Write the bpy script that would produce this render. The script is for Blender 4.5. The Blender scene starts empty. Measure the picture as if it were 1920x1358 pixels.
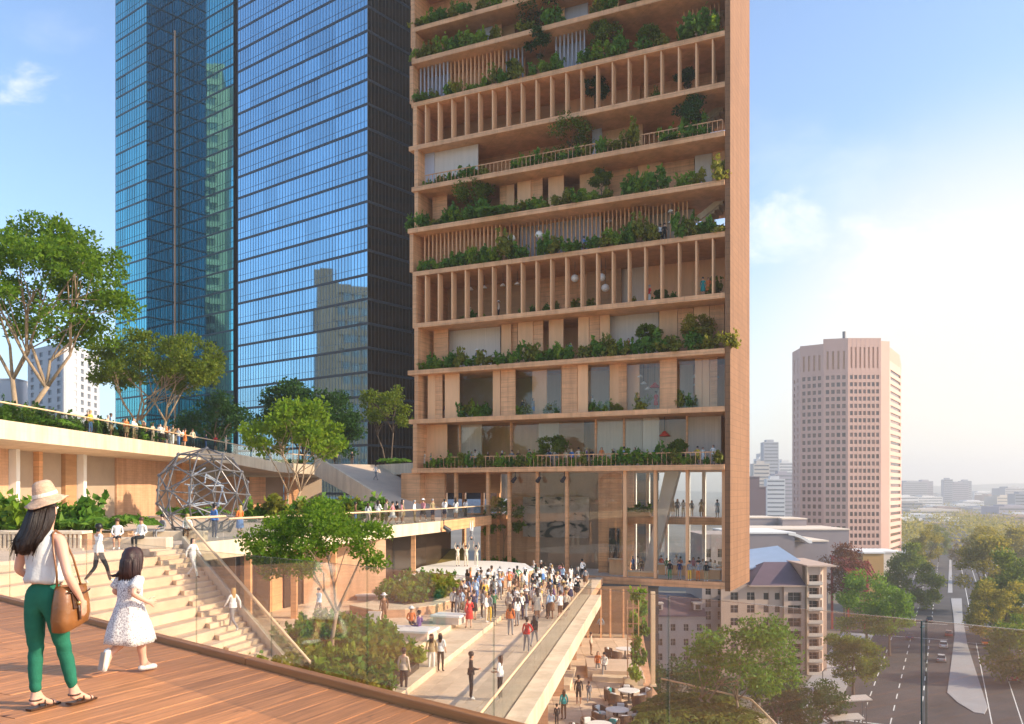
import bpy, bmesh, math, random
import numpy as np
from mathutils import Vector, Matrix, Euler

# ------------------------------------------------------------------ camera, sky, sun, exposure
S = bpy.context.scene
F, CX, HZ, CZ = 1600.0, 960.0, 920.0, 1.62          # focal length and principal point in photo pixels, eye height
cam_d = bpy.data.cameras.new('camera')
cam_d.sensor_width = 36.0
cam_d.lens = F / 1920 * 36.0
cam_d.shift_y = (HZ - 679) / 1920
cam_d.clip_start = 0.1
cam_d.clip_end = 20000
cam = bpy.data.objects.new('camera', cam_d)
S.collection.objects.link(cam)
cam.location = (0, 0, CZ)
cam.rotation_euler = (math.radians(90), 0, 0)
S.camera = cam

SUN_EL = math.radians(28.0)
SUN_AZ = math.radians(-12.0)            # measured from +X towards +Y
sun_dir = Vector((math.cos(SUN_AZ) * math.cos(SUN_EL), math.sin(SUN_AZ) * math.cos(SUN_EL), math.sin(SUN_EL)))
sun_d = bpy.data.lights.new('sun', 'SUN')
sun_d.energy = 3.4
sun_d.angle = math.radians(0.5)
sun_d.color = (1.0, 0.82, 0.58)
sun = bpy.data.objects.new('sun', sun_d)
S.collection.objects.link(sun)
sun.rotation_euler = sun_dir.to_track_quat('Z', 'Y').to_euler()

W = bpy.data.worlds.new('World')
S.world = W
W.use_nodes = True
wn, wl = W.node_tree.nodes, W.node_tree.links
wn.clear()
wo = wn.new('ShaderNodeOutputWorld')
bg = wn.new('ShaderNodeBackground')
sky = wn.new('ShaderNodeTexSky')
sky.sky_type = 'NISHITA'
sky.sun_disc = False
sky.sun_elevation = SUN_EL
sky.sun_rotation = math.pi / 2 - SUN_AZ
sky.altitude = 0
sky.air_density = 1.0
sky.dust_density = 1.1
sky.ozone_density = 3.0
bg.inputs['Strength'].default_value = 0.15
# soft cumulus: noise on the sky direction, thinning with height, mixed over the sky colour
tc = wn.new('ShaderNodeTexCoord')
def wmath(op, a, b=None, c=None):
    n = wn.new('ShaderNodeMath'); n.operation = op
    for i, v in enumerate((a, b, c)):
        if v is None: continue
        if isinstance(v, (int, float)): n.inputs[i].default_value = v
        else: wl.new(v, n.inputs[i])
    return n.outputs[0]
sep = wn.new('ShaderNodeSeparateXYZ'); wl.new(tc.outputs['Generated'], sep.inputs[0])
def cloud(px, py, rx, ry, scale, thr):
    """a soft cloud centred on one direction of the sky, its edge broken by noise"""
    v = Vector(((px - CX) / F, 1.0, (HZ - py) / F))
    az, el = v.x / v.y, v.z / v.y
    ysafe = wmath('MAXIMUM', sep.outputs['Y'], 0.02)
    u = wmath('DIVIDE', sep.outputs['X'], ysafe)
    w = wmath('DIVIDE', sep.outputs['Z'], ysafe)
    dx = wmath('DIVIDE', wmath('SUBTRACT', u, az), rx / F)
    dy = wmath('DIVIDE', wmath('SUBTRACT', w, el), ry / F)
    r2 = wmath('ADD', wmath('MULTIPLY', dx, dx), wmath('MULTIPLY', dy, dy))
    mpc = wn.new('ShaderNodeMapping'); mpc.inputs['Scale'].default_value = (1, 1, 1.9)
    wl.new(tc.outputs['Generated'], mpc.inputs[0])
    nz = wn.new('ShaderNodeTexNoise'); nz.inputs['Scale'].default_value = scale
    nz.inputs['Detail'].default_value = 11; nz.inputs['Roughness'].default_value = 0.62; nz.inputs['Distortion'].default_value = 0.35
    wl.new(mpc.outputs[0], nz.inputs['Vector'])
    m = wmath('SUBTRACT', wmath('MULTIPLY', wmath('SUBTRACT', nz.outputs['Fac'], 0.5), 5.0), wmath('MULTIPLY', r2, thr))
    mr = wn.new('ShaderNodeMapRange'); mr.interpolation_type = 'SMOOTHSTEP'
    wl.new(m, mr.inputs['Value'])
    mr.inputs['From Min'].default_value = -0.75; mr.inputs['From Max'].default_value = 1.5
    return mr.outputs['Result']
c1 = cloud(50, 168, 95, 48, 22, 0.7)
c2 = cloud(1610, 450, 250, 110, 9, 0.6)
c3 = cloud(1500, 300, 330, 160, 5, 1.1)
c4 = cloud(120, 60, 150, 60, 10, 1.3)
cmax = wmath('MAXIMUM', wmath('MAXIMUM', wmath('MULTIPLY', c1, 0.85), wmath('MULTIPLY', c2, 0.85)), wmath('MAXIMUM', wmath('MULTIPLY', c3, 0.20), wmath('MULTIPLY', c4, 0.16)))
mixc = wn.new('ShaderNodeMix'); mixc.data_type = 'RGBA'
wl.new(cmax, mixc.inputs[0])
mixc.inputs[7].default_value = (4.6, 4.45, 4.2, 1)
# pale sun glow mixed into the sky colour low on the right
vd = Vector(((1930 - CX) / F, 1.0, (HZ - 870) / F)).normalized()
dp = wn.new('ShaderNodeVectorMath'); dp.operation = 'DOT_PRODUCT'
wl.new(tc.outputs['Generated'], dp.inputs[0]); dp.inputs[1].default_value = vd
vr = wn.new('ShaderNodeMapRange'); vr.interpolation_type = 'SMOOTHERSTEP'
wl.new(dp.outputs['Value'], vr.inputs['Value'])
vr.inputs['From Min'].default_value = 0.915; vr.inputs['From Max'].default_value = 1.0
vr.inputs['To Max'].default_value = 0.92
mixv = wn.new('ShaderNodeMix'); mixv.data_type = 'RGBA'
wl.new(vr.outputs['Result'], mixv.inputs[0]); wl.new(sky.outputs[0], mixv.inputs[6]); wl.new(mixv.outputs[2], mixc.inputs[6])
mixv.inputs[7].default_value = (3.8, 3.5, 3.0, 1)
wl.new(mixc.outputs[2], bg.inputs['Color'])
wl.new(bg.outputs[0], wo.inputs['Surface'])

S.view_settings.view_transform = 'Standard'
S.view_settings.look = 'None'
S.view_settings.exposure = 1.08
S.view_settings.gamma = 1.0
S.view_settings.use_curve_mapping = False
S.render.engine = 'CYCLES'
S.cycles.use_denoising = True
S.cycles.max_bounces = 8
S.cycles.diffuse_bounces = 4
S.cycles.glossy_bounces = 3
S.cycles.transmission_bounces = 4
S.cycles.transparent_max_bounces = 24
S.cycles.volume_bounces = 0
S.cycles.sample_clamp_indirect = 6.0

# ------------------------------------------------------------------ helpers: geometry of the view
def at(px, py, d):
    """world point at depth d seen at photo pixel (px, py)"""
    return Vector(((px - CX) / F * d, d, CZ - (py - HZ) / F * d))
def gnd(px, py, z):
    """where the ray of a photo pixel meets the level z"""
    d = F * (CZ - z) / (py - HZ)
    return Vector(((px - CX) / F * d, d, z))
def zpx(py, d):
    return CZ - (py - HZ) / F * d
R = random.Random(7)
NR = np.random.default_rng(7)

# ------------------------------------------------------------------ helpers: meshes and objects
COL = S.collection
class MB:
    """collects boxes, tubes and prisms into one mesh"""
    def __init__(s): s.v, s.f, s.m = [], [], []
    def add(s, vs, fs, mi=0):
        o = len(s.v)
        s.v += [tuple(v) for v in vs]
        s.f += [tuple(i + o for i in f) for f in fs]
        s.m += [mi] * len(fs)
        return s
    def box(s, x0, x1, y0, y1, z0, z1, mi=0):
        vs = [(x0,y0,z0),(x1,y0,z0),(x1,y1,z0),(x0,y1,z0),(x0,y0,z1),(x1,y0,z1),(x1,y1,z1),(x0,y1,z1)]
        return s.add(vs, [(3,2,1,0),(4,5,6,7),(0,1,5,4),(1,2,6,5),(2,3,7,6),(3,0,4,7)], mi)
    def hexa(s, vs, mi=0):
        """box from 8 free corners: four below (anticlockwise), four above"""
        return s.add(vs, [(3,2,1,0),(4,5,6,7),(0,1,5,4),(1,2,6,5),(2,3,7,6),(3,0,4,7)], mi)
    def bar(s, a, b, w, h, mi=0, up=(0,0,1)):
        a, b = Vector(a), Vector(b)
        t = (b - a).normalized(); u = Vector(up)
        if abs(t.dot(u)) > 0.98: u = Vector((0,1,0))
        sd = t.cross(u).normalized() * (w/2); u = sd.cross(t).normalized() * (h/2)
        return s.hexa([a-sd-u, a+sd-u, b+sd-u, b-sd-u, a-sd+u, a+sd+u, b+sd+u, b-sd+u], mi)
    def prism(s, poly, z0, z1, mi=0):
        n = len(poly)
        ar = sum(poly[i][0]*poly[(i+1)%n][1]-poly[(i+1)%n][0]*poly[i][1] for i in range(n))
        if ar < 0: poly = poly[::-1]
        z0f = z0 if callable(z0) else (lambda x, y: z0)
        z1f = z1 if callable(z1) else (lambda x, y: z1)
        vs = [(p[0],p[1],z0f(*p[:2])) for p in poly] + [(p[0],p[1],z1f(*p[:2])) for p in poly]
        fs = [tuple(range(n-1,-1,-1)), tuple(range(n,2*n))] + [(i,(i+1)%n,(i+1)%n+n,i+n) for i in range(n)]
        return s.add(vs, fs, mi)
    def tube(s, pts, rad, n=7, mi=0, cap=True, flat=1.0):
        pts = [Vector(p) for p in pts]
        if not hasattr(rad, '__len__'): rad = [rad]*len(pts)
        vs, fs = [], []
        ref = None
        for i, p in enumerate(pts):
            t = (pts[min(i+1,len(pts)-1)] - pts[max(i-1,0)]).normalized()
            if ref is None: ref = Vector((1,0,0)) if abs(t.x) < 0.8 else Vector((0,1,0))
            a = (ref - t*ref.dot(t)).normalized(); b = t.cross(a); ref = a
            for k in range(n):
                an = 2*math.pi*k/n
                vs.append(p + a*math.cos(an)*rad[i] + b*math.sin(an)*rad[i]*flat)
        for i in range(len(pts)-1):
            for k in range(n):
                k2 = (k+1) % n
                fs.append((i*n+k, i*n+k2, (i+1)*n+k2, (i+1)*n+k))
        if cap:
            fs.append(tuple(range(n-1,-1,-1))); fs.append(tuple(range((len(pts)-1)*n, len(pts)*n)))
        return s.add(vs, fs, mi)
    def loft(s, rings, mi=0, cap=True):
        n = len(rings[0]); vs = [v for r in rings for v in r]; fs = []
        for i in range(len(rings)-1):
            for k in range(n):
                k2 = (k+1) % n
                fs.append((i*n+k, i*n+k2, (i+1)*n+k2, (i+1)*n+k))
        if cap:
            fs.append(tuple(range(n-1,-1,-1))); fs.append(tuple(range((len(rings)-1)*n, len(rings)*n)))
        return s.add(vs, fs, mi)
    def lathe(s, prof, n=16, c=(0,0,0), mi=0):
        vs, fs = [], []
        for r, z in prof:
            for k in range(n):
                an = 2*math.pi*k/n
                vs.append((c[0]+r*math.cos(an), c[1]+r*math.sin(an), c[2]+z))
        for i in range(len(prof)-1):
            for k in range(n):
                k2 = (k+1) % n
                fs.append((i*n+k, i*n+k2, (i+1)*n+k2, (i+1)*n+k))
        fs.append(tuple(range(n-1,-1,-1))); fs.append(tuple(range((len(prof)-1)*n, len(prof)*n)))
        return s.add(vs, fs, mi)
    def mesh(s, name, mats, smooth=False):
        me = bpy.data.meshes.new(name)
        me.from_pydata(s.v, [], s.f)
        if not isinstance(mats, (list, tuple)): mats = [mats]
        for m in mats: me.materials.append(m)
        if any(s.m): me.polygons.foreach_set('material_index', s.m)
        if smooth: me.polygons.foreach_set('use_smooth', [True]*len(me.polygons))
        me.update()
        return me
    def build(s, name, mats, parent=None, smooth=False, loc=None, bevel=0.0):
        o = link(name, s.mesh(name, mats, smooth), parent)
        if loc is not None: o.location = loc
        if bevel:
            b = o.modifiers.new('bevel', 'BEVEL'); b.width = bevel; b.segments = 2; b.limit_method = 'ANGLE'
        return o
def link(name, data, parent=None, loc=None, rz=None):
    o = bpy.data.objects.new(name, data)
    COL.objects.link(o)
    if parent is not None: o.parent = parent
    if loc is not None: o.location = loc
    if rz is not None: o.rotation_euler = (0, 0, rz)
    return o
LABELS = set()
def tag(o, label, cat, group=None, kind=None):
    o['label'] = label
    o['category'] = cat
    if group: o['group'] = group
    if kind: o['kind'] = kind
    LABELS.add(label)
    return o
def thing(name, label, cat, loc=(0,0,0), rz=0, group=None):
    return tag(link(name, None, None, loc, rz), label, cat, group)
def setting(o):
    o['kind'] = 'structure'; return o
def stuff(o):
    o['kind'] = 'stuff'; return o
_t = ['first','second','third','fourth','fifth','sixth','seventh','eighth','ninth']
ORD = _t + ['tenth','eleventh','twelfth','thirteenth','fourteenth','fifteenth','sixteenth','seventeenth','eighteenth','nineteenth']
for _d, _w in (('twentieth','twenty'),('thirtieth','thirty'),('fortieth','forty'),('fiftieth','fifty'),('sixtieth','sixty'),('seventieth','seventy')):
    ORD += [_d] + [_w+'-'+x for x in _t]


# ------------------------------------------------------------------ materials
def new_mat(name):
    m = bpy.data.materials.new(name); m.use_nodes = True
    nt = m.node_tree
    return m, nt.nodes, nt.links, nt.nodes['Principled BSDF']
def setc(sock, c): sock.default_value = (c[0], c[1], c[2], 1)
def mat(name, col, rough=0.6, var=0.12, scale=1.5, bump=0.0, bscale=30, metal=0.0, stretch=(1,1,1), spec=0.4, rnd=0.0, obj=False, course=None):
    """plain surface whose colour wanders a little with noise; stretch draws the noise out into grain"""
    m, n, l, p = new_mat(name)
    p.inputs['Roughness'].default_value = rough
    p.inputs['Metallic'].default_value = metal
    p.inputs['Specular IOR Level'].default_value = spec
    g = n.new('ShaderNodeTexCoord') if obj else n.new('ShaderNodeNewGeometry')
    src = g.outputs['Object'] if obj else g.outputs['Position']
    mp = n.new('ShaderNodeMapping'); mp.inputs['Scale'].default_value = stretch
    l.new(src, mp.inputs[0])
    if rnd:
        oi = n.new('ShaderNodeObjectInfo')
        ad = n.new('ShaderNodeVectorMath'); ad.operation = 'ADD'
        ml = n.new('ShaderNodeMath'); ml.operation = 'MULTIPLY'; ml.inputs[1].default_value = 57.0
        l.new(oi.outputs['Random'], ml.inputs[0]); l.new(mp.outputs[0], ad.inputs[0]); l.new(ml.outputs[0], ad.inputs[1])
        vec = ad.outputs[0]
    else: vec = mp.outputs[0]
    nz = n.new('ShaderNodeTexNoise'); nz.inputs['Scale'].default_value = scale; nz.inputs['Detail'].default_value = 6
    nz.inputs['Roughness'].default_value = 0.62
    l.new(vec, nz.inputs['Vector'])
    cr = n.new('ShaderNodeValToRGB')
    e = cr.color_ramp.elements
    e[0].position, e[1].position = 0.28, 0.72
    e[0].color = (*[max(0, c*(1-var)) for c in col], 1)
    e[1].color = (*[min(1, c*(1+var)) for c in col], 1)
    l.new(nz.outputs['Fac'], cr.inputs[0])
    out = cr.outputs[0]
    if rnd:
        hs = n.new('ShaderNodeHueSaturation')
        mr = n.new('ShaderNodeMapRange'); mr.inputs['To Min'].default_value = 1-rnd; mr.inputs['To Max'].default_value = 1+rnd
        l.new(oi.outputs['Random'], mr.inputs[0]); l.new(mr.outputs[0], hs.inputs['Value']); l.new(out, hs.inputs['Color'])
        out = hs.outputs[0]
    if course:                                              # thin recessed joints: course = (length, height, joint, darkening)
        to = n.new('ShaderNodeTexCoord'); sx = n.new('ShaderNodeSeparateXYZ'); l.new(to.outputs['Object'], sx.inputs[0])
        ax_ = n.new('ShaderNodeMath'); l.new(sx.outputs['X'], ax_.inputs[0]); l.new(sx.outputs['Y'], ax_.inputs[1])
        cx_ = n.new('ShaderNodeCombineXYZ'); l.new(ax_.outputs[0], cx_.inputs['X']); l.new(sx.outputs['Z'], cx_.inputs['Y'])
        bt = n.new('ShaderNodeTexBrick'); l.new(cx_.outputs[0], bt.inputs['Vector'])
        bt.inputs['Scale'].default_value = 1.0; bt.inputs['Brick Width'].default_value = course[0]; bt.inputs['Row Height'].default_value = course[1]
        bt.inputs['Mortar Size'].default_value = course[2]; bt.inputs['Mortar Smooth'].default_value = 0.3
        k = course[3]
        setc(bt.inputs['Color1'], (1,1,1)); setc(bt.inputs['Color2'], (1-k*0.55,)*3); setc(bt.inputs['Mortar'], (1-k*1.6,)*3)
        mu = n.new('ShaderNodeMix'); mu.data_type = 'RGBA'; mu.blend_type = 'MULTIPLY'; mu.inputs[0].default_value = 1
        l.new(out, mu.inputs[6]); l.new(bt.outputs['Color'], mu.inputs[7]); out = mu.outputs[2]
        # rain streaks and weathering running down the wall
        m2 = n.new('ShaderNodeMapping'); m2.inputs['Scale'].default_value = (1.1,1.1,0.10); l.new(g.outputs['Position'] if not obj else g.outputs['Object'], m2.inputs[0])
        n2 = n.new('ShaderNodeTexNoise'); n2.inputs['Scale'].default_value = 1.0; n2.inputs['Detail'].default_value = 5; n2.inputs['Roughness'].default_value = 0.7; l.new(m2.outputs[0], n2.inputs['Vector'])
        c2_ = n.new('ShaderNodeValToRGB'); c2_.color_ramp.elements[0].position = 0.36; c2_.color_ramp.elements[0].color = (0.80,0.77,0.74,1); c2_.color_ramp.elements[1].position = 0.58; c2_.color_ramp.elements[1].color = (1,1,1,1)
        l.new(n2.outputs['Fac'], c2_.inputs[0])
        mv = n.new('ShaderNodeMix'); mv.data_type = 'RGBA'; mv.blend_type = 'MULTIPLY'; mv.inputs[0].default_value = 1
        l.new(out, mv.inputs[6]); l.new(c2_.outputs[0], mv.inputs[7]); out = mv.outputs[2]
    l.new(out, p.inputs['Base Color'])
    if bump:
        nb = n.new('ShaderNodeTexNoise'); nb.inputs['Scale'].default_value = bscale; nb.inputs['Detail'].default_value = 4
        l.new(vec, nb.inputs['Vector'])
        b = n.new('ShaderNodeBump'); b.inputs['Strength'].default_value = bump; b.inputs['Distance'].default_value = 0.02
        l.new(nb.outputs['Fac'], b.inputs['Height']); l.new(b.outputs[0], p.inputs['Normal'])
    return m
def leafmat(name, col, col2, trans=0.35, rough=0.5):
    """leaf: tint picked per leaf, light passing through"""
    m, n, l, p = new_mat(name)
    g = n.new('ShaderNodeNewGeometry')
    cr = n.new('ShaderNodeValToRGB')
    cr.color_ramp.elements[0].color = (*col, 1); cr.color_ramp.elements[1].color = (*col2, 1)
    l.new(g.outputs['Random Per Island'], cr.inputs[0])
    l.new(cr.outputs[0], p.inputs['Base Color'])
    p.inputs['Roughness'].default_value = rough
    p.inputs['Specular IOR Level'].default_value = 0.18
    tr = n.new('ShaderNodeBsdfTranslucent')
    hs = n.new('ShaderNodeHueSaturation'); hs.inputs['Value'].default_value = 1.6; hs.inputs['Hue'].default_value = 0.485
    l.new(cr.outputs[0], hs.inputs['Color']); l.new(hs.outputs[0], tr.inputs['Color'])
    mx = n.new('ShaderNodeMixShader'); mx.inputs[0].default_value = trans
    l.new(p.outputs[0], mx.inputs[1]); l.new(tr.outputs[0], mx.inputs[2])
    l.new(mx.outputs[0], n['Material Output'].inputs['Surface'])
    return m
def glassmat(name, tint=(0.95,0.97,0.97), refl=0.08, rough=0.02, grazing=0.5):
    """clear pane: lets light straight through with a tint, mirrors more at a slant"""
    m, n, l, p = new_mat(name)
    n.remove(p)
    t = n.new('ShaderNodeBsdfTransparent'); setc(t.inputs[0], tint)
    g = n.new('ShaderNodeBsdfGlossy'); g.inputs['Roughness'].default_value = rough
    lw = n.new('ShaderNodeLayerWeight'); lw.inputs['Blend'].default_value = 0.25
    mr = n.new('ShaderNodeMapRange'); mr.inputs['To Min'].default_value = refl; mr.inputs['To Max'].default_value = grazing
    l.new(lw.outputs['Fresnel'], mr.inputs[0])
    mx = n.new('ShaderNodeMixShader')
    l.new(mr.outputs[0], mx.inputs[0]); l.new(t.outputs[0], mx.inputs[1]); l.new(g.outputs[0], mx.inputs[2])
    l.new(mx.outputs[0], n['Material Output'].inputs['Surface'])
    return m
def mirrormat(name, col, rough=0.03, rnd=0.12):
    """coated curtain-wall glass: a tinted mirror over a dark ground"""
    m, n, l, p = new_mat(name)
    p.inputs['Metallic'].default_value = 1.0; p.inputs['Roughness'].default_value = rough
    oi = n.new('ShaderNodeObjectInfo')
    hs = n.new('ShaderNodeHueSaturation'); setc(hs.inputs['Color'], col)
    mr = n.new('ShaderNodeMapRange'); mr.inputs['To Min'].default_value = 1-rnd; mr.inputs['To Max'].default_value = 1+rnd
    l.new(oi.outputs['Random'], mr.inputs[0]); l.new(mr.outputs[0], hs.inputs['Value'])
    l.new(hs.outputs[0], p.inputs['Base Color'])
    return m
M = dict(
    timber = mat('timber', (0.77,0.408,0.202), 0.55, 0.18, 0.5, 0.12, 8, stretch=(1,1,9), rnd=0.05, course=(3.0,0.46,0.028,0.15)),
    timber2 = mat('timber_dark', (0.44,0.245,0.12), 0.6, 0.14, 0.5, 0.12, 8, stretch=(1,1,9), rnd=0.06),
    brick = mat('terracotta', (0.60,0.34,0.20), 0.75, 0.10, 1.2, 0.2, 14, stretch=(1,1,6), course=(0.9,0.22,0.012,0.12)),
    brick2 = mat('terracotta_light', (0.64,0.38,0.23), 0.75, 0.08, 1.2, 0.2, 14, stretch=(1,1,6), course=(0.9,0.22,0.012,0.12)),
    cream = mat('cream_stone', (0.74,0.60,0.43), 0.7, 0.08, 0.8, 0.08, 20, course=(2.4,1.3,0.02,0.05)),
    paving = mat('paving', (0.62,0.48,0.36), 0.72, 0.10, 0.7, 0.1, 12),
    paving2 = mat('paving_light', (0.66,0.50,0.35), 0.72, 0.18, 0.9, 0.15, 12, rnd=0.12),
    white = mat('white_paint', (0.80,0.78,0.74), 0.5, 0.04, 2),
    pale = mat('pale_panel', (0.62,0.53,0.45), 0.5, 0.08, 0.8, stretch=(6,6,0.4)),
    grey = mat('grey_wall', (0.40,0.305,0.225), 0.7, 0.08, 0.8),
    dgrey = mat('dark_metal', (0.05,0.05,0.055), 0.45, 0.1, 3, metal=0.3),
    steel = mat('grey_steel', (0.17,0.165,0.17), 0.45, 0.1, 4, metal=0.5),
    shade_brown = mat('shade_brown_wall', (0.055,0.038,0.028), 0.25, 0.25, 0.4, spec=0.5),  # near-black colour painting the shade under the bridge
    soil = mat('soil', (0.06,0.045,0.03), 0.9, 0.3, 3, 0.4, 10),
    bark = mat('bark', (0.33,0.24,0.16), 0.85, 0.3, 3, 0.5, 18, stretch=(3,3,0.7)),
    barkd = mat('bark_dark', (0.12,0.085,0.06), 0.85, 0.3, 3, 0.5, 18, stretch=(3,3,0.7)),
    deck = mat('deck_wood', (0.49,0.205,0.080), 0.5, 0.38, 2.2, 0.25, 30, stretch=(14,0.8,1), rnd=0.13, obj=True),
    kerb = mat('kerb_wood', (0.40,0.165,0.055), 0.45, 0.22, 2.0, 0.15, 25, stretch=(0.8,14,14), obj=True),
    gap = mat('dark_gap', (0.02,0.014,0.01), 0.9),
    rail = mat('handrail_wood', (0.74,0.52,0.32), 0.4, 0.08, 3),
    asphalt = mat('asphalt', (0.055,0.050,0.052), 0.85, 0.34, 0.12, 0.1, 3),
    island = mat('concrete_island', (0.33,0.33,0.34), 0.8, 0.08, 0.3),
    line = mat('road_paint', (0.72,0.72,0.70), 0.7, 0.12, 2),
    ground = mat('ground_earth', (0.16,0.14,0.11), 0.9, 0.3, 0.02),
    glass = glassmat('clear_glass', (0.93,0.95,0.94), 0.05, 0.02, 0.45),
    deckglass = glassmat('deck_glass', (0.975,0.965,0.95), 0.065, 0.02, 0.25),
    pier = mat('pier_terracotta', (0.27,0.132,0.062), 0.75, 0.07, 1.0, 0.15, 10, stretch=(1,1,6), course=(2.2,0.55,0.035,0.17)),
    glassedge = glassmat('glass_edge', (0.80,0.81,0.78), 0.04, 0.1, 0.15),
    glasstop = glassmat('glass_top', (0.75,0.78,0.76), 0.30, 0.15, 0.5),
    hallglass = glassmat('hall_glass', (0.95,0.95,0.93), 0.03, 0.02, 0.35),
)
# ------------------------------------------------------------------ ground, road and terrain
GZ = -34.4
setting(MB().prism([(-5400,-150),(5400,-150),(5400,5300),(-5400,5300)], GZ-0.6, GZ-0.02).build('ground', M['ground']))
RV = Vector((0.4535, 0.8912, 0)); RN = Vector((0.8912, -0.4535, 0))     # along the avenue, and to its right
RO = Vector((78.6, 151.6, 0))
def rd(s, t, z=GZ): p = RO + RV*s + RN*t; return Vector((p.x, p.y, z))
setting(MB().prism([rd(-160,-17.5),rd(-160,19),rd(900,19),rd(900,-17.5)], GZ-0.02, GZ+0.004).build('road', M['asphalt']))
setting(MB().prism([rd(62,-160),rd(62,160),rd(82,160),rd(82,-160)], GZ-0.02, GZ+0.008).build('cross_street', M['asphalt']))
for a, b in ((-160, 60), (84, 900)):
    for t0, t1 in ((-24.5, -17.5), (19, 26)):
        setting(MB().prism([rd(a,t0),rd(a,t1),rd(b,t1),rd(b,t0)], GZ-0.02, GZ+0.14).build('pavement', M['island'] ))
isl = [(1783,1123),(1803,1123),(1805,1160),(1814,1210),(1833,1270),(1852,1328),(1846,1340),(1826,1337),(1795,1318),(1776,1300),(1784,1240),(1790,1190),(1788,1160)]
setting(MB().prism([gnd(px,py,GZ)[:2] for px,py in isl], GZ, GZ+0.15).build('traffic_island', M['island'], bevel=0.03))
setting(MB().prism([gnd(px,py,GZ)[:2] for px,py in [(1780,1050),(1784,1050),(1786,1112),(1777,1112)]], GZ, GZ+0.15).build('traffic_island', M['island']))
ln = MB()
for t in (-13.2,-9.0,-4.9):
    for k in range(-14, 70):
        s0 = k*9.0
        if 58 < s0 < 88 or (s0+4 > 58 and s0 < 88): continue
        if s0 > 400 and k % 2: continue
        ln.prism([rd(s0,t-0.09),rd(s0,t+0.09),rd(s0+4,t+0.09),rd(s0+4,t-0.09)], GZ+0.004, GZ+0.012)
for t in (5.0,9.2,13.6):
    for a, b in ((-150,59),(86,420)):
        ln.prism([rd(a,t-0.08),rd(a,t+0.08),rd(b,t+0.08),rd(b,t-0.08)], GZ+0.004, GZ+0.012)
for s0, t0, t1 in ((60,-17,-1),(85,2,18.5),(58,2,18.5),(86.5,-17,-1),(-28,-17,-6),(-26,6,18.5)):
    ln.prism([rd(s0,t0),rd(s0,t1),rd(s0+0.4,t1),rd(s0+0.4,t0)], GZ+0.009, GZ+0.013)
setting(ln.build('road_markings', M['line']))
# far hills, long low ridges
def ridge(name, d, x0, x1, h, col, seed):
    rr = np.random.default_rng(seed); n = 90
    ph = rr.random(6)*6.28
    vs, fs = [], []
    for i in range(n+1):
        x = x0 + (x1-x0)*i/n
        hh = h*(0.55 + 0.22*math.sin(i*0.11+ph[0]) + 0.13*math.sin(i*0.29+ph[1]) + 0.07*math.sin(i*0.7+ph[2]) + 0.03*rr.random())
        for k, (dd, q) in enumerate(((-600,0),(-250,0.6),(0,1.0),(400,0.7),(900,0))):
            vs.append((x, d+dd, GZ-1+hh*q))
    for i in range(n):
        for k in range(4):
            a = i*5+k
            fs.append((a, a+5, a+6, a+1))
    mb = MB().add(vs, fs)
    return setting(mb.build(name, col, smooth=True))
hillm = mat('hill_scrub', (0.09,0.11,0.08), 0.9, 0.3, 0.01)
ridge('hills', 4300, -4800, 5200, 75, hillm, 3)
ridge('hills', 3500, 900, 4200, 40, hillm, 5)

# ------------------------------------------------------------------ the timber deck in front
ED = Vector((0.738, -0.675, 0)).normalized(); EN = Vector((0.675, 0.738, 0)).normalized()     # along the edge; outwards over the edge
EA = Vector((-2.485, 7.95, 0))
PU = Vector((0.449, 0.893, 0)).normalized(); PN = Vector((PU.y, -PU.x, 0))                     # along the planks; across
# knots and weathered streaks of the deck boards
_n, _l = M['deck'].node_tree.nodes, M['deck'].node_tree.links
_p = _n['Principled BSDF']; _src = _p.inputs['Base Color'].links[0].from_socket
_tc = _n.new('ShaderNodeTexCoord'); _oi = _n.new('ShaderNodeObjectInfo')
_mp = _n.new('ShaderNodeMapping'); _mp.inputs['Scale'].default_value = (9, 2.2, 1); _l.new(_tc.outputs['Object'], _mp.inputs[0])
_ad = _n.new('ShaderNodeVectorMath'); _ad.operation = 'MULTIPLY_ADD'; _l.new(_oi.outputs['Random'], _ad.inputs[0]); _ad.inputs[1].default_value = (91, 57, 33); _l.new(_mp.outputs[0], _ad.inputs[2])
_nz = _n.new('ShaderNodeTexNoise'); _nz.inputs['Scale'].default_value = 1.0; _nz.inputs['Detail'].default_value = 2; _l.new(_ad.outputs[0], _nz.inputs['Vector'])
_cr = _n.new('ShaderNodeValToRGB'); _e = _cr.color_ramp.elements
_e[0].position = 0.70; _e[0].color = (1,1,1,1); _e[1].position = 0.78; _e[1].color = (0.16,0.12,0.10,1)
_l.new(_nz.outputs['Fac'], _cr.inputs[0])
_mx = _n.new('ShaderNodeMix'); _mx.data_type = 'RGBA'; _mx.blend_type = 'MULTIPLY'; _mx.inputs[0].default_value = 1
_l.new(_src, _mx.inputs[6]); _l.new(_cr.outputs[0], _mx.inputs[7]); _l.new(_mx.outputs[2], _p.inputs['Base Color'])
deck = setting(link('deck', None, None, (0,0,0)))
slab = MB()
slab.prism([(EA+ED*-14+EN*0.10)[:2], (EA+ED*16+EN*0.10)[:2], (EA+ED*16-EN*14)[:2], (EA+ED*-14-EN*14)[:2]], -0.42, -0.045)
slab.build('deck_frame', M['gap'], deck)
PW = 0.235
rows = {}
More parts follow.
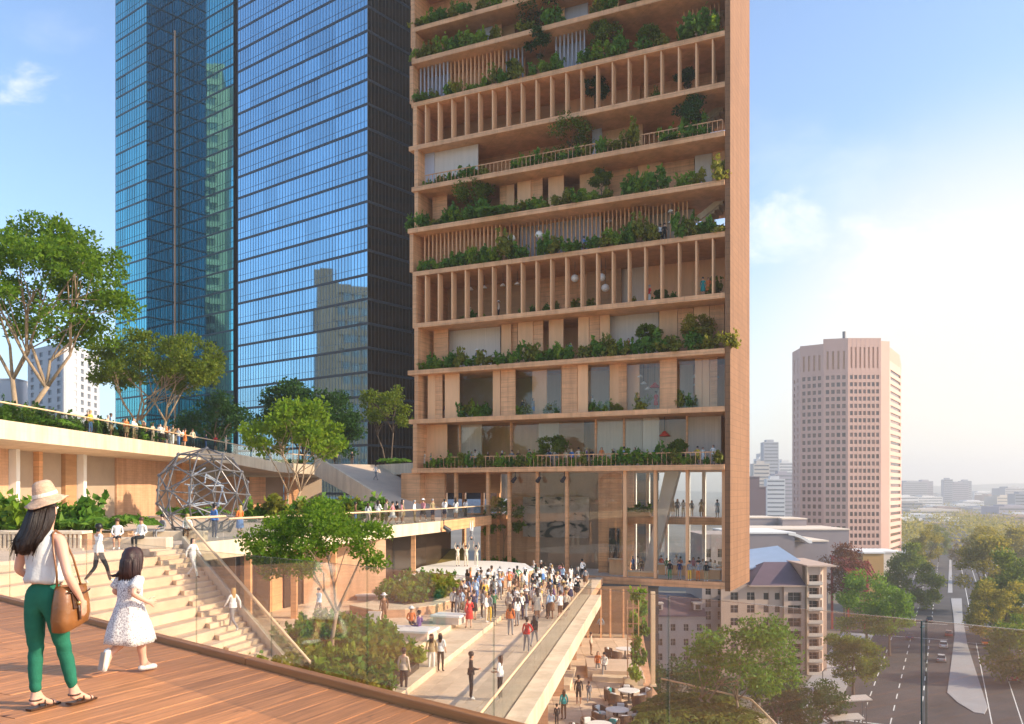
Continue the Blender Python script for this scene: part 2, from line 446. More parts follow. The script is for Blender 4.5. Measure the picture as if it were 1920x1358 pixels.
for k in range(-70, 14):
    t0 = k*PW; w = PW-0.007
    # clip the strip against the kerb line: points P = PN*t + PU*s with (P-EA).EN <= -0.012
    def smax(t): return (-0.012 - ((PN*t - EA).dot(EN))) / PU.dot(EN)
    def kerb_s(t): return smax(t)
    s_end0, s_end1 = kerb_s(t0), kerb_s(t0+w)
    hi = max(s_end0, s_end1)
    cuts = [hi]
    c = hi - R.uniform(0.8, 4.2)
    while c > -5.5:
        cuts.append(c); c -= R.choice((3.6,3.0,4.2))
    cuts.append(c)
    for j in range(len(cuts)-1):
        e0, e1 = cuts[j], cuts[j+1]+0.006
        pa, pb = PN*t0, PN*(t0+w)
        b0 = min(e0, s_end0); b1 = min(e0, s_end1)
        # skip pieces nobody can see: well left of or behind the view
        mid = PN*(t0+w/2) + PU*((e0+e1)/2)
        q = PN*(t0+w/2) + PU*min(s_end0, e0)
        if max(q.y, mid.y) < -2.5: continue
        org = pa + PU*e1
        top = -0.003*R.random()
        # local frame: x across the plank, y along it
        L0, L1 = b0-e1, b1-e1
        c = 0.004
        mb = MB()
        mb.loft([[(0,0,-0.035),(w,0,-0.035),(w,0,-c),(w-c,0,0),(c,0,0),(0,0,-c)],
                 [(0,L0,-0.035),(w,L1,-0.035),(w,L1,-c),(w-c,L1-0.0*c,0),(c,L0,0),(0,L0,-c)]])
        o = mb.build('plank', M['deck'], deck, loc=(org.x, org.y, top))
        o.rotation_euler = (0, 0, math.atan2(PN.y, PN.x))
kz = math.atan2(ED.y, ED.x)
kb = MB().box(0, 4.2, 0, 0.095, -0.02, 0.060)
kme = kb.mesh('kerb', M['kerb'])
for i in range(-4, 5):
    o = link('kerb', kme, deck, EA + ED*(i*4.206), kz)
    b = o.modifiers.new('bevel', 'BEVEL'); b.width = 0.008; b.segments = 2
# the glass fence along the deck edge
fence = thing('glass_fence', 'clear frameless glass fence standing along the edge of the timber deck', 'fence', EA + EN*0.125, kz)
pm = MB().box(0.012, 1.41, 0, 0.012, -0.25, 1.0).mesh('glass_panel', [M['deckglass']])
em = MB().box(0.002, 0.008, -0.001, 0.013, -0.25, 1.0).mesh('panel_edge', M['glassedge'])
tm = MB().box(0.012, 1.41, -0.001, 0.013, 1.0, 1.003).mesh('top_edge', M['glasstop'])
for i in range(-8, 10):
    x = -1.19 + 1.42*(i)
    g = link('glass_panel', pm, fence, (x, 0, 0))
    link('panel_edge', em, g); link('top_edge', tm, g)
pbm = mat('blue_green_post', (0.012,0.05,0.055), 0.3, 0.3, 3)
p = MB().box(-0.003,0.003,-0.009,-0.002,-0.3,1.0).tube([(0,-0.012,0.97),(0,0.02,0.97)],0.005,10).build('post', pbm, fence, loc=(-1.19+1.42*5-0.012+0.0,0,0))

# ------------------------------------------------------------------ plaza, promenade, stairs, landing, bridge
PZ = -6.1                               # promenade level
QD = Vector((0.177, 1.0, 0)).normalized(); QN = Vector((QD.y, -QD.x, 0))   # along the promenade; to its right
Q0 = Vector((-0.94, 25.03, 0))          # foot of the promenade rail
def q(s, t): p = Q0 + QD*s + QN*t; return (p.x, p.y)
prom = setting(link('promenade', None))
MB().prism([q(-22,-4.2),q(-22,0.02),q(52,0.02),q(52,-4.2)], PZ-0.6, PZ-0.03).build('promenade_slab', M['brick'], prom)
# long paving boards, laid in rows along the promenade
bw = 0.62
for r_ in range(7):
    s = -14 - R.random()*3
    while s < 50:
        L = R.choice((3.6,4.8,6.0)); e = min(s+L, 51.5)
        if e - s > 0.5 and e > -4:
            a = -4.2 + r_*bw*0.968 + 0.006; b = a + bw*0.968 - 0.012
            a = max(a,-4.18)
            z1 = PZ - R.random()*0.004
            MB().prism([q(s,a),q(s,b),q(e-0.012,b),q(e-0.012,a)], PZ-0.05, z1).build('paving_board', M['paving2'], prom)
        s = e
MB().prism([q(-22,0.03),q(-22,0.80),q(38.5,0.80),q(38.5,0.03)], PZ-0.75, PZ+0.05).build('edge_beam', M['cream'], prom, bevel=0.02)
plaza = setting(link('plaza', None))
def strip(a, b, z, z0=PZ-1.2, name='step', m='paving', s0=-8, s1=46):
    return MB().prism([q(s0,a),q(s0,b),q(s1,b),q(s1,a)], z0, z).build(name, M[m], plaza, bevel=0.012)
strip(-5.9, -4.21, PZ+0.26, m='cream', s0=2)
strip(-7.7, -5.91, PZ+0.50, m='cream', s0=4)
P2 = PZ + 0.5
MB().prism([q(4,-7.71),q(46,-7.71),(-4,76),(-24,70),(-24,52),(-13.2,42),(-9.5,36.5),(-8.2,31)], PZ-1.2, P2-0.02).build('plaza_slab', M['brick'], plaza)
# square paving tiles on the plaza, as far as they can be told apart
tile_me = MB().box(0.008,1.192,0.008,1.192,-0.04,0).mesh('paving_tile', M['paving2'])
cnt = 0
rot = math.atan2(QD.y, QD.x) - math.pi/2
for i in range(36):
    for j in range(12):
        s = 4.2 + i*1.2; t = -7.72 - (j+1)*1.2
        x, y = q(s, t)
        if y > 66 or x < -15.5 or cnt >= 300: continue
        o = link('paving_tile', tile_me, plaza, (x, y, P2 + R.random()*0.004)); o.rotation_euler = (0,0,rot); cnt += 1
# the promenade rail: glass panes under a timber handrail
rail = thing('glass_balustrade', 'glass balustrade with pale timber handrail along the right side of the promenade', 'railing', (Q0.x,Q0.y,PZ), math.atan2(QD.y,QD.x))
gm = MB().box(0.01,1.79,-0.01,0.01,0.0,1.13).mesh('glass_pane', M['glass'])
for i in range(-6, 22):
    link('glass_pane', gm, rail, (i*1.8, 0, 0))
MB().tube([(-12,0,1.17),(37,0,1.17)], 0.055, 8).build('handrail', M['rail'], rail, smooth=True)
# bleacher stair
LZ = -0.8
ND = Vector((0.254, 0.967, 0)).normalized(); ND = Vector((ND.x, ND.y, 0)); PD = Vector((ND.y, -ND.x, 0))   # along the nosing; down the stair
T0 = Vector((-14.84, 38.6, 0))           # top corner at the handrail
HD = Vector((7.94, -8.0, 0))             # plan of the sloping handrail, top to foot
hd_p, hd_n = HD.dot(PD), HD.dot(ND)
stair = setting(link('bleacher_stair', None))
NB = 15
rise = (LZ-PZ)/NB; run = hd_p/NB
for k in range(NB):
    a, b = k*run, (k+1)*run
    n0 = hd_n*(a/hd_p); n1 = hd_n*(b/hd_p)
    z = LZ - (k+1)*rise
    A = T0 + PD*a; B = T0 + PD*b
    fw = 2.3                                       # width of the narrow walking flight next to the rail
    MB().prism([(A+ND*(n0-fw))[:2], (B+ND*(n1-fw))[:2], (B+ND*-30)[:2], (A+ND*-30)[:2]], PZ-2, z).build('tier', M['paving2'], stair, bevel=0.012)
    for h in range(2):                             # the walking flight takes each tier in two steps
        a2, b2 = a+run*h/2, a+run*(h+1)/2
        m0, m1 = hd_n*(a2/hd_p), hd_n*(b2/hd_p)
        A2, B2 = T0+PD*a2, T0+PD*b2
        zz = LZ - (2*k+h+1)*rise/2 
        MB().prism([(A2+ND*(m0-0.12))[:2],(B2+ND*(m1-0.12))[:2],(B2+ND*(m1-fw+0.004))[:2],(A2+ND*(m0-fw+0.004))[:2]], PZ-2, zz).build('step', M['paving2'], stair, bevel=0.008)
# sloping stringer and balustrade
e0 = T0 + Vector((0,0,LZ)); e1 = T0 + HD + Vector((0,0,PZ))
HDn = HD.normalized(); HS = Vector((HDn.y, -HDn.x, 0))
bal = thing('stair_balustrade', 'sloping glass balustrade with curved timber handrail beside the bleacher stair', 'railing', e0)
up = Vector((0,0,1))
def loc(v): return v - e0
st = MB()
a, b = e0+up*0.35, e1+up*0.35
st.hexa([loc(a-up*0.9-HS*0.05), loc(a-up*0.9+HS*0.09), loc(b-up*0.9+HS*0.09), loc(b-up*0.9-HS*0.05), loc(a-HS*0.05), loc(a+HS*0.09), loc(b+HS*0.09), loc(b-HS*0.05)])
st.build('stringer', M['cream'], bal)
NG = 7
for i in range(NG):
    p0 = e0 + (e1-e0)*(i/NG) + up*0.35; p1 = e0 + (e1-e0)*((i+1)/NG-0.003) + up*0.35
    w = HS*0.012
    MB().hexa([loc(p0-w),loc(p0+w),loc(p1+w),loc(p1-w),loc(p0-w+up*0.8),loc(p0+w+up*0.8),loc(p1+w+up*0.8),loc(p1-w+up*0.8)]).build('glass_pane', M['glass'], bal)
BD = Vector((8.27, 25.8, 0)).normalized(); BN = Vector((BD.y, -BD.x, 0))     # along the bridge; its outer side
rt = e0 + up*1.17
hp = [loc(e1+up*1.17), loc(rt + HDn*0.8 - up*0.8*(LZ-PZ)/HD.length*1.0), loc(rt+HDn*0.3-up*0.12), loc(rt+BD*0.15-HDn*0.05), loc(rt+BD*0.7-BN*0.02), loc(rt+BD*3-BN*0.0)]
MB().tube(hp, 0.06, 8).build('handrail', M['rail'], bal, smooth=True)
# landing floor (left) and the bridge towards the tower
land = setting(link('landing', None))
back = [(T0)[:2], (T0+ND*-30)[:2], (-33.5, 10), (-33.5, 112), (-10, 112), (-10, 93), (-3.4,79)]
br0, br1 = T0 + BN*0.0, T0 + BD*30.0
def lshape(name, z0, z1, m, poly, bev=0.0): return MB().prism([tuple(p[:2]) for p in poly], z0, z1).build(name, M[m], land, bevel=bev)
tow_end = Vector((-2.2, 81.9, 0))
lshape('landing_slab', LZ-0.6, LZ, 'paving', [T0, T0+BD*29.6, tow_end, Vector((-9,94,0)), Vector((-33.5,112,0)), Vector((-33.5,8,0)), T0+ND*-30])
MB().hexa([T0+BN*0.002+up*(LZ-0.83), T0+BN*0.25+up*(LZ-0.83), T0+BD*29.6+BN*0.25+up*(LZ-0.83), T0+BD*29.6+BN*0.002+up*(LZ-0.83),
           T0+BN*0.002+up*(LZ+0.03), T0+BN*0.25+up*(LZ+0.03), T0+BD*29.6+BN*0.25+up*(LZ+0.03), T0+BD*29.6+BN*0.002+up*(LZ+0.03)]).build('fascia', M['cream'], land, bevel=0.02)
b2d = (tow_end - (T0+BD*29.6)); b2n = Vector((b2d.y,-b2d.x,0)).normalized()
A = T0+BD*29.62; 
MB().hexa([A+b2n*0.002+up*(LZ-0.83), A+b2n*0.25+up*(LZ-0.83), tow_end+b2n*0.25+up*(LZ-0.83), tow_end+b2n*0.002+up*(LZ-0.83),
           A+b2n*0.002+up*(LZ+0.03), A+b2n*0.25+up*(LZ+0.03), tow_end+b2n*0.25+up*(LZ+0.03), tow_end+b2n*0.002+up*(LZ+0.03)]).build('fascia', M['timber'], land, bevel=0.02)
brl = thing('bridge_balustrade', 'glass balustrade with straight timber rail along the raised bridge to the tower', 'railing', T0+BN*0.2+up*LZ, math.atan2(BD.y,BD.x))
MB().tube([(3.0,0,1.05),(29.6,0,1.0)],0.055,8).build('handrail', M['rail'], brl, smooth=True)
gm2 = MB().box(0.01,1.98,-0.008,0.008,0.03,0.98).mesh('glass_pane', M['glass'])
for i in range(14): link('glass_pane', gm2, brl, (0.6+i*2.0,0,0))
b2 = b2d.length; ang2 = math.atan2(b2d.y,b2d.x)
brl2 = thing('balcony_balustrade', 'short shaded timber-railed balustrade where the bridge meets the tower', 'railing', A+b2n*0.2+up*LZ, ang2)
MB().tube([(0.1,0,1.0),(b2-0.3,0,1.0)],0.05,8).build('handrail', M['rail'], brl2, smooth=True)
n2 = int((b2-0.4)//1.5)
gm3 = MB().box(0.01,1.48,-0.008,0.008,0.03,0.96).mesh('glass_pane', M['glass'])
for i in range(n2): link('glass_pane', gm3, brl2, (0.15+i*1.5,0,0))
# walls under the bridge and landing; dark brown panels paint in their shade
under = thing('undercroft_wall', 'terracotta wall with panels painted shade-dark under the bridge behind the plaza tree', 'wall', (-13,50,PZ))
def u(x,y): return (x+13, y-50)
def uw(name, p0, p1, z0, z1, th, m):
    p0, p1 = Vector((*u(*p0),0)), Vector((*u(*p1),0)); t = (p1-p0).normalized(); s = Vector((t.y,-t.x,0))*th
    return MB().hexa([p0+up*z0, p0+s+up*z0, p1+s+up*z0, p1+up*z0, p0+up*z1, p0+s+up*z1, p1+s+up*z1, p1+up*z1]).build(name, M[m], under)
for (p0,p1,m) in (((-15.6,43.5),(-15.3,46.5),'shade_brown'),((-15.2,47),(-14.6,50.5),'shade_brown'),((-14.6,50.7),(-14.3,52.3),'timber'),((-14.2,52.4),(-13.6,54.5),'shade_brown'),((-13.4,54.6),(-8.6,57.5),'brick2'),((-9.4,58.5),(-9.2,64),'shade_brown'),((-9.2,64.2),(-7.5,72),'shade_brown'),((-7.5,72),(-6,80.5),'shade_brown')):
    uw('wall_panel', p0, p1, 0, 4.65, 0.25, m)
for (x,y) in ((-13.6,44),(-12.3,48.2),(-11.0,52.6),(-9.3,58),(-7.4,64)):
    MB().box(x+13-0.16,x+13+0.16,y-50-0.16,y-50+0.16,0,4.65).build('column', M['timber'], under)

# ------------------------------------------------------------------ upper terrace on the left
UZ = 5.7
ut = setting(link('upper_terrace', None))
edge = [(-29.2,40),(-29.6,60),(-30.0,80),(-29.2,90),(-26.5,96),(-22.5,98.5)]
def uz(x, y): return UZ if y < 88 else UZ - (y-88)*0.11
out = edge + [(-22.5,140),(-70,140),(-70,40)]
MB().prism(out, lambda x,y: uz(x,min(y,99))-1.1, lambda x,y: uz(x,min(y,99))).build('terrace_slab', M['cream'], ut)
wallx = -34.4
wl_ = thing('terrace_wall', 'terracotta wall with grey glazed bays under the upper terrace on the left', 'wall', (wallx,40,LZ))
def wy(px): return wallx*F/(px-CX)
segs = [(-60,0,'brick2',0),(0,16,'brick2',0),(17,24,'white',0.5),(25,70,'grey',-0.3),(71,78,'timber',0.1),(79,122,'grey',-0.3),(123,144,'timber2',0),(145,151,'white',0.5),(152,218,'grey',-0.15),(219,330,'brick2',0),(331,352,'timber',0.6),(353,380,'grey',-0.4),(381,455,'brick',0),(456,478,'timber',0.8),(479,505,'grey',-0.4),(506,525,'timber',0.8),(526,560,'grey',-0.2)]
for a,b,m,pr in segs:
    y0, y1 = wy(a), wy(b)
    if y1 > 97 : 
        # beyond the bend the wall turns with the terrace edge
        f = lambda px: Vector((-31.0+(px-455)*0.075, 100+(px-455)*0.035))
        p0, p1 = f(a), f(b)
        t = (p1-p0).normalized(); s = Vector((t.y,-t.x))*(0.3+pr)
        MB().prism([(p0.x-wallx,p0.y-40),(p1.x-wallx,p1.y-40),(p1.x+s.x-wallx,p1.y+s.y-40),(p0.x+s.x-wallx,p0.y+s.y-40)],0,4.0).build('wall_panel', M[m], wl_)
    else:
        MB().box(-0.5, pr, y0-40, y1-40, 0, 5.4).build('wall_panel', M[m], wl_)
tr = thing('terrace_balustrade', 'long glass balustrade with pale rail along the upper terrace on the left', 'railing', (-29.5,40,UZ))
rp = [(x+29.5+ -0.35, y-40, uz(x,y)-UZ+1.08) for x,y in edge]
MB().tube(rp, 0.05, 8).build('handrail', M['rail'], tr, smooth=True)
for i in range(len(edge)-1):
    (xa,ya),(xb,yb) = edge[i], edge[i+1]
    n = max(1,int(math.hypot(xb-xa,yb-ya)/2.0))
    for k in range(n):
        f0, f1 = k/n, (k+1)/n-0.006
        a_ = Vector((xa+(xb-xa)*f0-0.35+29.5, ya+(yb-ya)*f0-40, uz(xa,ya+(yb-ya)*f0)-UZ)); b_ = Vector((xa+(xb-xa)*f1-0.35+29.5, ya+(yb-ya)*f1-40, uz(xa,ya+(yb-ya)*f1)-UZ))
        t = (b_-a_).normalized(); s = Vector((t.y,-t.x,0))*0.01
        MB().hexa([a_-s,a_+s,b_+s,b_-s,a_-s+up*1.03,a_+s+up*1.03,b_+s+up*1.03,b_-s+up*1.03]).build('glass_pane', M['glass'], tr)
# ramp from the terrace down to the landing, with a solid parapet
rp_ = thing('ramp', 'broad pale ramp with a solid parapet going down from the terrace to the landing', 'ramp', (0,0,0))
ra, rb = Vector((-21.5,94.0,4.6)), Vector((-10.2,79.5,LZ))
rw = Vector((0.66,0.51,0))*9.0
MB().hexa([ra-up*0.9, rb-up*0.4, rb+rw-up*0.4, ra+rw-up*0.9, ra, rb, rb+rw, ra+rw]).build('slope', M['paving'], rp_)
pw = Vector((-0.66,-0.51,0))*0.35
MB().hexa([ra+pw-up*1.3, rb+pw-up*0.6, rb-up*0.6, ra-up*1.3, ra+pw+up*0.9, rb+pw+up*0.8, rb+up*0.8, ra+up*0.9]).build('parapet', M['cream'], rp_, bevel=0.02)
pod = thing('podium_wall', 'low shaded stone wall between the ramp and the foot of the timber tower', 'wall', (0,0,0))
MB().prism([(-16.5,102),(-9.3,90.5),(-9.3,91),(-16.2,103)], LZ, 4.4).build('wall', M['brick'], pod)
MB().prism([(-17.4,101.6),(-9.4,89.6),(-9.4,93),(-17.0,104)], 3.4, 4.6).build('coping', M['cream'], pod)
MB().prism([(-13.2,95.6),(-10.6,91.8),(-10.4,92.0),(-13.0,95.8)], LZ, 2.4).build('recess_panel', M['timber2'], pod, loc=(-0.25,-0.2,0))

# slatted bench-wall and seats on the landing
bw_ = thing('slatted_bench', 'low cream bench with upright slats along its front on the landing', 'bench', (-24.5,34.6,LZ), -0.02)
MB().box(0,7.2,-0.1,0.75,0.66,0.78).build('seat', M['cream'], bw_, bevel=0.02)
MB().box(0,7.2,0.3,0.7,0,0.655).build('backing', M['brick'], bw_)
MB().box(0,7.2,-0.08,0.06,0.0,0.1).build('base', M['cream'], bw_)
sm = MB().box(0,0.09,-0.08,0.05,0.1,0.655).mesh('slat', M['cream'])
for i in range(40): link('slat', sm, bw_, (0.03+i*0.179,0,0))
bl = thing('stone_bench', 'short cream block bench the seated couple sit on', 'bench', (-16.9,35.2,LZ), 0.05)
MB().box(0,2.6,0,0.8,0,0.46).build('block', M['cream'], bl, bevel=0.03)

# ------------------------------------------------------------------ lower terrace
TZ = -10.8
lt = setting(link('lower_terrace', None))
tp = [(-3,30),(12.6,30),(13.0,46.4),(8.9,51.5),(8.9,54),(11.6,76),(-3,76)]
MB().prism(tp, TZ-0.8, TZ-0.03).build('terrace_slab', M['brick'], lt)
tl = MB().box(0.01,1.49,0.01,1.49,-0.05,0).mesh('paving_tile', M['paving2'])
def inside(x,y,poly):
    c=False; n=len(poly)
    for i in range(n):
        (x1,y1),(x2,y2)=poly[i],poly[(i+1)%n]
        if (y1>y)!=(y2>y) and x<(x2-x1)*(y-y1)/(y2-y1)+x1: c=not c
    return c
for i in range(9):
    for j in range(27):
        x, y = -0.6+i*1.5, 36+j*1.5
        if all(inside(a,b,tp) for a,b in ((x,y),(x+1.5,y),(x,y+1.5),(x+1.5,y+1.5))):
            link('paving_tile', tl, lt, (x,y,TZ+R.random()*0.004))
MB().prism([(1.9,53.2),(3.6,52.9),(4.4,58.5),(2.8,58.8)],TZ,TZ+0.35).build('step', M['cream'], lt, bevel=0.02)
MB().prism([(5.2,55.5),(8.6,55),(8.7,56.4),(5.4,56.9)],TZ,TZ+0.30).build('step', M['cream'], lt, bevel=0.02)
MB().prism([(5.0,56.4),(8.6,55.9),(8.8,60),(5.2,60.4)],TZ,TZ+0.55).build('step', M['paving'], lt, bevel=0.02)
# piers under the promenade
prs = thing('promenade_piers', 'row of terracotta piers carrying the promenade over the lower terrace', 'pier', (0,0,0))
for d, px, w, dp in ((36.5,958,1.5,1.0),(43.5,1000,1.5,1.0),(51.5,1041,1.05,0.8),(57.5,1064,0.4,0.4),(62.5,1076,0.4,0.4),(68,1086,0.4,0.4)):
    x = (px-CX)/F*d
    MB().box(x-w/2,x+w/2,d,d+dp,TZ,PZ-0.6).build('pier', M['brick'], prs)
lw = thing('lower_lobby', 'glazed brown lobby wall under the tower at the back of the lower terrace', 'wall', (0,72,TZ))
MB().box(5.0,11.8,2.0,2.3,0,4.1).build('back_wall', M['timber2'], lw)
for i,x in enumerate((5.2,6.4,7.5,8.3,9.4,10.6)):
    MB().box(x-0.07,x+0.07,-0.1,0.1,0,4.1).build('mullion', M['timber'], lw)
for i in range(5):
    x = (5.2,6.4,7.5,8.3,9.4,10.6)[i]; x2 = (5.2,6.4,7.5,8.3,9.4,10.6)[i+1]
    MB().box(x+0.075,x2-0.075,-0.01,0.01,0,4.1).build('glass_pane', M['hallglass'], lw)
tpst = thing('timber_post', 'tall slim sunlit timber post at the corner of the lower terrace', 'post', (8.95,54.2,TZ))
MB().box(-0.13,0.13,-0.13,0.13,0,6.0).build('shaft', M['rail'], tpst, bevel=0.015)
MB().box(-0.2,0.2,-0.2,0.2,0,0.12).build('base_plate', M['cream'], tpst)
lr = thing('terrace_railing', 'glass railing with timber handrail bending round the lower terrace corner', 'railing', (8.9,51.4,TZ))
pts = [(0.1,0.0),(4.0,-5.0),(4.05,-5.3),(3.75,-13.5)]
MB().tube([(x,y,1.1) for x,y in pts], 0.055, 8).build('handrail', M['rail'], lr, smooth=True)
for (xa,ya),(xb,yb) in ((pts[0],pts[1]),(pts[2],pts[3])):
    n = 4
    for k in range(n):
        a_, b_ = Vector((xa+(xb-xa)*k/n, ya+(yb-ya)*k/n, 0)), Vector((xa+(xb-xa)*((k+1)/n-0.008), ya+(yb-ya)*((k+1)/n-0.008), 0))
        t=(b_-a_).normalized(); s=Vector((t.y,-t.x,0))*0.01
        MB().hexa([a_-s,a_+s,b_+s,b_-s,a_-s+up*1.05,a_+s+up*1.05,b_+s+up*1.05,b_-s+up*1.05]).build('glass_pane', M['glass'], lr)
# ------------------------------------------------------------------ the timber tower
TL = Vector((-9.67, 85.6, 0)); TWD = 31.3
TU = Vector((0.900, -0.4355, 0)).normalized(); TV = Vector((-TU.y, TU.x, 0))         # along the facade to the right; inwards
TDEP = 8.3
tower = thing('timber_tower', 'tall terracotta timber tower with open planted floors filling the middle of the view', 'tower', TL, math.atan2(TU.y, TU.x))
def tx(px, y=0.0):
    r = (px-CX)/F
    return (r*(TL.y+TV.y*y) - TL.x - TV.x*y) / (TU.x - r*TU.y)
def tdepth(x, y): return TL.y + TU.y*x + TV.y*y
def tz(px, py, y=0.0): x = tx(px, y); return CZ - (py-HZ)/F*tdepth(x, y)
def tw(x, y, z): p = TL + TU*x + TV*y; return Vector((p.x, p.y, z))
TANG = math.atan2(TU.y, TU.x)
def tp_(name, x0,x1,y0,y1,z0,z1,m, bev=0.0, par=None):
    return MB().box(x0,x1,y0,y1,z0,z1).build(name, M[m] if isinstance(m,str) else m, par or tower, bevel=bev)
SB = [3.37, 8.28, 13.14, 17.84, 23.0, 27.3, 31.4, 35.6, 39.9, 44.1, 47.4, 51.8, 56.2, 60.5]
TH = 0.46
HF = PZ                                    # hall floor
for i, z in enumerate(SB):
    fr = (-0.55,-0.05) if i in (1,2,5,7) else (-0.25,-0.05)
    tp_('floor_slab', fr[0]+ (0 if i not in (0,3,4,6,9) else 0.15), TWD-0.452, -0.62 if i in (0,2,5,6,9) else -0.42, TDEP, z, z+TH, 'timber', 0.02)
# corner pier on the right, seen on two faces; foot beam of the hall
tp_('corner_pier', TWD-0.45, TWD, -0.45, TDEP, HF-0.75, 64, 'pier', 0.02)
tp_('floor_slab', 9.6, TWD-0.452, -0.45, TDEP, HF-0.6, HF-0.02, 'timber', 0.02)
tp_('hall_floor', 9.7, TWD-0.46, 0.5, TDEP-0.5, HF-0.018, HF, 'white')  # white floor colour lightens the hall in place of sunlight
# left end walls, storey by storey, stepping in and out a little
for i in range(len(SB)-1):
    x0 = (-0.05,0.12,0.1,-0.1,-0.45,0.12,0.1,-0.05,-0.45,-0.2,-0.3,-0.3,-0.3)[i]
    tp_('end_wall', x0, x0+0.42, -0.40, TDEP, SB[i]+TH, SB[i+1], 'timber')
tp_('end_wall', -1.5, 0.7, -0.35, 2.4, LZ, SB[0], 'timber')
tp_('end_wall', 0.702, 3.0, 0.6, 1.0, LZ, SB[0]-0.003, 'timber')
def bay(i): return SB[i]+TH+0.002, SB[i+1]-0.002
def panels(i, y, lst, th=0.12):
    z0, z1 = bay(i)
    for a, b, m, dy in lst:
        x0, x1 = tx(a, y+dy), tx(b, y+dy)
        x1 = min(x1, TWD-0.46)
        if x1 - x0 > 0.05:
            tp_('glass_pane' if m == 'hallglass' else 'wall_panel', x0, x1, y+dy, y+dy+(0.02 if m=='hallglass' else th), z0, z1, m)
M['tim3'] = mat('timber_pale', (0.80,0.455,0.238), 0.55, 0.12, 0.5, 0.1, 8, stretch=(3,3,0.4), rnd=0.07)
M['curt'] = mat('pale_curtain', (0.70,0.60,0.51), 0.7, 0.10, 1.2, stretch=(8,8,0.2))
M['curtb'] = mat('bluish_screen', (0.46,0.47,0.54), 0.6, 0.08, 1.0, stretch=(5,5,0.2))
# storey 0 (the lowest, a balcony in front of glazed rooms)
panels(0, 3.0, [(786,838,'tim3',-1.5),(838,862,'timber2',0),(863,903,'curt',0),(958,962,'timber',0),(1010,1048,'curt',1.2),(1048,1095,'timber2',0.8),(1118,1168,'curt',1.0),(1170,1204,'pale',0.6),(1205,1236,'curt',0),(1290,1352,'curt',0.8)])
panels(0, 2.6, [(838,956,'hallglass',0),(962,1115,'hallglass',0),(1120,1286,'hallglass',0)])
for px in (862,958,1117,1170,1288): 
    x = tx(px,2.5); tp_('mullion', x-0.09,x+0.09,2.45,2.58,*bay(0),'timber')
# storey 1 (broad timber shutters at the front)
panels(1, 0.4, [(802,816,'tim3',0),(816.5,829,'timber',0.05),(834,861,'tim3',0.05),(924,938,'tim3',0.1),(939,966,'timber',0),(998,1025,'tim3',1.3),(1053,1082,'timber',0),(1083,1102,'tim3',0.08),(1143,1160,'tim3',1.0),(1160,1175,'timber',1.0),(1176,1199,'tim3',2.0),(1237,1269,'timber',0),(1303,1316,'tim3',1.0),(1317,1330,'tim3',1.0),(1331,1345,'timber',1.0)])
panels(1, 0.9, [(862,924,'hallglass',0),(966,1052,'hallglass',0),(1102,1143,'hallglass',0),(1176,1237,'hallglass',0),(1270,1360,'hallglass',0)])
panels(1, 4.5, [(862,924,'grey',0),(967,997,'grey',1.4),(1026,1052,'curt',0.5),(1103,1142,'curt',0),(1200,1236,'curt',0.3),(1275,1300,'curt',0)])
# storey 2 (set-back panels behind a planted ledge)
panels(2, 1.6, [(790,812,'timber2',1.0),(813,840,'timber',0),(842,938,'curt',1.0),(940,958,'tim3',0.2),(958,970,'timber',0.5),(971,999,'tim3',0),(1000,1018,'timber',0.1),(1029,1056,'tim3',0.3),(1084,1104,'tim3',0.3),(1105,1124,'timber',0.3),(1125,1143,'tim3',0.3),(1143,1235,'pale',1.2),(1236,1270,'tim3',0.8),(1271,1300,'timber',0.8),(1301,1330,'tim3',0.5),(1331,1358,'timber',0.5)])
# storeys 3 and 7 (deep upright fins)
fin_px = [760+v/2.909 for v in (118,188,262,335,408,483,562,640,720,800,882,965,1050,1135,1222,1312,1400,1495,1590,1680)]
for i in (3, 7):
    z0, z1 = bay(i)
    fm = MB().box(-0.06,0.06,-0.30,0.55,z0,z1).mesh('fin', M['tim3'])
    for px in fin_px: link('fin', fm, tower, (tx(px), 0, 0))
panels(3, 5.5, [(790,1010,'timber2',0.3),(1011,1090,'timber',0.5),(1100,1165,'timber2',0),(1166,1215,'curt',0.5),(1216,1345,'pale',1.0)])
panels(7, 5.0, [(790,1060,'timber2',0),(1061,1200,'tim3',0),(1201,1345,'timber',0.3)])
# storeys 4 and 8 (fine slat screens)
for i, ranges in ((4,[(797,940,7.4,'tim3',0.9),(941,1216,7.7,'timber',1.6),(1217,1290,8.0,'tim3',2.2)]),(8,[(782,845,7.2,'curtb',0.5),(846,948,7.5,'tim3',0.8),(950,985,7.5,'curtb',1.2),(1043,1097,7.6,'curtb',0.9),(1283,1356,8.2,'tim3',2.0)])):
    z0, z1 = bay(i)
    for a, b, pitch, m, y in ranges:
        sm_ = MB().box(-0.045,0.045,-0.10,0.10,z0,z1).mesh('slat', M[m])
        px = a
        while px < b:
            link('slat', sm_, tower, (tx(px,y), y, 0)); px += pitch
panels(4, 3.2, [(795,970,'timber',0),(975,1128,'curtb',-0.6),(1130,1215,'timber2',0.5),(1216,1300,'pale',1.2)])
panels(8, 2.6, [(778,845,'curtb',0),(846,985,'timber',0.3),(986,1042,'timber2',0.8),(1043,1097,'curtb',0),(1098,1160,'timber',1.2)])
# storey 5
panels(5, 1.6, [(789,810,'timber2',0.8),(811,838,'timber',0),(937,950,'timber',0.3),(950,964,'tim3',0.3),(970,995,'tim3',0),(996,1017,'timber',0.1),(1028,1057,'tim3',0.2),(1087,1140,'tim3',0.8),(1141,1195,'timber',1.2),(1196,1240,'tim3',1.0),(1241,1302,'timber',1.4),(1303,1335,'pale',1.0),(1336,1360,'tim3',0.9)])
panels(5, 4.6, [(838,937,'timber2',0),(1057,1087,'timber2',0)])
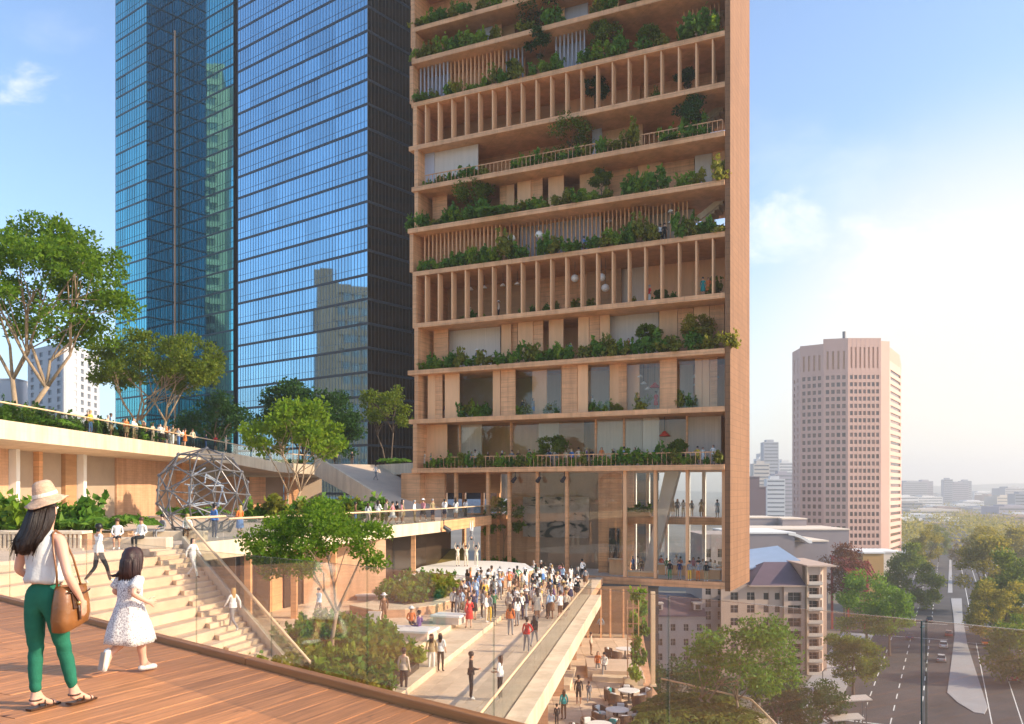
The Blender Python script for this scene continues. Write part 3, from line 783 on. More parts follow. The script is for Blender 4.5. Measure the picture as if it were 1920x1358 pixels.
# storey 6 (open terrace)
panels(6, 2.2, [(789,814,'curtb',-1.3),(815,896,'pale',-1.2),(1110,1128,'curtb',0.6),(1129,1205,'tim3',1.4)])
panels(6, 4.6, [(880,1110,'timber',0)])
# storey 9
panels(9, 2.0, [(782,892,'timber',0.5),(893,924,'curtb',0),(925,940,'tim3',0.1),(941,965,'timber2',0.6),(1052,1058,'tim3',0),(1059,1102,'curtb',0.3),(1103,1160,'tim3',0.8)])
panels(10, 2.0, [(770,950,'timber',0.8),(951,1100,'tim3',0.5),(1101,1200,'timber',0.5)])
panels(11, 2.0, [(770,1360,'timber',0.8)])
panels(12, 2.0, [(770,1360,'timber',0.8)])
# rear wall; open to the back at the right end of every other storey, where cream stairs stand in for sunlit ones
for i in range(len(SB)-1):
    xr = TWD-6.2 if i in (4,6,8,9) else TWD-0.46
    z0, z1 = bay(i)
    tp_('rear_wall', 0.5, xr, 6.1, 6.3, z0, z1, 'tim3')
    if i in (4,6,8,9):
        fl = MB()
        n = 12
        for k in range(n):
            x = TWD-6.0 + k*0.38; zz = z0 + (z1-z0)*(k+1)/n
            fl.box(x, x+0.40, 3.4, 5.2, zz-0.35, zz)
        fl.build('stair_flight', M['cream'], tower)
        MB().bar((TWD-6.0,3.3,z0+1.0),(TWD-1.4,3.3,z1+0.2),0.1,0.5).build('stair_parapet', M['cream'], tower)
        MB().box(TWD-6.1,TWD-0.5,6.5,7.6,z0+(z1-z0)*0.5,z0+(z1-z0)*0.5+0.25).build('stair_landing', M['cream'], tower)
# railings with balusters on storeys 0 and 6
def railing(i, a, b, step):
    z0, _ = bay(i); x0, x1 = tx(a), tx(b)
    r_ = tp_('railing', x0, x1, -0.30, -0.22, z0+1.02, z0+1.10, 'timber')
    bm_ = MB().box(-0.025,0.025,-0.02,0.02,z0,z0+1.02).mesh('baluster', M['timber'])
    n = int((x1-x0)/step)
    for k in range(n+1): link('baluster', bm_, r_, (x0+(x1-x0)*k/n, -0.26, 0))
railing(0, 800, 1352, 0.42); railing(6, 800, 1356, 0.42)
# ------------------------------------------------------------------ the hall at the foot of the tower
HZ0, HZ1 = HF, SB[0]-0.002
hm = [(855,'timber'),(915,'timber'),(955,'timber'),(1008,'timber'),(1063,'timber'),(1172,'tim3'),(1229,'tim3'),(1289,'tim3'),(1357,'tim3')]
for px, m in hm:
    x = tx(px, 0.2); zb = LZ if px < 905 else HF
    tp_('mullion', x-0.13, x+0.13, 0.05, 0.45, zb, HZ1, m)
for (a,_),(b,_) in zip(hm[:-1], hm[1:]):
    x0, x1 = tx(a,0.2)+0.135, tx(b,0.2)-0.135
    if a in (855,1063): continue
    tp_('glass_pane', x0, x1, 0.24, 0.26, LZ if a < 905 else HF, HZ1, 'hallglass')
x0, x1 = tx(1172,0.2), tx(1063,0.2)
tp_('glass_pane', x1+0.135, x0-0.135, 0.24, 0.26, HF, HZ1, 'hallglass')
tp_('wall_panel', tx(1008,6.5), tx(1122,6.5), 6.5, 6.8, HF, HZ1, 'grey')
tp_('wall_panel', tx(955,7.4), tx(1012,7.4), 7.4, 7.6, HF, HZ1, 'brick2')
tp_('core_wall', tx(1122,3.2), tx(1166,3.2), 3.2, 7.0, HF, HZ1, 'timber')
tp_('wall_panel', tx(905,7.9), tx(960,7.9), 7.9, 8.1, HF, LZ, 'brick')
# back glazing of the hall, open to the city beyond
for px in (835,870,905,935,1190,1215,1250,1290,1320):
    x = tx(px, TDEP-0.3); tp_('rear_column', x-0.16,x+0.16,TDEP-0.45,TDEP-0.1, HF, HZ1, 'white' if px > 1100 else 'timber')
M['bluegl'] = glassmat('bluish_glass', (0.62,0.72,0.86), 0.10, 0.03, 0.5)
for a,b in ((835,870),(870,905),(905,935)):
    tp_('glass_pane', tx(a,TDEP-0.3)+0.17, tx(b,TDEP-0.3)-0.17, TDEP-0.3, TDEP-0.28, LZ, HZ1-2.0, 'bluegl')
tp_('wall_panel', tx(830,TDEP-0.3), tx(940,TDEP-0.3), TDEP-0.5, TDEP-0.3, HZ1-2.0, HZ1, 'timber2')
# mezzanine and leaning column
tp_('mezzanine', tx(1172,4.5), TWD-0.46, 4.5, 7.6, -1.5, -0.85, 'timber')
tp_('mezzanine', tx(822,1.0), tx(905,1.0), 0.5, 7.6, LZ-0.5, LZ, 'timber')
dm = MB(); za, zb_ = HF, HZ1
xa, xb = tx(1216,3.0), tx(1262,3.0)
dm.hexa([(xa-0.45,2.6,za),(xa+0.45,2.6,za),(xa+0.45,3.4,za),(xa-0.45,3.4,za),(xb-0.65,2.6,zb_),(xb+0.65,2.6,zb_),(xb+0.65,3.4,zb_),(xb-0.65,3.4,zb_)])
dm.build('leaning_column', mat('pale_concrete',(0.62,0.55,0.48),0.7,0.05,1), tower, bevel=0.03)
# abstract ink picture on the grey hall wall: dark strokes of its own on a pale board
art = thing('wall_picture', 'large pale abstract picture with dark inky strokes on the grey hall wall', 'picture', tw(tx(1042,6.4),6.40,0), TANG)
wA = tx(1104,6.4)-tx(980,6.4)
am, an, al, ap = new_mat('ink_picture')
tcn = an.new('ShaderNodeTexCoord'); mpp = an.new('ShaderNodeMapping'); mpp.inputs['Scale'].default_value = (0.5,1,1.0); mpp.inputs['Rotation'].default_value=(0,0.5,0)
n1 = an.new('ShaderNodeTexNoise'); n1.inputs['Scale'].default_value = 0.9; n1.inputs['Detail'].default_value = 8; n1.inputs['Distortion'].default_value = 1.6
al.new(tcn.outputs['Object'], mpp.inputs[0]); al.new(mpp.outputs[0], n1.inputs['Vector'])
cr = an.new('ShaderNodeValToRGB'); e = cr.color_ramp.elements
e[0].position=0.36; e[0].color=(0.03,0.05,0.05,1); e[1].position=0.44; e[1].color=(0.42,0.36,0.30,1)
x_=cr.color_ramp.elements.new(0.6); x_.color=(0.50,0.44,0.38,1)
al.new(n1.outputs['Fac'], cr.inputs[0]); al.new(cr.outputs[0], ap.inputs['Base Color'])
zA0, zA1 = tz(1042,1008,6.4), tz(1042,932,6.4)
MB().box(-wA/2,wA/2,-0.08,0.0,zA0,zA1).build('board', am, art)
# counters, tables and a planter in the hall
def block(name,label,cat,px0,px1,y,dy,z,h,m,grp=None):
    x0,x1 = tx(px0,y),tx(px1,y)
    t = thing(name,label,cat,tw(x0,y,z),TANG,grp)
    MB().box(0,x1-x0,0,dy,h-0.12,h).build('top', M[m], t, bevel=0.02)
    MB().box(0.08,x1-x0-0.08,0.1,dy-0.1,0,h-0.121).build('body', M['tim3'], t)
    return t
block('counter','long white-topped serving counter inside the glazed hall','counter',1232,1350,3.4,0.9,HF,1.05,'white')
block('counter','shorter pale counter near the corner window of the hall','counter',1290,1352,1.3,0.7,HF,0.95,'white')
block('display_stand','slatted sunlit display stand beside the timber core in the hall','stand',1140,1168,1.6,0.6,HF,1.5,'cream')
block('hall_bench','low timber bench by the first windows of the hall','bench',1175,1226,1.0,0.6,HF,0.5,'cream')
sh = thing('black_panel', 'dark poster panel with pale print standing by the timber core wall', 'panel', tw(tx(1152,3.0),3.0,HF+1.0), TANG)
pm_ , pn_, pl_, pp_ = new_mat('dark_print')
vt = pn_.new('ShaderNodeTexVoronoi'); vt.inputs['Scale'].default_value=2.2
tcn = pn_.new('ShaderNodeTexCoord'); pl_.new(tcn.outputs['Object'], vt.inputs['Vector'])
cr = pn_.new('ShaderNodeValToRGB'); cr.color_ramp.elements[0].color=(0.35,0.33,0.31,1); cr.color_ramp.elements[1].position=0.35; cr.color_ramp.elements[1].color=(0.02,0.02,0.022,1)
pl_.new(vt.outputs['Distance'], cr.inputs[0]); pl_.new(cr.outputs[0], pp_.inputs['Base Color'])
MB().box(-0.5,0.5,-0.06,0,0,3.2).build('board', pm_, sh)
MB().box(-0.55,0.55,-0.05,0.02,-1.0,-0.002).build('stand', M['dgrey'], sh)
# small stage spotlights under the slabs and on the bridge end
def spotlight(p, rz, label):
    t = thing('spotlight', label, 'spotlight', p, rz, 'black stage spotlights')
    MB().tube([(0,0,0),(0,0.5,-0.35)],[0.16,0.20],10).build('housing', M['dgrey'], t)
    MB().box(-0.03,0.03,-0.03,0.03,0.0,0.55).build('bracket', M['dgrey'], t)
spotlight(tw(tx(968),-0.2,SB[0]-0.55), 2.6, 'black spotlight hung under the planted balcony, left of the other two')
spotlight(tw(tx(1014),-0.2,SB[0]-0.55), 2.6, 'black spotlight hung under the planted balcony, middle of three')
spotlight(tw(tx(1060),-0.2,SB[0]-0.55), 2.6, 'black spotlight hung under the planted balcony, right of the other two')
e_ = T0+BD*29.6+BN*0.5
spotlight((e_.x,e_.y,LZ-0.4), -1.2, 'black spotlight fixed at the shaded end of the bridge fascia')
# pendants
gm_ = mat('frosted_globe', (0.80,0.78,0.74), 0.4, 0.03, 2)
def pendant(i, px, py, y, kind, label):
    z = tz(px, py, y); zc = SB[i+1]
    t = thing('pendant_lamp', label, 'pendant lamp', tw(tx(px,y),y,z), 0, 'pendants hanging on the upper floors')
    if kind == 'globe':
        MB().lathe([(0.02,-0.36),(0.22,-0.30),(0.36,-0.12),(0.38,0.02),(0.30,0.22),(0.12,0.34),(0.02,0.36)],14).build('globe', gm_, t, smooth=True)
        MB().tube([(0,0,0.36),(0,0,zc-z)],0.02,5).build('cord', M['dgrey'], t)
    else:
        MB().lathe([(0.30,-0.14),(0.28,-0.08),(0.12,0.08),(0.03,0.14)],14).build('shade', M['white'], t, smooth=True)
        MB().tube([(0,0,0.14),(0,0,zc-z)],0.02,5).build('cord', M['dgrey'], t)
for px,py,lab in ((1078,522,'white globe pendant behind the fins, left of three'),(1128,520,'white globe pendant behind the fins, upper right of three'),(1135,540,'white globe pendant behind the fins, lowest of three')):
    pendant(3, px, py, 1.5, 'globe', lab)
for px,py,lab in ((1011,440,'white globe pendant in front of the bluish slat screen'),(959,447,'white globe pendant left of the bluish slat screen')):
    pendant(4, px, py, 0.8, 'globe', lab)
for k,(px,py) in enumerate(((1142,413),(1198,405),(1147,433),(1203,427),(1258,395),(1258,416))):
    pendant(4, px, py, 2.0, 'shade', 'small white cone pendant above the planted ledge, %s from the left' % ORD[k])
for k,(px,py) in enumerate(((882,541),(908,538),(943,534),(970,531))):
    pendant(3, px, py, 2.2, 'shade', 'small white cone pendant between the left-hand fins, %s from the left' % ORD[k])
for k,(px,py) in enumerate(((1200,705),(1207,718),(1215,728),(1303,705),(1306,720),(1342,705))):
    pendant(1, px, py, 2.6, 'shade', 'small cone pendant behind the shutters on the right, %s from the left' % ORD[k])
red = mat('red_cloth', (0.55,0.06,0.03), 0.7)
for px,py,i,lab in ((1228,722,1,'red cone lampshade hanging behind the broad shutters'),(1246,813,0,'red cone lampshade hanging over the lowest balcony room')):
    z = tz(px,py,2.4); t = thing('lampshade', lab, 'lampshade', tw(tx(px,2.4),2.4,z))
    MB().lathe([(0.5,-0.25),(0.46,-0.18),(0.1,0.2),(0.03,0.25)],14).build('shade', red, t)
    MB().tube([(0,0,0.25),(0,0,SB[i+1]-z)],0.02,5).build('cord', M['dgrey'], t)
# ------------------------------------------------------------------ glass towers on the left
LD = Vector((-0.788, 0.616, 0)); RD = Vector((0.616, 0.788, 0))
def curtain(bt, p0, p1, z0, z1, zoff, bayw, pane_m, band_m, mull_m, step, band_h=0.42, flo=4.0, tilt=0.0025, mid=True):
    """one glazed face from p0 to p1 (plan points; outside is to the right of that direction), floor bands at zoff + k*flo"""
    p0, p1 = Vector(p0), Vector(p1); L = (p1-p0).length; t = (p1-p0).normalized(); n = Vector((t.y, -t.x, 0))
    ang = math.atan2(t.y, t.x)
    nb = max(1, round(L/bayw)); w = L/nb
    k0 = math.floor((z0-zoff)/flo); k1 = math.ceil((z1-zoff)/flo)
    pm = MB().add([(0,0,0),(w,0,0),(w,0,flo-band_h),(0,0,flo-band_h)], [(0,1,2,3)]).mesh('glass_pane', pane_m)
    bme = MB().box(0, L, -0.07, 0.05, -band_h, 0).mesh('spandrel', band_m)
    for k in range(k0, k1):
        zb = zoff + k*flo
        o = link('spandrel', bme, bt, (p0.x,p0.y,zb)); o.rotation_euler = (0,0,ang)
        for j in range(nb):
            p = p0 + t*(j*w)
            o = link('glass_pane', pm, bt, (p.x,p.y,zb)); o.rotation_euler = (R.gauss(0,tilt*0.6), 0, ang+R.gauss(0,tilt))
    mb = MB()
    m = int(L/step)
    for j in range(m+1):
        p = p0 + t*(L*j/m); e = 0.038
        a = p-t*e; b = p+t*e
        mb.hexa([(a.x,a.y,z0),(a.x+n.x*0.045,a.y+n.y*0.045,z0),(b.x+n.x*0.045,b.y+n.y*0.045,z0),(b.x,b.y,z0),(a.x,a.y,z1),(a.x+n.x*0.045,a.y+n.y*0.045,z1),(b.x+n.x*0.045,b.y+n.y*0.045,z1),(b.x,b.y,z1)])
    if mid:
        for k in range(k0, k1):
            zb = zoff+k*flo+ (flo-band_h)*0.30
            q0 = p0+n*0.01; q1 = p1+n*0.01
            mb.bar((q0.x,q0.y,zb),(q1.x,q1.y,zb),0.06,0.05)
    stuff(mb.build('mullions', mull_m, bt))
paneB = mirrormat('blue_glass', (0.27,0.46,0.58)); paneBr = mirrormat('brown_reflection_glass', (0.30,0.24,0.20))  # right face: dark brown reflection put into glass and mullion colour
bandB = mat('blue_spandrel', (0.02,0.028,0.04), 0.35, 0.1, 1); mullB = mat('blue_mullion', (0.13,0.19,0.26), 0.4, 0.1, 1, metal=0.4)
mullBr = mat('brown_mullion', (0.06,0.045,0.035), 0.5, 0.1, 1)
C = Vector((-23.7,140,0))
gb = thing('glass_tower', 'tall blue glass office tower with dark floor bands behind the terrace trees', 'tower', (0,0,0))
gi = 0.35
MB().prism([(C-RD*-gi+LD*gi)[:2], (C+LD*36-LD*gi+RD*gi)[:2], (C+LD*36+RD*45)[:2], (C+RD*45+LD*gi)[:2]], 0, 112).build('core', M['dgrey'], gb)
curtain(gb, C+LD*36, C, 0, 112, 77.3-76, 4.0, paneB, bandB, mullB, 0.8)
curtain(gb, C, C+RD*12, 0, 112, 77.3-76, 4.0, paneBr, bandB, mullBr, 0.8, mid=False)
paneA = mirrormat('teal_glass', (0.095,0.38,0.43)); bandA = mat('teal_spandrel', (0.01,0.04,0.055), 0.35, 0.1, 1); mullA = mat('teal_mullion', (0.03,0.09,0.115), 0.4, 0.1, 1, metal=0.3)
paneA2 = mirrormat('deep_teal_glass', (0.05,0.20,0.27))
d1 = 174.0; A1r = Vector(((275-CX)/F*d1, d1, 0))
A1l = A1r + LD*9.0
# length of the left face from its left pixel
r = (217-CX)/F; t_ = (r*d1 - A1r.x)/(LD.x - r*LD.y); A1l = A1r + LD*t_
A2 = A1r + RD*6.7
A3 = A2 - LD*20.2
ga = thing('glass_tower', 'teal glass tower with a folded front left of the blue one', 'tower', (0,0,0))
MB().prism([(A1l+RD*gi)[:2], (A1r+RD*gi+LD*gi)[:2], (A2+RD*gi+LD*gi)[:2], (A3+RD*gi)[:2], (A3+RD*30)[:2], (A1l+RD*30)[:2]], 0, 125).build('core', M['dgrey'], ga)
curtain(ga, A1l, A1r, 0, 125, 1.2, 3.6, paneA, bandA, mullA, 0.9, 0.35)
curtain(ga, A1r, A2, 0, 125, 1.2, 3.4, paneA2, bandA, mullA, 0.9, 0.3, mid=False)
curtain(ga, A2, A3, 0, 125, 1.2, 4.0, paneA, bandA, mullA, 0.9, 0.35)
MB().bar((A2.x-0.3,A2.y-0.4,0),(A2.x-0.3,A2.y-0.4,98),0.35,0.35).build('corner_trim', M['brick2'], ga)

# ------------------------------------------------------------------ a facade of wall strips with windows set back in it
def facade(b, p0, p1, z0, rows, rowh, cols, ww, wh, sill, wallm, glassm, depth=0.35, margin=(0,0), top=0.0, limit=[10**9], core=True, framem=None, piers='wall'):
    """p0->p1 with the outside on the right; cols = number of windows; windows are children, the wall is strips round them"""
    p0, p1 = Vector(p0), Vector(p1); L = (p1-p0).length; t = (p1-p0).normalized(); n = Vector((t.y,-t.x,0)); ang = math.atan2(t.y,t.x)
    usable = L - margin[0] - margin[1]; pitch = usable/cols
    h = rows*rowh + top
    mb = MB()
    xs = [0.0]
    for j in range(cols):
        xc = margin[0] + (j+0.5)*pitch
        xs += [xc-ww/2, xc+ww/2]
    xs.append(L)
    for k in range(0, len(xs), 2):
        if xs[k+1]-xs[k] > 0.02: mb.box(xs[k], xs[k+1], 0, depth, 0, h)
    for j in range(cols):
        xc = margin[0]+(j+0.5)*pitch
        zz = 0.0
        for r_ in range(rows):
            zs = r_*rowh + sill
            mb.box(xc-ww/2, xc+ww/2, 0.03, depth, zz, zs); zz = zs + wh
        mb.box(xc-ww/2, xc+ww/2, 0.03, depth, zz, h)
    w_ = mb.build(piers, wallm, b, loc=(p0.x,p0.y,z0)); w_.rotation_euler=(0,0,ang)
    gm = MB().box(-ww/2, ww/2, depth-0.06, depth-0.02, 0, wh)
    mats = [glassm]
    if framem:
        gm.box(-0.05,0.05,depth-0.14,depth-0.062,0,wh,1); gm.box(-ww/2,ww/2,depth-0.14,depth-0.062,wh*0.48,wh*0.48+0.08,1); mats.append(framem)
    gme = gm.mesh('window', mats)
    rest = MB()
    for r_ in range(rows):
        for j in range(cols):
            x = margin[0]+(j+0.5)*pitch; z = r_*rowh+sill
            if limit[0] > 0:
                o = link('window', gme, b, (p0.x+t.x*x, p0.y+t.y*x, z0+z)); o.rotation_euler=(0,0,ang); limit[0] -= 1
            else: rest.box(x-ww/2, x+ww/2, depth-0.06, depth-0.02, z, z+wh)
    if rest.v:
        o = stuff(rest.build('window', glassm, b, loc=(p0.x,p0.y,z0))); o.rotation_euler=(0,0,ang)
# the pink tower
dP = 415.0
def pp(px, d): return Vector(((px-CX)/F*d, d, 0))
pinkm = mat('pink_granite', (0.66,0.40,0.31), 0.7, 0.05, 0.05); wing = mat('brown_glass', (0.16,0.085,0.06), 0.2, 0.2, 0.2, spec=0.7, rnd=0.6)
pk = thing('pink_tower', 'tall pinkish office tower with a faceted front and small square windows', 'tower', (0,0,0))
PP = [pp(1485.5,430), pp(1500,417), pp(1544,410), pp(1590,407), pp(1652,407), pp(1668,408.5), pp(1690,436)]
zt = [zpx(661,430), zpx(657,417), zpx(645,410), zpx(634,407), zpx(634,407), zpx(640,408), zpx(655,436)]
base = GZ; rowh = 13.45/F*409
cc = Vector((sum(p.x for p in PP)/7, 455, 0))
MB().prism([(p + (cc-p).normalized()*0.9)[:2] for p in PP] + [(pp(1690,470))[:2], (pp(1486,470))[:2]], base, lambda x,y: 71).build('core', M['grey'], pk)
lim = [295]
spec = [(3,4,5),(4,5,1),(2,3,4),(1,2,4),(0,1,2),(5,6,5)]
for a,b,c in [(3,4,6),(2,3,4),(1,2,3),(0,1,2),(5,6,5)]:
    pass
H = {}
for a,b,c,ww in ((3,4,7,1.40),(2,3,4,1.55),(1,2,4,1.55),(0,1,2,1.5)):
    zb = zpx(1052,407); rows = 26
    facade(pk, PP[a], PP[b], zb, rows, rowh, c, ww, 1.95, 0.8, pinkm, wing, 0.55, top=0.3, limit=lim, margin=(0.6,0.6))
    zt0 = zb+rows*rowh+0.3; zt1 = min(zt[a],zt[b])-0.4
    facade(pk, PP[a], PP[b], zt0, 1, zt1-zt0, c, ww*0.62, (zt1-zt0)*0.62, (zt1-zt0)*0.14, pinkm, M['brick2'], 0.6, margin=(0.6,0.6), limit=[99], piers='crown_wall')
    MB().prism([PP[a][:2],PP[b][:2],(PP[b]+(cc-PP[b]).normalized()*3)[:2],(PP[a]+(cc-PP[a]).normalized()*3)[:2]], zt1, max(zt[a],zt[b])).build('parapet', pinkm, pk)
facade(pk, PP[5], PP[6], zpx(1052,407), 27, rowh, 1, (PP[6]-PP[5]).length*0.86, 1.5, 1.0, pinkm, wing, 0.5, top=3.0, limit=[27])
MB().prism([PP[4][:2],PP[5][:2],(PP[5]+Vector((0,3,0)))[:2],(PP[4]+Vector((0,3,0)))[:2]], base, zt[5]).build('corner_shaft', pinkm, pk)
MB().tube([(pp(1583,415).x,415,70),(pp(1583,415).x,415,zpx(622,415))],0.9,8).build('mast', M['steel'], pk)
MB().prism([(p+ (cc-p).normalized()*0.5)[:2] for p in PP]+[(pp(1690,470))[:2],(pp(1486,470))[:2]], base, zpx(1052,407)).build('base', pinkm, pk)

# the apartment block below the tower
aw = mat('apartment_wall', (0.50,0.36,0.28), 0.8, 0.06, 0.2); awg = mat('apartment_wall_grey', (0.42,0.35,0.33), 0.8, 0.06, 0.2)
ag = mat('dark_window', (0.05,0.032,0.025), 0.2, 0.3, 1, spec=0.6, rnd=0.3); afr = mat('window_frame', (0.35,0.27,0.22), 0.6)
roofp = mat('purple_slate', (0.115,0.075,0.095), 0.7, 0.1, 0.4); roofb = mat('pale_blue_metal', (0.30,0.38,0.50), 0.45, 0.06, 0.4)
ap_ = thing('apartment_block', 'cream apartment block with purple hipped roof beside the foot of the tower', 'building', (0,0,0))
dA = 168.0
ax = lambda px: (px-CX)/F*dA
zA = lambda py: zpx(py, dA)
fh = 24.0/F*dA
# right wing, main face
lim2=[300]
zt_ = zA(1097); n = 7
MB().box(ax(1405),ax(1508),dA+0.4,dA+16,GZ,zt_).build('core', aw, ap_)
facade(ap_, (ax(1352),dA,0),(ax(1426),dA,0), zt_-n*fh-1.0, n, fh, 2, 1.5, 1.5, 0.55, aw, ag, 0.4, top=1.0, framem=afr, margin=(1,0.3), limit=lim2)
facade(ap_, (ax(1426),dA,0),(ax(1468),dA,0), zt_-n*fh-1.0, n, fh, 2, 1.0, 1.35, 0.6, aw, ag, 0.4, top=1.0, limit=lim2)
facade(ap_, (ax(1468),dA-0.6,0),(ax(1508),dA-0.6,0), zt_-n*fh-1.0, n, fh, 1, 2.6, 1.7, 0.4, aw, ag, 0.9, top=1.0, framem=afr, limit=lim2)
MB().box(ax(1352),ax(1508),dA+0.0,dA+0.39,GZ,zt_-n*fh-1.0).build('wall', aw, ap_)
# balconies stack and end wing
zt2 = zA(1062)
MB().box(ax(1511),ax(1558),dA+2.2,dA+18,GZ,zt2).build('core', aw, ap_)
facade(ap_, (ax(1511),dA-1,0),(ax(1535),dA-1,0), zt2-8*fh-1.2, 8, fh, 1, 1.9, 1.75, 0.35, aw, ag, 1.2, top=1.2, framem=afr, limit=lim2)
facade(ap_, (ax(1536),dA+0.2,0),(ax(1549),dA+1.6,0), zt2-8*fh-1.2, 8, fh, 1, 0.8, 1.5, 0.5, aw, ag, 0.4, top=1.2, limit=lim2)
facade(ap_, (ax(1549),dA+1.6,0),(ax(1560),dA+4.5,0), zt2-8*fh-1.2, 8, fh, 1, 1.4, 1.5, 0.5, aw, ag, 0.4, top=1.2, limit=lim2)
MB().box(ax(1511),ax(1558),dA+1.0,dA+2.19,GZ,zt2-8*fh-1.2).build('wall', aw, ap_)
bme = MB().box(ax(1511)-0.1,ax(1535)+0.1,dA-1.9,dA-1.01,0,0.12).box(ax(1511)-0.1,ax(1535)+0.1,dA-1.95,dA-1.88,0.12,0.75).mesh('balcony', M['pale'])
for k in range(8): link('balcony', bme, ap_, (0,0,zt2-8*fh-1.2+k*fh+0.2))
MB().box(ax(1509.2),ax(1510.8),dA-1.2,dA-0.4,GZ,zt2).build('downpipe', M['cream'], ap_)
# roofs
MB().add([(ax(1404),dA-0.9,zt_),(ax(1509),dA-0.9,zt_),(ax(1509),dA+9,zA(1061)),(ax(1458),dA+9,zA(1061)),(ax(1404),dA+17,zt_),(ax(1509),dA+17,zt_)],[(0,1,2,3),(0,3,4),(3,2,5,4)]).build('roof', roofp, ap_)
MB().box(ax(1402),ax(1510),dA-1.0,dA+0.5,zt_-0.25,zt_-0.01).build('eaves', aw, ap_)
MB().hexa([(ax(1405),dA+9.1,zA(1080)),(ax(1530),dA+9.1,zA(1062)),(ax(1530),dA+26,zA(1062)),(ax(1405),dA+26,zA(1080)),(ax(1405),dA+9.1,zA(1077)),(ax(1530),dA+9.1,zA(1058)),(ax(1535),dA+26,zA(1045)+0.6),(ax(1405),dA+26,zA(1062)+0.6)]).build('metal_roof', roofb, ap_)
MB().box(ax(1511)-0.3,ax(1558)+0.5,dA-1.6,dA+17,zt2,zt2+0.3).build('roof_slab', aw, ap_)
# middle bay and left wing with dormers
facade(ap_, (ax(1325),dA+4,0),(ax(1372),dA+4,0), GZ+2, 9, fh, 2, 1.1, 1.7, 0.4, awg, ag, 0.4, top=2.5, framem=afr, limit=lim2)
facade(ap_, (ax(1372),dA+1.5,0),(ax(1406),dA+1.5,0), GZ+2, 9, fh, 1, 1.7, 1.7, 0.35, awg, ag, 0.4, top=2.5, framem=afr, limit=lim2)
MB().box(ax(1325),ax(1408),dA+4.41,dA+20,GZ,GZ+2+9*fh+2.5).build('core', awg, ap_)
lw_ = thing('apartment_house', 'lower grey-pink apartment wing with a slate mansard and dormers seen under the tower', 'building', (0,0,0))
ze = zA(1160)
facade(lw_, (ax(1180),dA+3,0),(ax(1330),dA+3,0), ze-4*(28/F*dA)-0.8, 4, 28/F*dA, 6, 0.95, 1.35, 0.8, awg, ag, 0.4, top=0.8, framem=afr)
MB().box(ax(1180),ax(1330),dA+3.41,dA+18,GZ,ze).build('core', awg, lw_)
MB().hexa([(ax(1180),dA+2.6,ze),(ax(1331),dA+2.6,ze),(ax(1331),dA+18,ze),(ax(1180),dA+18,ze),(ax(1182),dA+5.5,zA(1124)),(ax(1328),dA+5.5,zA(1131)),(ax(1328),dA+15,zA(1131)),(ax(1182),dA+15,zA(1124))]).build('roof', roofp, lw_)
for px in (1240,1315):
    d_ = MB().box(ax(px)-0.85,ax(px)+0.85,dA+2.9,dA+5,zA(1148),zA(1136)).build('dormer', awg, lw_)
    MB().box(ax(px)-0.5,ax(px)+0.5,dA+2.86,dA+2.91,zA(1146.5),zA(1138)).build('window', ag, d_)
    MB().box(ax(px)-0.98,ax(px)+0.98,dA+2.8,dA+5,zA(1136)+0.005,zA(1134)).build('roof', M['pale'], d_)
# low white and grey roofs of the halls behind
lil = mat('lilac_grey_wall', (0.27,0.23,0.24), 0.8, 0.06, 0.1); creamw = mat('cream_wall', (0.72,0.60,0.48), 0.75, 0.05, 0.1); whr = mat('white_roof', (0.80,0.78,0.75), 0.5, 0.03, 0.2)
def bldg(name, label, px0, px1, pyt, d, dep, m, rm=None, par=0.0, cat='building'):
    t = thing(name, label, cat, (0,0,0))
    x0,x1 = (px0-CX)/F*d,(px1-CX)/F*d; z = zpx(pyt,d)
    MB().box(x0,x1,d,d+dep,GZ,z).build('wall', m, t)
    MB().box(x0-0.3,x1+0.3,d-0.3,d+dep,z+0.002,z+0.45).build('roof', rm or creamw, t)
    return t
t = bldg('concert_hall','long lilac-grey hall with a white roof that curves down at its right end',1380,1490,1001,262,30,lil,whr)
x0 = (1478-CX)/F*262; z0 = zpx(1001,262); z1 = zpx(1016,262)
prof = [(x0+ i*0.9, z0+0.45-(z0-z1)*(1-math.cos(min(1,i/7)*math.pi/2))) for i in range(9)]
mb = MB()
for i in range(8):
    (xa,za_),(xb,zb2) = prof[i],prof[i+1]
    mb.hexa([(xa,261.6,za_-0.9),(xb,261.6,zb2-0.9),(xb,292,zb2-0.9),(xa,292,za_-0.9),(xa,261.6,za_),(xb,261.6,zb2),(xb,292,zb2),(xa,292,za_)])
mb.build('roof_curve', whr, t)
bldg('hall_annex','low lilac-grey block with cream coping in front of the pink tower, lower one',1470,1552,1016,268,25,lil,creamw)
bldg('hall_annex','wide lilac-grey block with cream coping in front of the pink tower, upper one',1405,1592,994,300,28,lil,creamw)
bldg('roof_house','small lilac plant room with a cream end on the wide roof, right-hand one',1467,1512,974,325,20,lil,creamw)
bldg('roof_house','small lilac plant room on the wide roof next to the tower edge',1405,1461,972,330,20,lil,creamw)
bldg('stepped_block','dark purple stepped office block just right of the tower edge',1398,1424,895,380,30,mat('purple_wall',(0.16,0.115,0.13),0.8,0.05,0.1),lil)
bldg('stepped_block','dark purple lower step of the office block next to the tower edge',1424,1436,914,382,30,mat('purple_wall_b',(0.16,0.115,0.13),0.8,0.05,0.1),lil)
yel = mat('ochre_wall',(0.46,0.27,0.10),0.8,0.05,0.2)
bldg('ochre_house','ochre walled building with pale flat roof beside the street trees',1618,1657,1038,235,14,yel,whr)
bldg('white_shed','white low roof behind the ochre building',1640,1690,1036,300,14,creamw,whr)
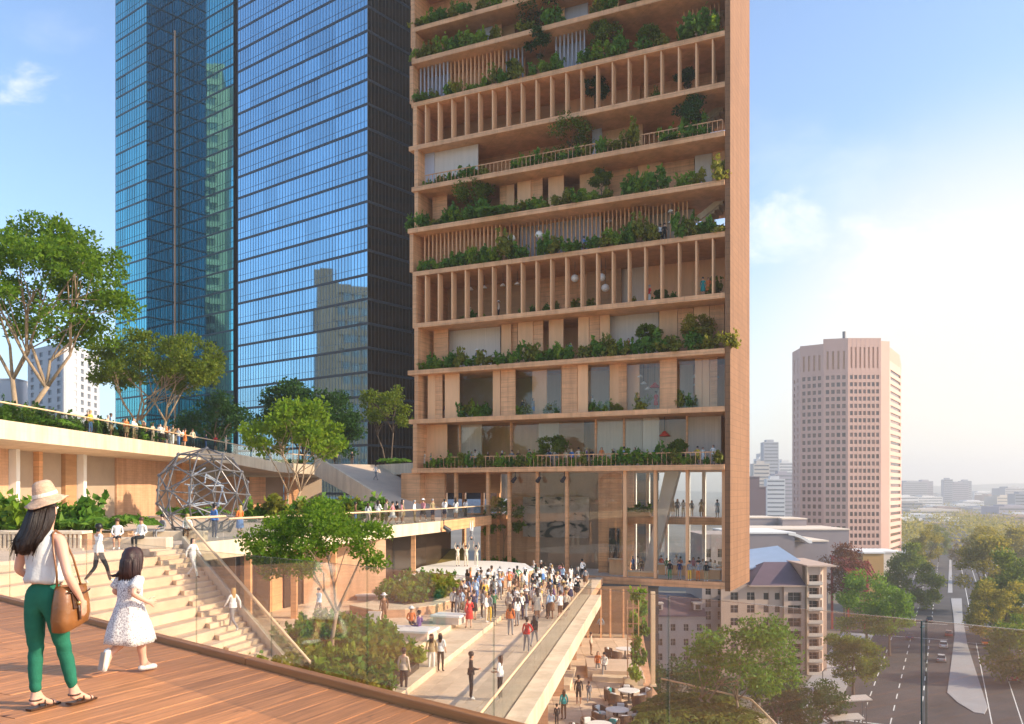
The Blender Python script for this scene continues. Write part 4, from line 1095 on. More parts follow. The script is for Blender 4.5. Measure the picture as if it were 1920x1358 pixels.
# red pergola on the slope next to the apartment block
pg = thing('red_pergola', 'large pergola of slanting red beams behind the apartment block', 'pergola', (0,0,0))
redp = mat('red_paint',(0.33,0.045,0.03),0.5,0.1,0.3)
bm_ = None
for k in range(11):
    a = at(1556+k*7.2, 1041+k*1.2, 226); b = at(1596+k*5.2, 1078+k*1.0, 214)
    MB().bar(a,b,0.20,0.4).build('beam', redp, pg)
for px,py in ((1560,1044),(1626,1052),(1590,1092),(1622,1086)):
    a = at(px,py,222); MB().box(a.x-0.25,a.x+0.25,a.y-0.25,a.y+0.25,GZ,a.z).build('post', redp, pg)
# neighbours outside the frame that the glass towers mirror, and one added unseen block
cm = mat('beige_concrete',(0.50,0.42,0.34),0.8,0.06,0.08); cg = mat('blue_dark_glass',(0.03,0.06,0.09),0.15,0.2,0.3,spec=0.8)
def off(name,label,x,y0,y1,z1,dep,rows,cm=cm):
    t = thing(name,label,'tower',(0,0,0))
    MB().box(x-dep,x-0.5,y0,y1,0,z1).build('core', cm, t)
    mb = MB(); g = MB(); L=y1-y0
    for k in range(rows):
        za_=z1-2.5-k*3.9
        if za_<6: break
        mb.box(x-0.5,x,y0,y1,za_,za_+1.7)
        for j in range(5): g.box(x-0.5,x-0.2,y0+L*(0.28+0.10*j),y0+L*(0.35+0.10*j),za_-2.2,za_)
    mb.box(x-0.5,x+0.15,y0,y0+L*0.24,0,z1); mb.box(x-0.5,x+0.1,y1-L*0.2,y1,0,z1+4)
    mb.build('wall', cm, t); g.build('window', cg, t)
    return t
off('concrete_tower','beige concrete tower mirrored in the folded teal facade',-152,176,186.2,131,22,34,mat('dull_concrete',(0.36,0.29,0.23),0.8,0.06,0.08))
off('concrete_tower','shorter dark concrete tower mirrored low in the blue facade',-128,118,146.5,60,22,14,mat('dark_concrete',(0.16,0.12,0.095),0.8,0.06,0.08))
t = thing('added_brown_block','added unseen brown tower behind the timber one, darkening the blue facade by reflection and shade','tower',(0,0,0))  # added unseen: darkens the glass tower's right face in reflection, blocks its sun
MB().box(2,23,134,164,GZ,118).build('wall', mat('brown_wall',(0.085,0.055,0.04),0.6,0.1,0.2), t)
mb=MB()
for k in range(36): mb.box(1.9,23.1,133.9,164.1,GZ+4+k*4.2,GZ+5.2+k*4.2)
mb.build('floor_bands', M['dgrey'], t)
# pale office slab far behind the terrace trees
wh_ = mat('pale_grey_concrete',(0.50,0.50,0.52),0.7,0.05,0.1); gw = mat('grey_window',(0.13,0.15,0.18),0.3,0.2,0.3,rnd=0.2)
po = thing('pale_office', 'pale grey gridded office building far behind the left terrace trees', 'building', (0,0,0))
lim3=[290]
o0,o1,o2 = pp(52,300), pp(120,283), pp(186,310)
facade(po, o0, o1, zpx(800,283), 10, 15.2/F*283, 4, 2.6, 1.6, 0.5, wh_, gw, 0.4, top=1.2, limit=lim3, margin=(0.4,0.4))
facade(po, o1, o2, zpx(800,283), 10, 15.2/F*283, 5, 2.3, 1.6, 0.5, wh_, gw, 0.4, top=1.2, limit=lim3, margin=(0.4,0.4))
MB().prism([(o0+Vector((1,1.2,0)))[:2],(o1+Vector((0,1.2,0)))[:2],(o2+Vector((-1,1.2,0)))[:2],(pp(186,335))[:2],(pp(52,335))[:2]],GZ,zpx(646,283)).build('core', wh_, po)
MB().prism([(o0+Vector((3,3,0)))[:2],(o1+Vector((0,4,0)))[:2],(o2+Vector((-3,3,0)))[:2],(pp(170,330))[:2],(pp(70,330))[:2]],zpx(646,283),zpx(638,283)).build('roof_house', wh_, po)
t = bldg('far_block','hazy white block at the left edge behind the big tree',-30,30,712,330,30,wh_,wh_)

# far city: individual blocks standing on the plain
cols = [mat('far_wall_%s'%n,c,0.8,0.05,0.05) for n,c in (('cream',(0.52,0.46,0.40)),('grey',(0.38,0.38,0.40)),('white',(0.66,0.64,0.62)),('brick',(0.42,0.30,0.25)),('lilac',(0.36,0.33,0.37)))]
farwin = mat('far_window',(0.12,0.13,0.15),0.4,0.2,0.3)
rr = random.Random(11)
n = 0
def farblock(px, d, w, h, m, label, grp):
    t = thing('far_building', label, 'building', ((px-CX)/F*d, d, GZ), 0.15*rr.uniform(-1,1), grp)
    MB().box(-w/2,w/2,0,w*0.8,0,h).build('wall', m, t)
    MB().box(-w/2+w*0.2,w/2-w*0.3,w*0.1,w*0.6,h,h+min(3,h*0.08)).build('roof_house', m, t)
    g = MB(); fl = max(2,int(h/4)); nc = max(2,int(w/5))
    for a in range(fl):
        g.box(-w/2+0.8,w/2-0.8,-0.06,-0.01,a*h/fl+1.2,a*h/fl+2.6)
    g.build('window', farwin, t)
far = [(1446,1050,26,104,1),(1432,1300,30,92,2),(1462,1350,34,90,1),(1474,1200,28,82,2),(1428,900,24,70,0),(1440,1500,40,110,1),(1455,860,26,52,2),(1470,980,30,60,4),
       (1716,1700,70,66,1),(1738,1800,40,70,4),(1778,1650,24,72,1),(1800,1750,50,64,4),(1812,1780,30,70,1),(1745,1400,60,32,2),(1700,1250,50,34,2),(1706,1100,46,26,0),(1905,1500,60,50,1),(1890,1250,50,34,0),(1850,1900,80,40,2),(1830,1350,60,24,2),(1870,1600,70,34,3),(1760,1200,50,18,2),(1910,900,60,24,4),(1925,1100,40,40,1)]
for k,(px,d,w,h,c) in enumerate(far):
    side = 'left of the pink tower' if px < 1485 else 'beyond the avenue'
    farblock(px,d,w*0.7,h*0.8 if px>1485 else h*0.92,cols[c],'%s far building %s, %s from the left'%(('cream','grey','white','brick','lilac')[c], side, ORD[k]), 'far city buildings')
for k,px in enumerate(sorted(rr.uniform(1690,1960) for _ in range(70))):
    d = rr.uniform(750,3000); c = rr.randrange(5)
    farblock(px,d,rr.uniform(18,60),rr.uniform(6,16)*(1+ (d>2000)),cols[c],'low %s far building on the hazy plain, %s from the left'%(('cream','grey','white','brick','lilac')[c],ORD[k]),'low far city buildings')
for k,px in enumerate(sorted(rr.uniform(-40,60) for _ in range(6))):
    d = rr.uniform(380,900); c = rr.randrange(3)
    farblock(px,d,rr.uniform(18,40),rr.uniform(30,70),cols[c],'%s far block low behind the left terrace, %s from the left'%(('cream','grey','white')[c],ORD[k]),'far buildings behind the terrace')
# shelter roofs on the near corner of the street
def shelter(px,py,d,w,dep,ang,label):
    z = zpx(py,d); t = thing('street_shelter', label, 'shelter', ((px-CX)/F*d,d,GZ), ang, 'street shelters')
    hz = z-GZ
    MB().hexa([(-w/2,0,hz-0.15),(w/2,0,hz+0.25),(w/2,dep,hz+0.25),(-w/2,dep,hz-0.15),(-w/2,0,hz),(w/2,0,hz+0.4),(w/2,dep,hz+0.4),(-w/2,dep,hz)]).build('roof', M['pale'], t)
    for x in (-w*0.35,w*0.35):
        for y in (dep*0.2,dep*0.8): MB().box(x-0.08,x+0.08,y-0.08,y+0.08,0,hz+0.05).build('post', M['steel'], t)
shelter(1606,1316,128,4.6,3.2,-0.1,'pale grey tilted shelter roof on the near street corner, upper one')
shelter(1592,1352,118,4.2,3.0,-0.1,'pale grey shelter roof at the bottom edge of the street corner')
# haze: the air of the whole district
hz_ = stuff(MB().box(-5450,5450,-170,5330,GZ-1.8,152).build('haze', None))
hzm = bpy.data.materials.new('haze_air'); hzm.use_nodes = True
hn, hl = hzm.node_tree.nodes, hzm.node_tree.links
hn.remove(hn['Principled BSDF'])
pv = hn.new('ShaderNodeVolumePrincipled')
setc(pv.inputs['Color'], (0.97,0.96,0.95)); pv.inputs['Density'].default_value = 0.00038; pv.inputs['Anisotropy'].default_value = 0.3
hl.new(pv.outputs[0], hn['Material Output'].inputs['Volume'])
hz_.data.materials.clear(); hz_.data.materials.append(hzm)
# ------------------------------------------------------------------ foliage
LM = dict(
    fresh = leafmat('leaf_fresh', (0.10,0.20,0.012), (0.20,0.30,0.025), 0.5),
    red = leafmat('leaf_red', (0.11,0.035,0.015), (0.17,0.075,0.025), 0.4),
    green = leafmat('leaf_green', (0.066,0.155,0.010), (0.150,0.245,0.018), 0.5),
    olive = leafmat('leaf_olive', (0.075,0.130,0.010), (0.155,0.195,0.018), 0.48),
    dark = leafmat('leaf_dark', (0.016,0.058,0.010), (0.040,0.100,0.016), 0.35),
    gold = leafmat('leaf_gold', (0.17,0.17,0.014), (0.32,0.27,0.03), 0.5),
    grey = leafmat('leaf_greygreen', (0.09,0.13,0.025), (0.16,0.19,0.04), 0.45),
    rust = leafmat('leaf_rust', (0.10,0.085,0.018), (0.17,0.125,0.028), 0.4),
)
LM['s_fresh'] = leafmat('shrub_leaf_fresh', (0.13,0.23,0.018), (0.24,0.33,0.035), 0.4)  # s_ leaf colours lightened to offset the shade on the tower ledges
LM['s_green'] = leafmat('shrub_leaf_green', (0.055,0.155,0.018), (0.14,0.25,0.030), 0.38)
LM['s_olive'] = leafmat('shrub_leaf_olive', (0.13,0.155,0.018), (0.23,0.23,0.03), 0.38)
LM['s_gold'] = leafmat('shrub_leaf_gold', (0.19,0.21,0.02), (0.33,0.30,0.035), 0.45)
def leaf_mesh(name, P, D, size, mat_, rng, wide=0.30, extra=None):
    """P leaf centres, D preferred directions, one bent kite per leaf"""
    n = len(P)
    a = D + rng.normal(0,0.75,(n,3)); a /= np.linalg.norm(a,axis=1,keepdims=True)+1e-9
    b = np.cross(a, rng.normal(0,1,(n,3))); b /= np.linalg.norm(b,axis=1,keepdims=True)+1e-9
    c = np.cross(a,b)
    s = (size*rng.uniform(0.65,1.35,n))[:,None]
    V = np.empty((n,4,3))
    V[:,0] = P - a*s*0.5; V[:,2] = P + a*s*0.5 - c*s*0.08
    V[:,1] = P + b*s*wide + c*s*0.10; V[:,3] = P - b*s*wide + c*s*0.10
    V = V.reshape(-1,3).astype(np.float32)
    me = bpy.data.meshes.new(name)
    me.vertices.add(n*4); me.vertices.foreach_set('co', V.ravel())
    me.loops.add(n*4); me.loops.foreach_set('vertex_index', np.arange(n*4,dtype=np.int32))
    me.polygons.add(n); me.polygons.foreach_set('loop_start', np.arange(0,n*4,4,dtype=np.int32)); me.polygons.foreach_set('loop_total', np.full(n,4,dtype=np.int32))
    me.materials.append(mat_)
    me.update(calc_edges=True)
    return me
def crown_points(rng, clumps, n, low=0.35, jit=0.18):
    w = np.array([c[1][0]*c[1][1] for c in clumps]); w = w/w.sum()
    idx = rng.choice(len(clumps), n, p=w)
    C_ = np.array([c[0] for c in clumps])[idx]; Rr = np.array([c[1] for c in clumps])[idx]
    d = rng.normal(0,1,(n,3)); d /= np.linalg.norm(d,axis=1,keepdims=True)
    r = low + (1-low)*rng.random(n)**0.55
    r *= 1 + jit*rng.normal(0,1,n)
    P = C_ + d*Rr*r[:,None]
    D = d*0.8 + np.array([0,0,0.15])
    return P, D
def make_clumps(rng, rad, k, cr, flat=0.75, hollow=0.5, bottom=-0.55):
    out = []
    while len(out) < k:
        v = rng.normal(0,1,3); v /= np.linalg.norm(v)
        if v[2] < bottom: continue
        r = hollow + (1-hollow)*rng.random()**0.6
        s = cr*rng.uniform(0.6,1.25)
        out.append((v*r*np.array(rad), (s, s, s*flat)))
    return out
def tree(name, label, base, trunk_h, centre, rad, k, cr, n, ls, m, bark='bark', r0=0.16, seed=1, group=None, lean=(0,0), cat='tree', stems=1, hollow=0.5, limbs=9, flat=0.7, bottom=-0.55):
    rng = np.random.default_rng(seed)
    t = thing(name, label, cat, base, 0, group)
    cl = make_clumps(rng, rad, k, cr, flat, hollow, bottom)
    cl = [(c+np.array(centre), s) for c, s in cl]
    P, D = crown_points(rng, cl, n)
    link('crown', leaf_mesh('crown', P, D, ls, LM[m], rng), t)
    mb = MB()
    for s_ in range(stems):
        off = Vector((rng.uniform(-1,1)*0.25*stems*(stems>1), rng.uniform(-1,1)*0.2*(stems>1), 0))
        fork = Vector((lean[0]+off.x*3, lean[1]+off.y*2, trunk_h*rng.uniform(0.9,1.1)))
        midp = Vector((off.x+(fork.x-off.x)*0.35+rng.uniform(-.1,.1)*trunk_h*0.3, off.y+(fork.y-off.y)*0.4, trunk_h*0.5))
        mb.tube([off+Vector((0,0,-0.15)), off+Vector((0,0,0.15)), midp, fork], [r0*1.5, r0*1.1, r0*0.85, r0*0.7], 8)
        ch = [Vector(cl[i][0]) for i in rng.choice(len(cl), min(limbs*2,len(cl)), replace=False)]
        npri = max(3, min(5, limbs//2)); a0 = rng.uniform(0,6.28)
        groups = [[] for _ in range(npri)]
        for c in ch:
            an = (math.atan2(c.y-fork.y, c.x-fork.x)-a0) % 6.2832
            groups[int(an/6.2832*npri) % npri].append(c)
        for g_ in groups:
            if not g_: continue
            mean = sum(g_, Vector((0,0,0)))/len(g_)
            L = (mean-fork).length
            def wob(k): return Vector((rng.uniform(-1,1),rng.uniform(-1,1),rng.uniform(-0.3,0.6)))*L*k
            k1 = fork+(mean-fork)*0.28+wob(0.09); k2 = fork+(mean-fork)*0.58+wob(0.08); k3 = fork+(mean-fork)*0.85+wob(0.05)
            mb.tube([fork-(fork-midp).normalized()*r0*0.8, k1, k2, k3], [r0*0.62, r0*0.46, r0*0.34, r0*0.16], 6)
            for q_, c in enumerate(g_):
                s0 = k1 if q_ % 3 == 2 else (k2 if q_ % 3 else k2*0.5+k3*0.5)
                m1 = s0+(c-s0)*0.5+Vector((rng.uniform(-1,1),rng.uniform(-1,1),rng.uniform(-0.5,0.9)))*(c-s0).length*0.16
                mb.tube([s0, m1, c], [r0*0.26, r0*0.15, r0*0.05], 5)
    mb.build('trunk', M[bark], t, smooth=True)
    return t
# trees on the upper terrace
tree('terrace_tree','large feathery green tree with pale forked trunk at the left edge of the upper terrace', (-34.0,59,5.6), 3.6, (1.4,0,9.9), (6.0,5.0,4.7), 112, 1.10, 18500, 0.29, 'green', bottom=-0.75, r0=0.22, seed=3, lean=(0.5,0), stems=2, limbs=10)
tree('terrace_tree','wide olive green spreading tree with slender stems behind the people on the terrace', (-32.2,78,5.6), 2.4, (-0.4,0,7.3), (6.5,5.0,3.2), 80, 1.15, 12500, 0.31, 'olive', r0=0.16, seed=5, stems=3, limbs=8)
tree('terrace_tree','dark tree in front of the teal tower right of the olive terrace tree', (-35,101,5.4), 2.0, (0,0,4.6), (3.9,3.4,3.0), 22, 1.4, 4200, 0.38, 'dark', 'barkd', r0=0.14, seed=6)
tree('terrace_tree','broad dark green tree in front of the blue tower behind the bright plaza tree', (-26.5,108,4.0), 2.0, (0.5,0,6.3), (6.4,5.0,4.7), 60, 1.35, 11500, 0.40, 'dark', 'barkd', r0=0.2, seed=7)
tree('terrace_tree','dark rounded tree beside the ramp at the foot of the blue tower', (-22.0,106,3.8), 1.6, (0,0,3.9), (2.9,2.8,3.2), 18, 1.2, 3600, 0.36, 'dark', 'barkd', r0=0.14, seed=8)
tree('bright_tree','bright yellow-green tree with thin bent stems by the start of the ramp', (-19.0,72.5,LZ), 2.2, (0.2,0,6.9), (4.7,3.8,2.9), 38, 1.05, 4600, 0.40, 'fresh', r0=0.13, seed=9, stems=2, lean=(0.1,0), limbs=8)
tree('slender_tree','thin olive tree with see-through crown left of the timber tower', (-14.2,99,4.6), 3.6, (0,0,6.4), (3.1,2.8,3.0), 26, 0.95, 2600, 0.34, 'olive', 'barkd', r0=0.09, seed=10, stems=2)
# plaza tree, with a see-through wispy crown
tree('plaza_tree','light green spreading tree growing from the planted bed in the middle of the plaza', (-7.68,36.2,P2), 2.1, (-0.35,0,5.1), (3.0,2.8,1.7), 62, 0.58, 12500, 0.16, 'green', r0=0.11, seed=12, stems=1, lean=(0.25,0), limbs=9, flat=0.6, bottom=-0.7)
# tree on the lower terrace corner
tree('corner_tree','light green slim-stemmed tree at the corner of the lower terrace railing', (12.2,45.3,TZ-0.8), 2.2, (0.2,0,4.0), (2.75,2.6,2.5), 34, 0.85, 7500, 0.19, 's_green', r0=0.09, seed=14, stems=3, limbs=8)
# street trees
def street_tree(px, pyb, d, w, h, m, label, seed, n=3200, cat='tree', name='street_tree', ls=None):
    x = (px-CX)/F*d
    zt0 = zpx(pyb, d)                       # top of crown
    H = zt0-GZ
    return tree(name, label, (x,d,GZ), H*0.28, (0,0,H-h/2), (w/2,w/2,h/2), 46, w*0.15, int(n*1.9), ls or w*0.048, m, 'barkd', r0=0.3, seed=seed, group='street trees', limbs=7, flat=0.8, hollow=0.45, bottom=-0.8)
street_tree(1712,1020,262,15,20,'olive','tall olive street tree with sunlit top left of the avenue, at the tower foot',21, 5200)
street_tree(1738,985,330,12,18,'gold','smaller golden street tree further up the left side of the avenue',22)
street_tree(1625,1068,196,13,17,'green','mid green tree in front of the red pergola',23, 4200)
street_tree(1668,1085,186,10,13,'green','green tree between the pergola and the avenue, lower than its neighbours',24)
street_tree(1583,1018,222,11,15,'red','dark reddish tree rising through the pergola',25,2600)
street_tree(1760,985,430,12,16,'grey','far street tree where the left side of the avenue meets the horizon trees',26)
street_tree(1850,1005,250,16,19,'gold','tall golden tree on the right side of the avenue, second from the camera',27, 4800)
street_tree(1905,1035,205,18,22,'olive','large olive street tree on the right side of the avenue, nearest to the frame edge',28, 6500)
street_tree(1870,1080,190,11,18,'gold','golden street tree leaning over the right kerb of the avenue',29, 4200)
street_tree(1845,980,330,14,16,'gold','golden sunlit tree high on the right side of the avenue',30)
street_tree(1925,985,330,16,16,'gold','golden tree at the right frame edge above the olive ones',31)
street_tree(1797,1012,395,9,12,'rust','small dark tree standing in the median at the far end of the avenue',32,1800)
street_tree(1455,1262,128,9,9,'dark','dull dark green tree at the foot of the apartment block, left one',33,2600)
street_tree(1530,1272,122,9,9,'dark','dull dark green tree at the foot of the apartment block, right one',34,2600)
street_tree(1600,1178,150,9,10,'olive','broad olive tree beside the avenue below the green ones',35,4200)
street_tree(1255,1238,112,9,8,'dark','dark green tree below the mansard wing under the tower',36,2600)
street_tree(1335,1262,108,8,8,'dark','dark green tree behind the corner tree of the lower terrace',37,2600)
street_tree(1915,1160,160,13,13,'olive','olive green tree at the right frame edge near the bottom of the avenue',38,3800)
# the far wood: a low mass of crowns nobody could count
rng = np.random.default_rng(40)
cl = []
for k in range(420):
    d = rng.uniform(450,1500); px = rng.uniform(1685,1990)
    if d < 650 and 1745 < px < 1800: continue
    s = rng.uniform(5,10)
    cl.append((np.array([(px-CX)/F*d, d, GZ+s*0.9]), (s,s,s*0.9)))
P, D = crown_points(rng, cl, 26000)
o = link('distant_wood', leaf_mesh('distant_wood', P, D, 1.9, LM['gold'], rng)); o['kind']='stuff'
# shrubs: a handful of shapes, each copied with its own place and name
def bush_mesh(name, seed, kind, m, rad=(0.8,0.6,0.5), n=420, ls=0.2):
    rng = np.random.default_rng(seed)
    if kind == 'dome':
        cl = make_clumps(rng, np.array(rad)*np.array([0.85,0.6,0.8]), 11, min(rad)*0.46, 1.0, 0.2, -0.2)
        cl += [(np.array([rng.uniform(-.8,.8)*rad[0], rng.uniform(-.5,.3)*rad[1], rng.uniform(0.7,1.15)*rad[2]]), (0.13,0.13,0.26)) for _ in range(5)]
        cl = [(c+np.array([0,0,rad[2]*0.55]), s) for c,s in cl]
        P, D = crown_points(rng, cl, n, 0.4, 0.34)
        P[:,2] = np.abs(P[:,2])
        return leaf_mesh(name, P, D, ls, LM[m], rng, 0.34)
    if kind == 'palm':                                   # arching fronds with leaflets
        Ps, Ds = [], []
        for k in range(16):
            an = rng.uniform(0,6.283); L = rng.uniform(0.8,1.2)*rad[0]*1.3
            for q in np.linspace(0.15,1,14):
                x = L*q; z = rad[2]*(1.5*q-1.15*q*q)*1.25
                for sd in (-1,1):
                    dv = np.array([math.cos(an)*0.6-sd*math.sin(an)*0.8, math.sin(an)*0.6+sd*math.cos(an)*0.8, -0.25])
                    Ps.append(np.array([math.cos(an)*x, math.sin(an)*x, z])+dv*ls*0.5); Ds.append(dv*3)
        return leaf_mesh(name, np.array(Ps), np.array(Ds), ls*1.25, LM[m], rng, 0.13)
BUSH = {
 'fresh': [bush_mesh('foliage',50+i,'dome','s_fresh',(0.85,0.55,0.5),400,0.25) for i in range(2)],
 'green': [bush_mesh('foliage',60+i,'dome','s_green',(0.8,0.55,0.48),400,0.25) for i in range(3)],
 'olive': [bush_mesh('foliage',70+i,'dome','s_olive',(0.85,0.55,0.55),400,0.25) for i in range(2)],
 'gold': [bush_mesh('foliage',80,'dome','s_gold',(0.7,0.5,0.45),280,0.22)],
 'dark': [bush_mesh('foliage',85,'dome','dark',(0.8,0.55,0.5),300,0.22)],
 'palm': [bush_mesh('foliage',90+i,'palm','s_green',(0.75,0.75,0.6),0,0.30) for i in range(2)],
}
def shrub(kind, loc, s, label, group, rz=None, name='shrub', sz=1.0):
    me = R.choice(BUSH[kind])
    o = link(name, me, None, loc, R.uniform(0,6.28) if rz is None else rz)
    o.scale = (s, s, s*sz)
    return tag(o, label, 'shrub', group)
KN = dict(fresh='bright green leafy shrub', green='green rounded shrub', olive='olive green shrub', gold='yellow-green shrub', dark='dark green shrub', palm='arching palm-leaved plant')
STN = ['lowest balcony','broad shutter storey','ledge above the shutters','lower fin storey','ledge of hanging globes','ledge over the slats','open railed terrace','upper fin storey','upper slat ledge','ledge above the upper slats','topmost ledge']
rows_ = {
 0:[(800,0,.5),(816,1,.9),(833,0,1),(850,1,.9),(868,2,.8),(886,0,.9),(905,2,.8),(925,2,.7),(945,1,1),(965,0,1),(985,2,1),(1003,1,.9),(1020,2,.7),(1050,0,.6),(1075,1,.5),(1095,2,.7),(1118,0,.7),(1136,1,.7),(1160,0,1),(1180,1,1.0),(1196,0,1.3),(1215,1,1.2),(1245,0,1.1),(1262,2,.9),(1284,1,.9),(1300,2,.7),(1325,0,.6),(1345,2,.8)],
 1:[(866,0,1),(880,2,.9),(896,1,1),(912,0,1),(975,1,.7),(988,2,.6),(1032,2,.7),(1044,0,.6),(1107,2,.9),(1122,0,1),(1136,1,.8),(1155,2,.7),(1205,3,1),(1275,2,.9),(1290,0,.8),(1300,2,.6)],
 2:[(796,1,.8),(812,0,1.1),(826,1,1),(846,0,1.1),(863,2,1),(884,0,.9),(905,2,.8),(925,2,.9),(946,0,1.1),(962,1,.9),(986,0,1.3),(1003,2,1.1),(1018,0,1),(1040,0,1.1),(1054,1,1),(1068,0,.8),(1100,2,.9),(1118,0,1.2),(1140,2,1.1),(1158,0,1),(1176,2,.8),(1198,0,.9),(1222,0,1.4),(1247,2,1.2),(1268,2,1.0),(1300,0,1.2),(1322,3,1.3),(1336,3,1.2),(1368,3,1.1)],
 3:[(868,2,.6),(885,0,.7),(905,1,.6),(980,1,.6),(1000,0,.7),(1025,0,.7),(1040,2,.6),(1082,2,.7),(1110,2,.6),(1185,3,.6),(1230,0,.5),(1262,0,.6),(1340,2,.9)],
 4:[(790,1,.7),(805,0,.9),(822,1,.8),(842,0,1),(862,0,1.2),(882,1,1.1),(905,0,1.3),(925,1,1.2),(950,2,1.5),(972,0,1.3),(1022,0,1.2),(1040,2,1),(1072,0,1.3),(1115,0,1.2),(1135,2,1.1),(1152,1,1.1),(1178,0,1.2),(1205,2,1.2),(1225,2,1.0),(1278,0,1.3),(1300,2,1),(1325,0,1.1),(1356,3,1.0)],
 5:[(776,0,1.0),(792,0,1.1),(818,2,.7),(842,0,1.2),(860,1,1.1),(880,0,1.1),(902,0,1.3),(925,4,1),(945,4,1),(975,2,1),(1000,0,1.1),(1015,1,1),(1045,2,.9),(1065,2,1),(1090,0,1.2),(1108,1,1.2),(1140,2,.9),(1180,0,1.2),(1205,1,1.3),(1228,0,1.4),(1285,1,1),(1310,3,1.2),(1352,3,1.3)],
 6:[(799,1,.6),(812,0,.6),(830,2,.7),(850,0,.7),(880,0,1.4),(905,2,.9),(965,0,.9),(985,1,.9),(1005,0,1),(1035,2,.9),(1055,0,1),(1080,0,1),(1100,2,1),(1130,0,1.2),(1155,2,1.2),(1185,2,1.3),(1250,1,1),(1275,4,.9),(1300,0,1.3),(1320,0,1)],
 7:[(1230,2,.7),(1245,4,.8),(1345,1,.4)],
 8:[(788,2,.6),(800,4,.8),(815,2,.6),(842,0,.9),(855,3,.9),(885,1,.7),(910,1,.8),(932,2,1),(950,0,1),(965,2,1.1),(1000,0,.9),(1025,1,1.1),(1043,0,1.2),(1100,0,1.4),(1120,1,1.1),(1140,1,1.2),(1163,0,1.3),(1210,0,1),(1240,2,.8),(1290,0,1.5),(1320,0,1.5),(1340,1,1)],
 9:[(777,1,.8),(792,2,.8),(812,2,1),(838,1,1.3),(855,0,1.3),(880,1,1.2),(905,1,1),(925,2,.9),(985,2,1.2),(1035,0,1.3),(1125,2,1),(1140,0,1.1),(1205,4,.8),(1225,0,1)],
 10:[(780,2,1),(800,1,.8),(825,0,1.3),(850,2,1),(870,0,1.1),(900,2,.9),(925,1,1),(990,0,1),(1050,1,1)],
}
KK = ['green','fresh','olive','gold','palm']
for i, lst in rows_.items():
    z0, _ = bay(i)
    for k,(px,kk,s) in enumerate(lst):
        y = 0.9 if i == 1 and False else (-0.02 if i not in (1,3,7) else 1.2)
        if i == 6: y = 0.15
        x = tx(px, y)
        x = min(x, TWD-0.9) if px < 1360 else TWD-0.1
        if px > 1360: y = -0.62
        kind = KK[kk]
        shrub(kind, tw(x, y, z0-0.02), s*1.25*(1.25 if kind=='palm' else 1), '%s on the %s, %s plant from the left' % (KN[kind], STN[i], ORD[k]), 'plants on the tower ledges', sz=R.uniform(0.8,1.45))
# little trees in the tower
def tower_tree(i, px, pyt, w, m, y, label, seed):
    z0,_ = bay(i); x = tx(px,y); zt1 = tz(px,pyt,y); h = zt1 - z0
    ch = min(h*0.75, w*0.95); base = tw(x,y,z0)
    tree('tower_tree', label, base, h*0.35, (0,0,h-ch/2), (w/2,w/2,ch/2), 20, w*0.20, 2600, 0.20, m, 'barkd', r0=0.05, seed=seed, group='small trees on the tower', limbs=5)
for k,(i,px,pyt,w,m,lab) in enumerate([
    (0,1035,815,2.4,'olive','small round tree in the middle of the lowest planted balcony'),
    (0,1270,825,1.7,'olive','small round tree at the right of the lowest planted balcony'),
    (2,1215,606,2.0,'olive','olive tree at the right of the planted ledge above the shutters'),
    (2,1306,587,2.6,'gold','yellow-green tree near the right corner of the ledge above the shutters'),
    (5,888,335,3.5,'olive','wide olive tree at the left of the ledge over the slat storey'),
    (5,1128,318,1.9,'olive','round olive tree in the middle of the ledge over the slat storey'),
    (6,1068,215,3.9,'olive','broad olive tree on the open terrace behind the railing'),
    (6,1290,182,2.8,'dark','dark round tree at the right of the open terrace'),
    (7,1115,148,2.2,'dark','dark tree behind the upper fins, in the middle'),
    (7,1288,130,1.7,'dark','dark small tree behind the upper fins, at the right'),
    (8,1015,55,2.7,'dark','tall dark tree rising in front of the pale slats, upper slat ledge'),
    (8,965,112,1.2,'olive','small slim tree left of the tall one on the upper slat ledge'),
    (8,1135,42,2.6,'olive','olive tree right of the tall one on the upper slat ledge'),
    (8,1218,52,1.8,'olive','small tree in front of the cream stair on the upper slat ledge'),
    (9,1012,-22,4.2,'dark','big dark double tree on the ledge above the upper slats'),
    (3,1240,545,1.0,'olive','tiny tree behind the lower fins near the corner')]):
    tower_tree(i, px, pyt, w, m, 0.6 if i not in (3,7) else 1.6, lab, 200+k)
# tree and hedge inside the hall
tree('hall_tree','slim light green tree growing behind the tall glass of the hall', tw(tx(945,3.0),3.0,HF), 2.6, (0,0,4.8), (1.9,1.8,2.7), 20, 0.6, 1900, 0.28, 'green', r0=0.06, seed=61, limbs=6)
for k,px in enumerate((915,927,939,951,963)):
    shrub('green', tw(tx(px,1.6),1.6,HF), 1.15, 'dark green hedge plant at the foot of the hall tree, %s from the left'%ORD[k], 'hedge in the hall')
fl = thing('hall_planter','long planter of leafy plants on the hall mezzanine', 'planter', tw(tx(1195,5.2),5.2,-0.85), TANG)
MB().box(-1.3,1.3,-0.3,0.3,0,0.4).build('trough', M['timber'], fl)
f2 = link('foliage', BUSH['palm'][0], fl, (-0.5,0,0.35)); f2.scale=(1.5,1.3,1.3)
f2 = link('foliage', BUSH['green'][0], fl, (0.6,0,0.3)); f2.scale=(1.2,1,1)
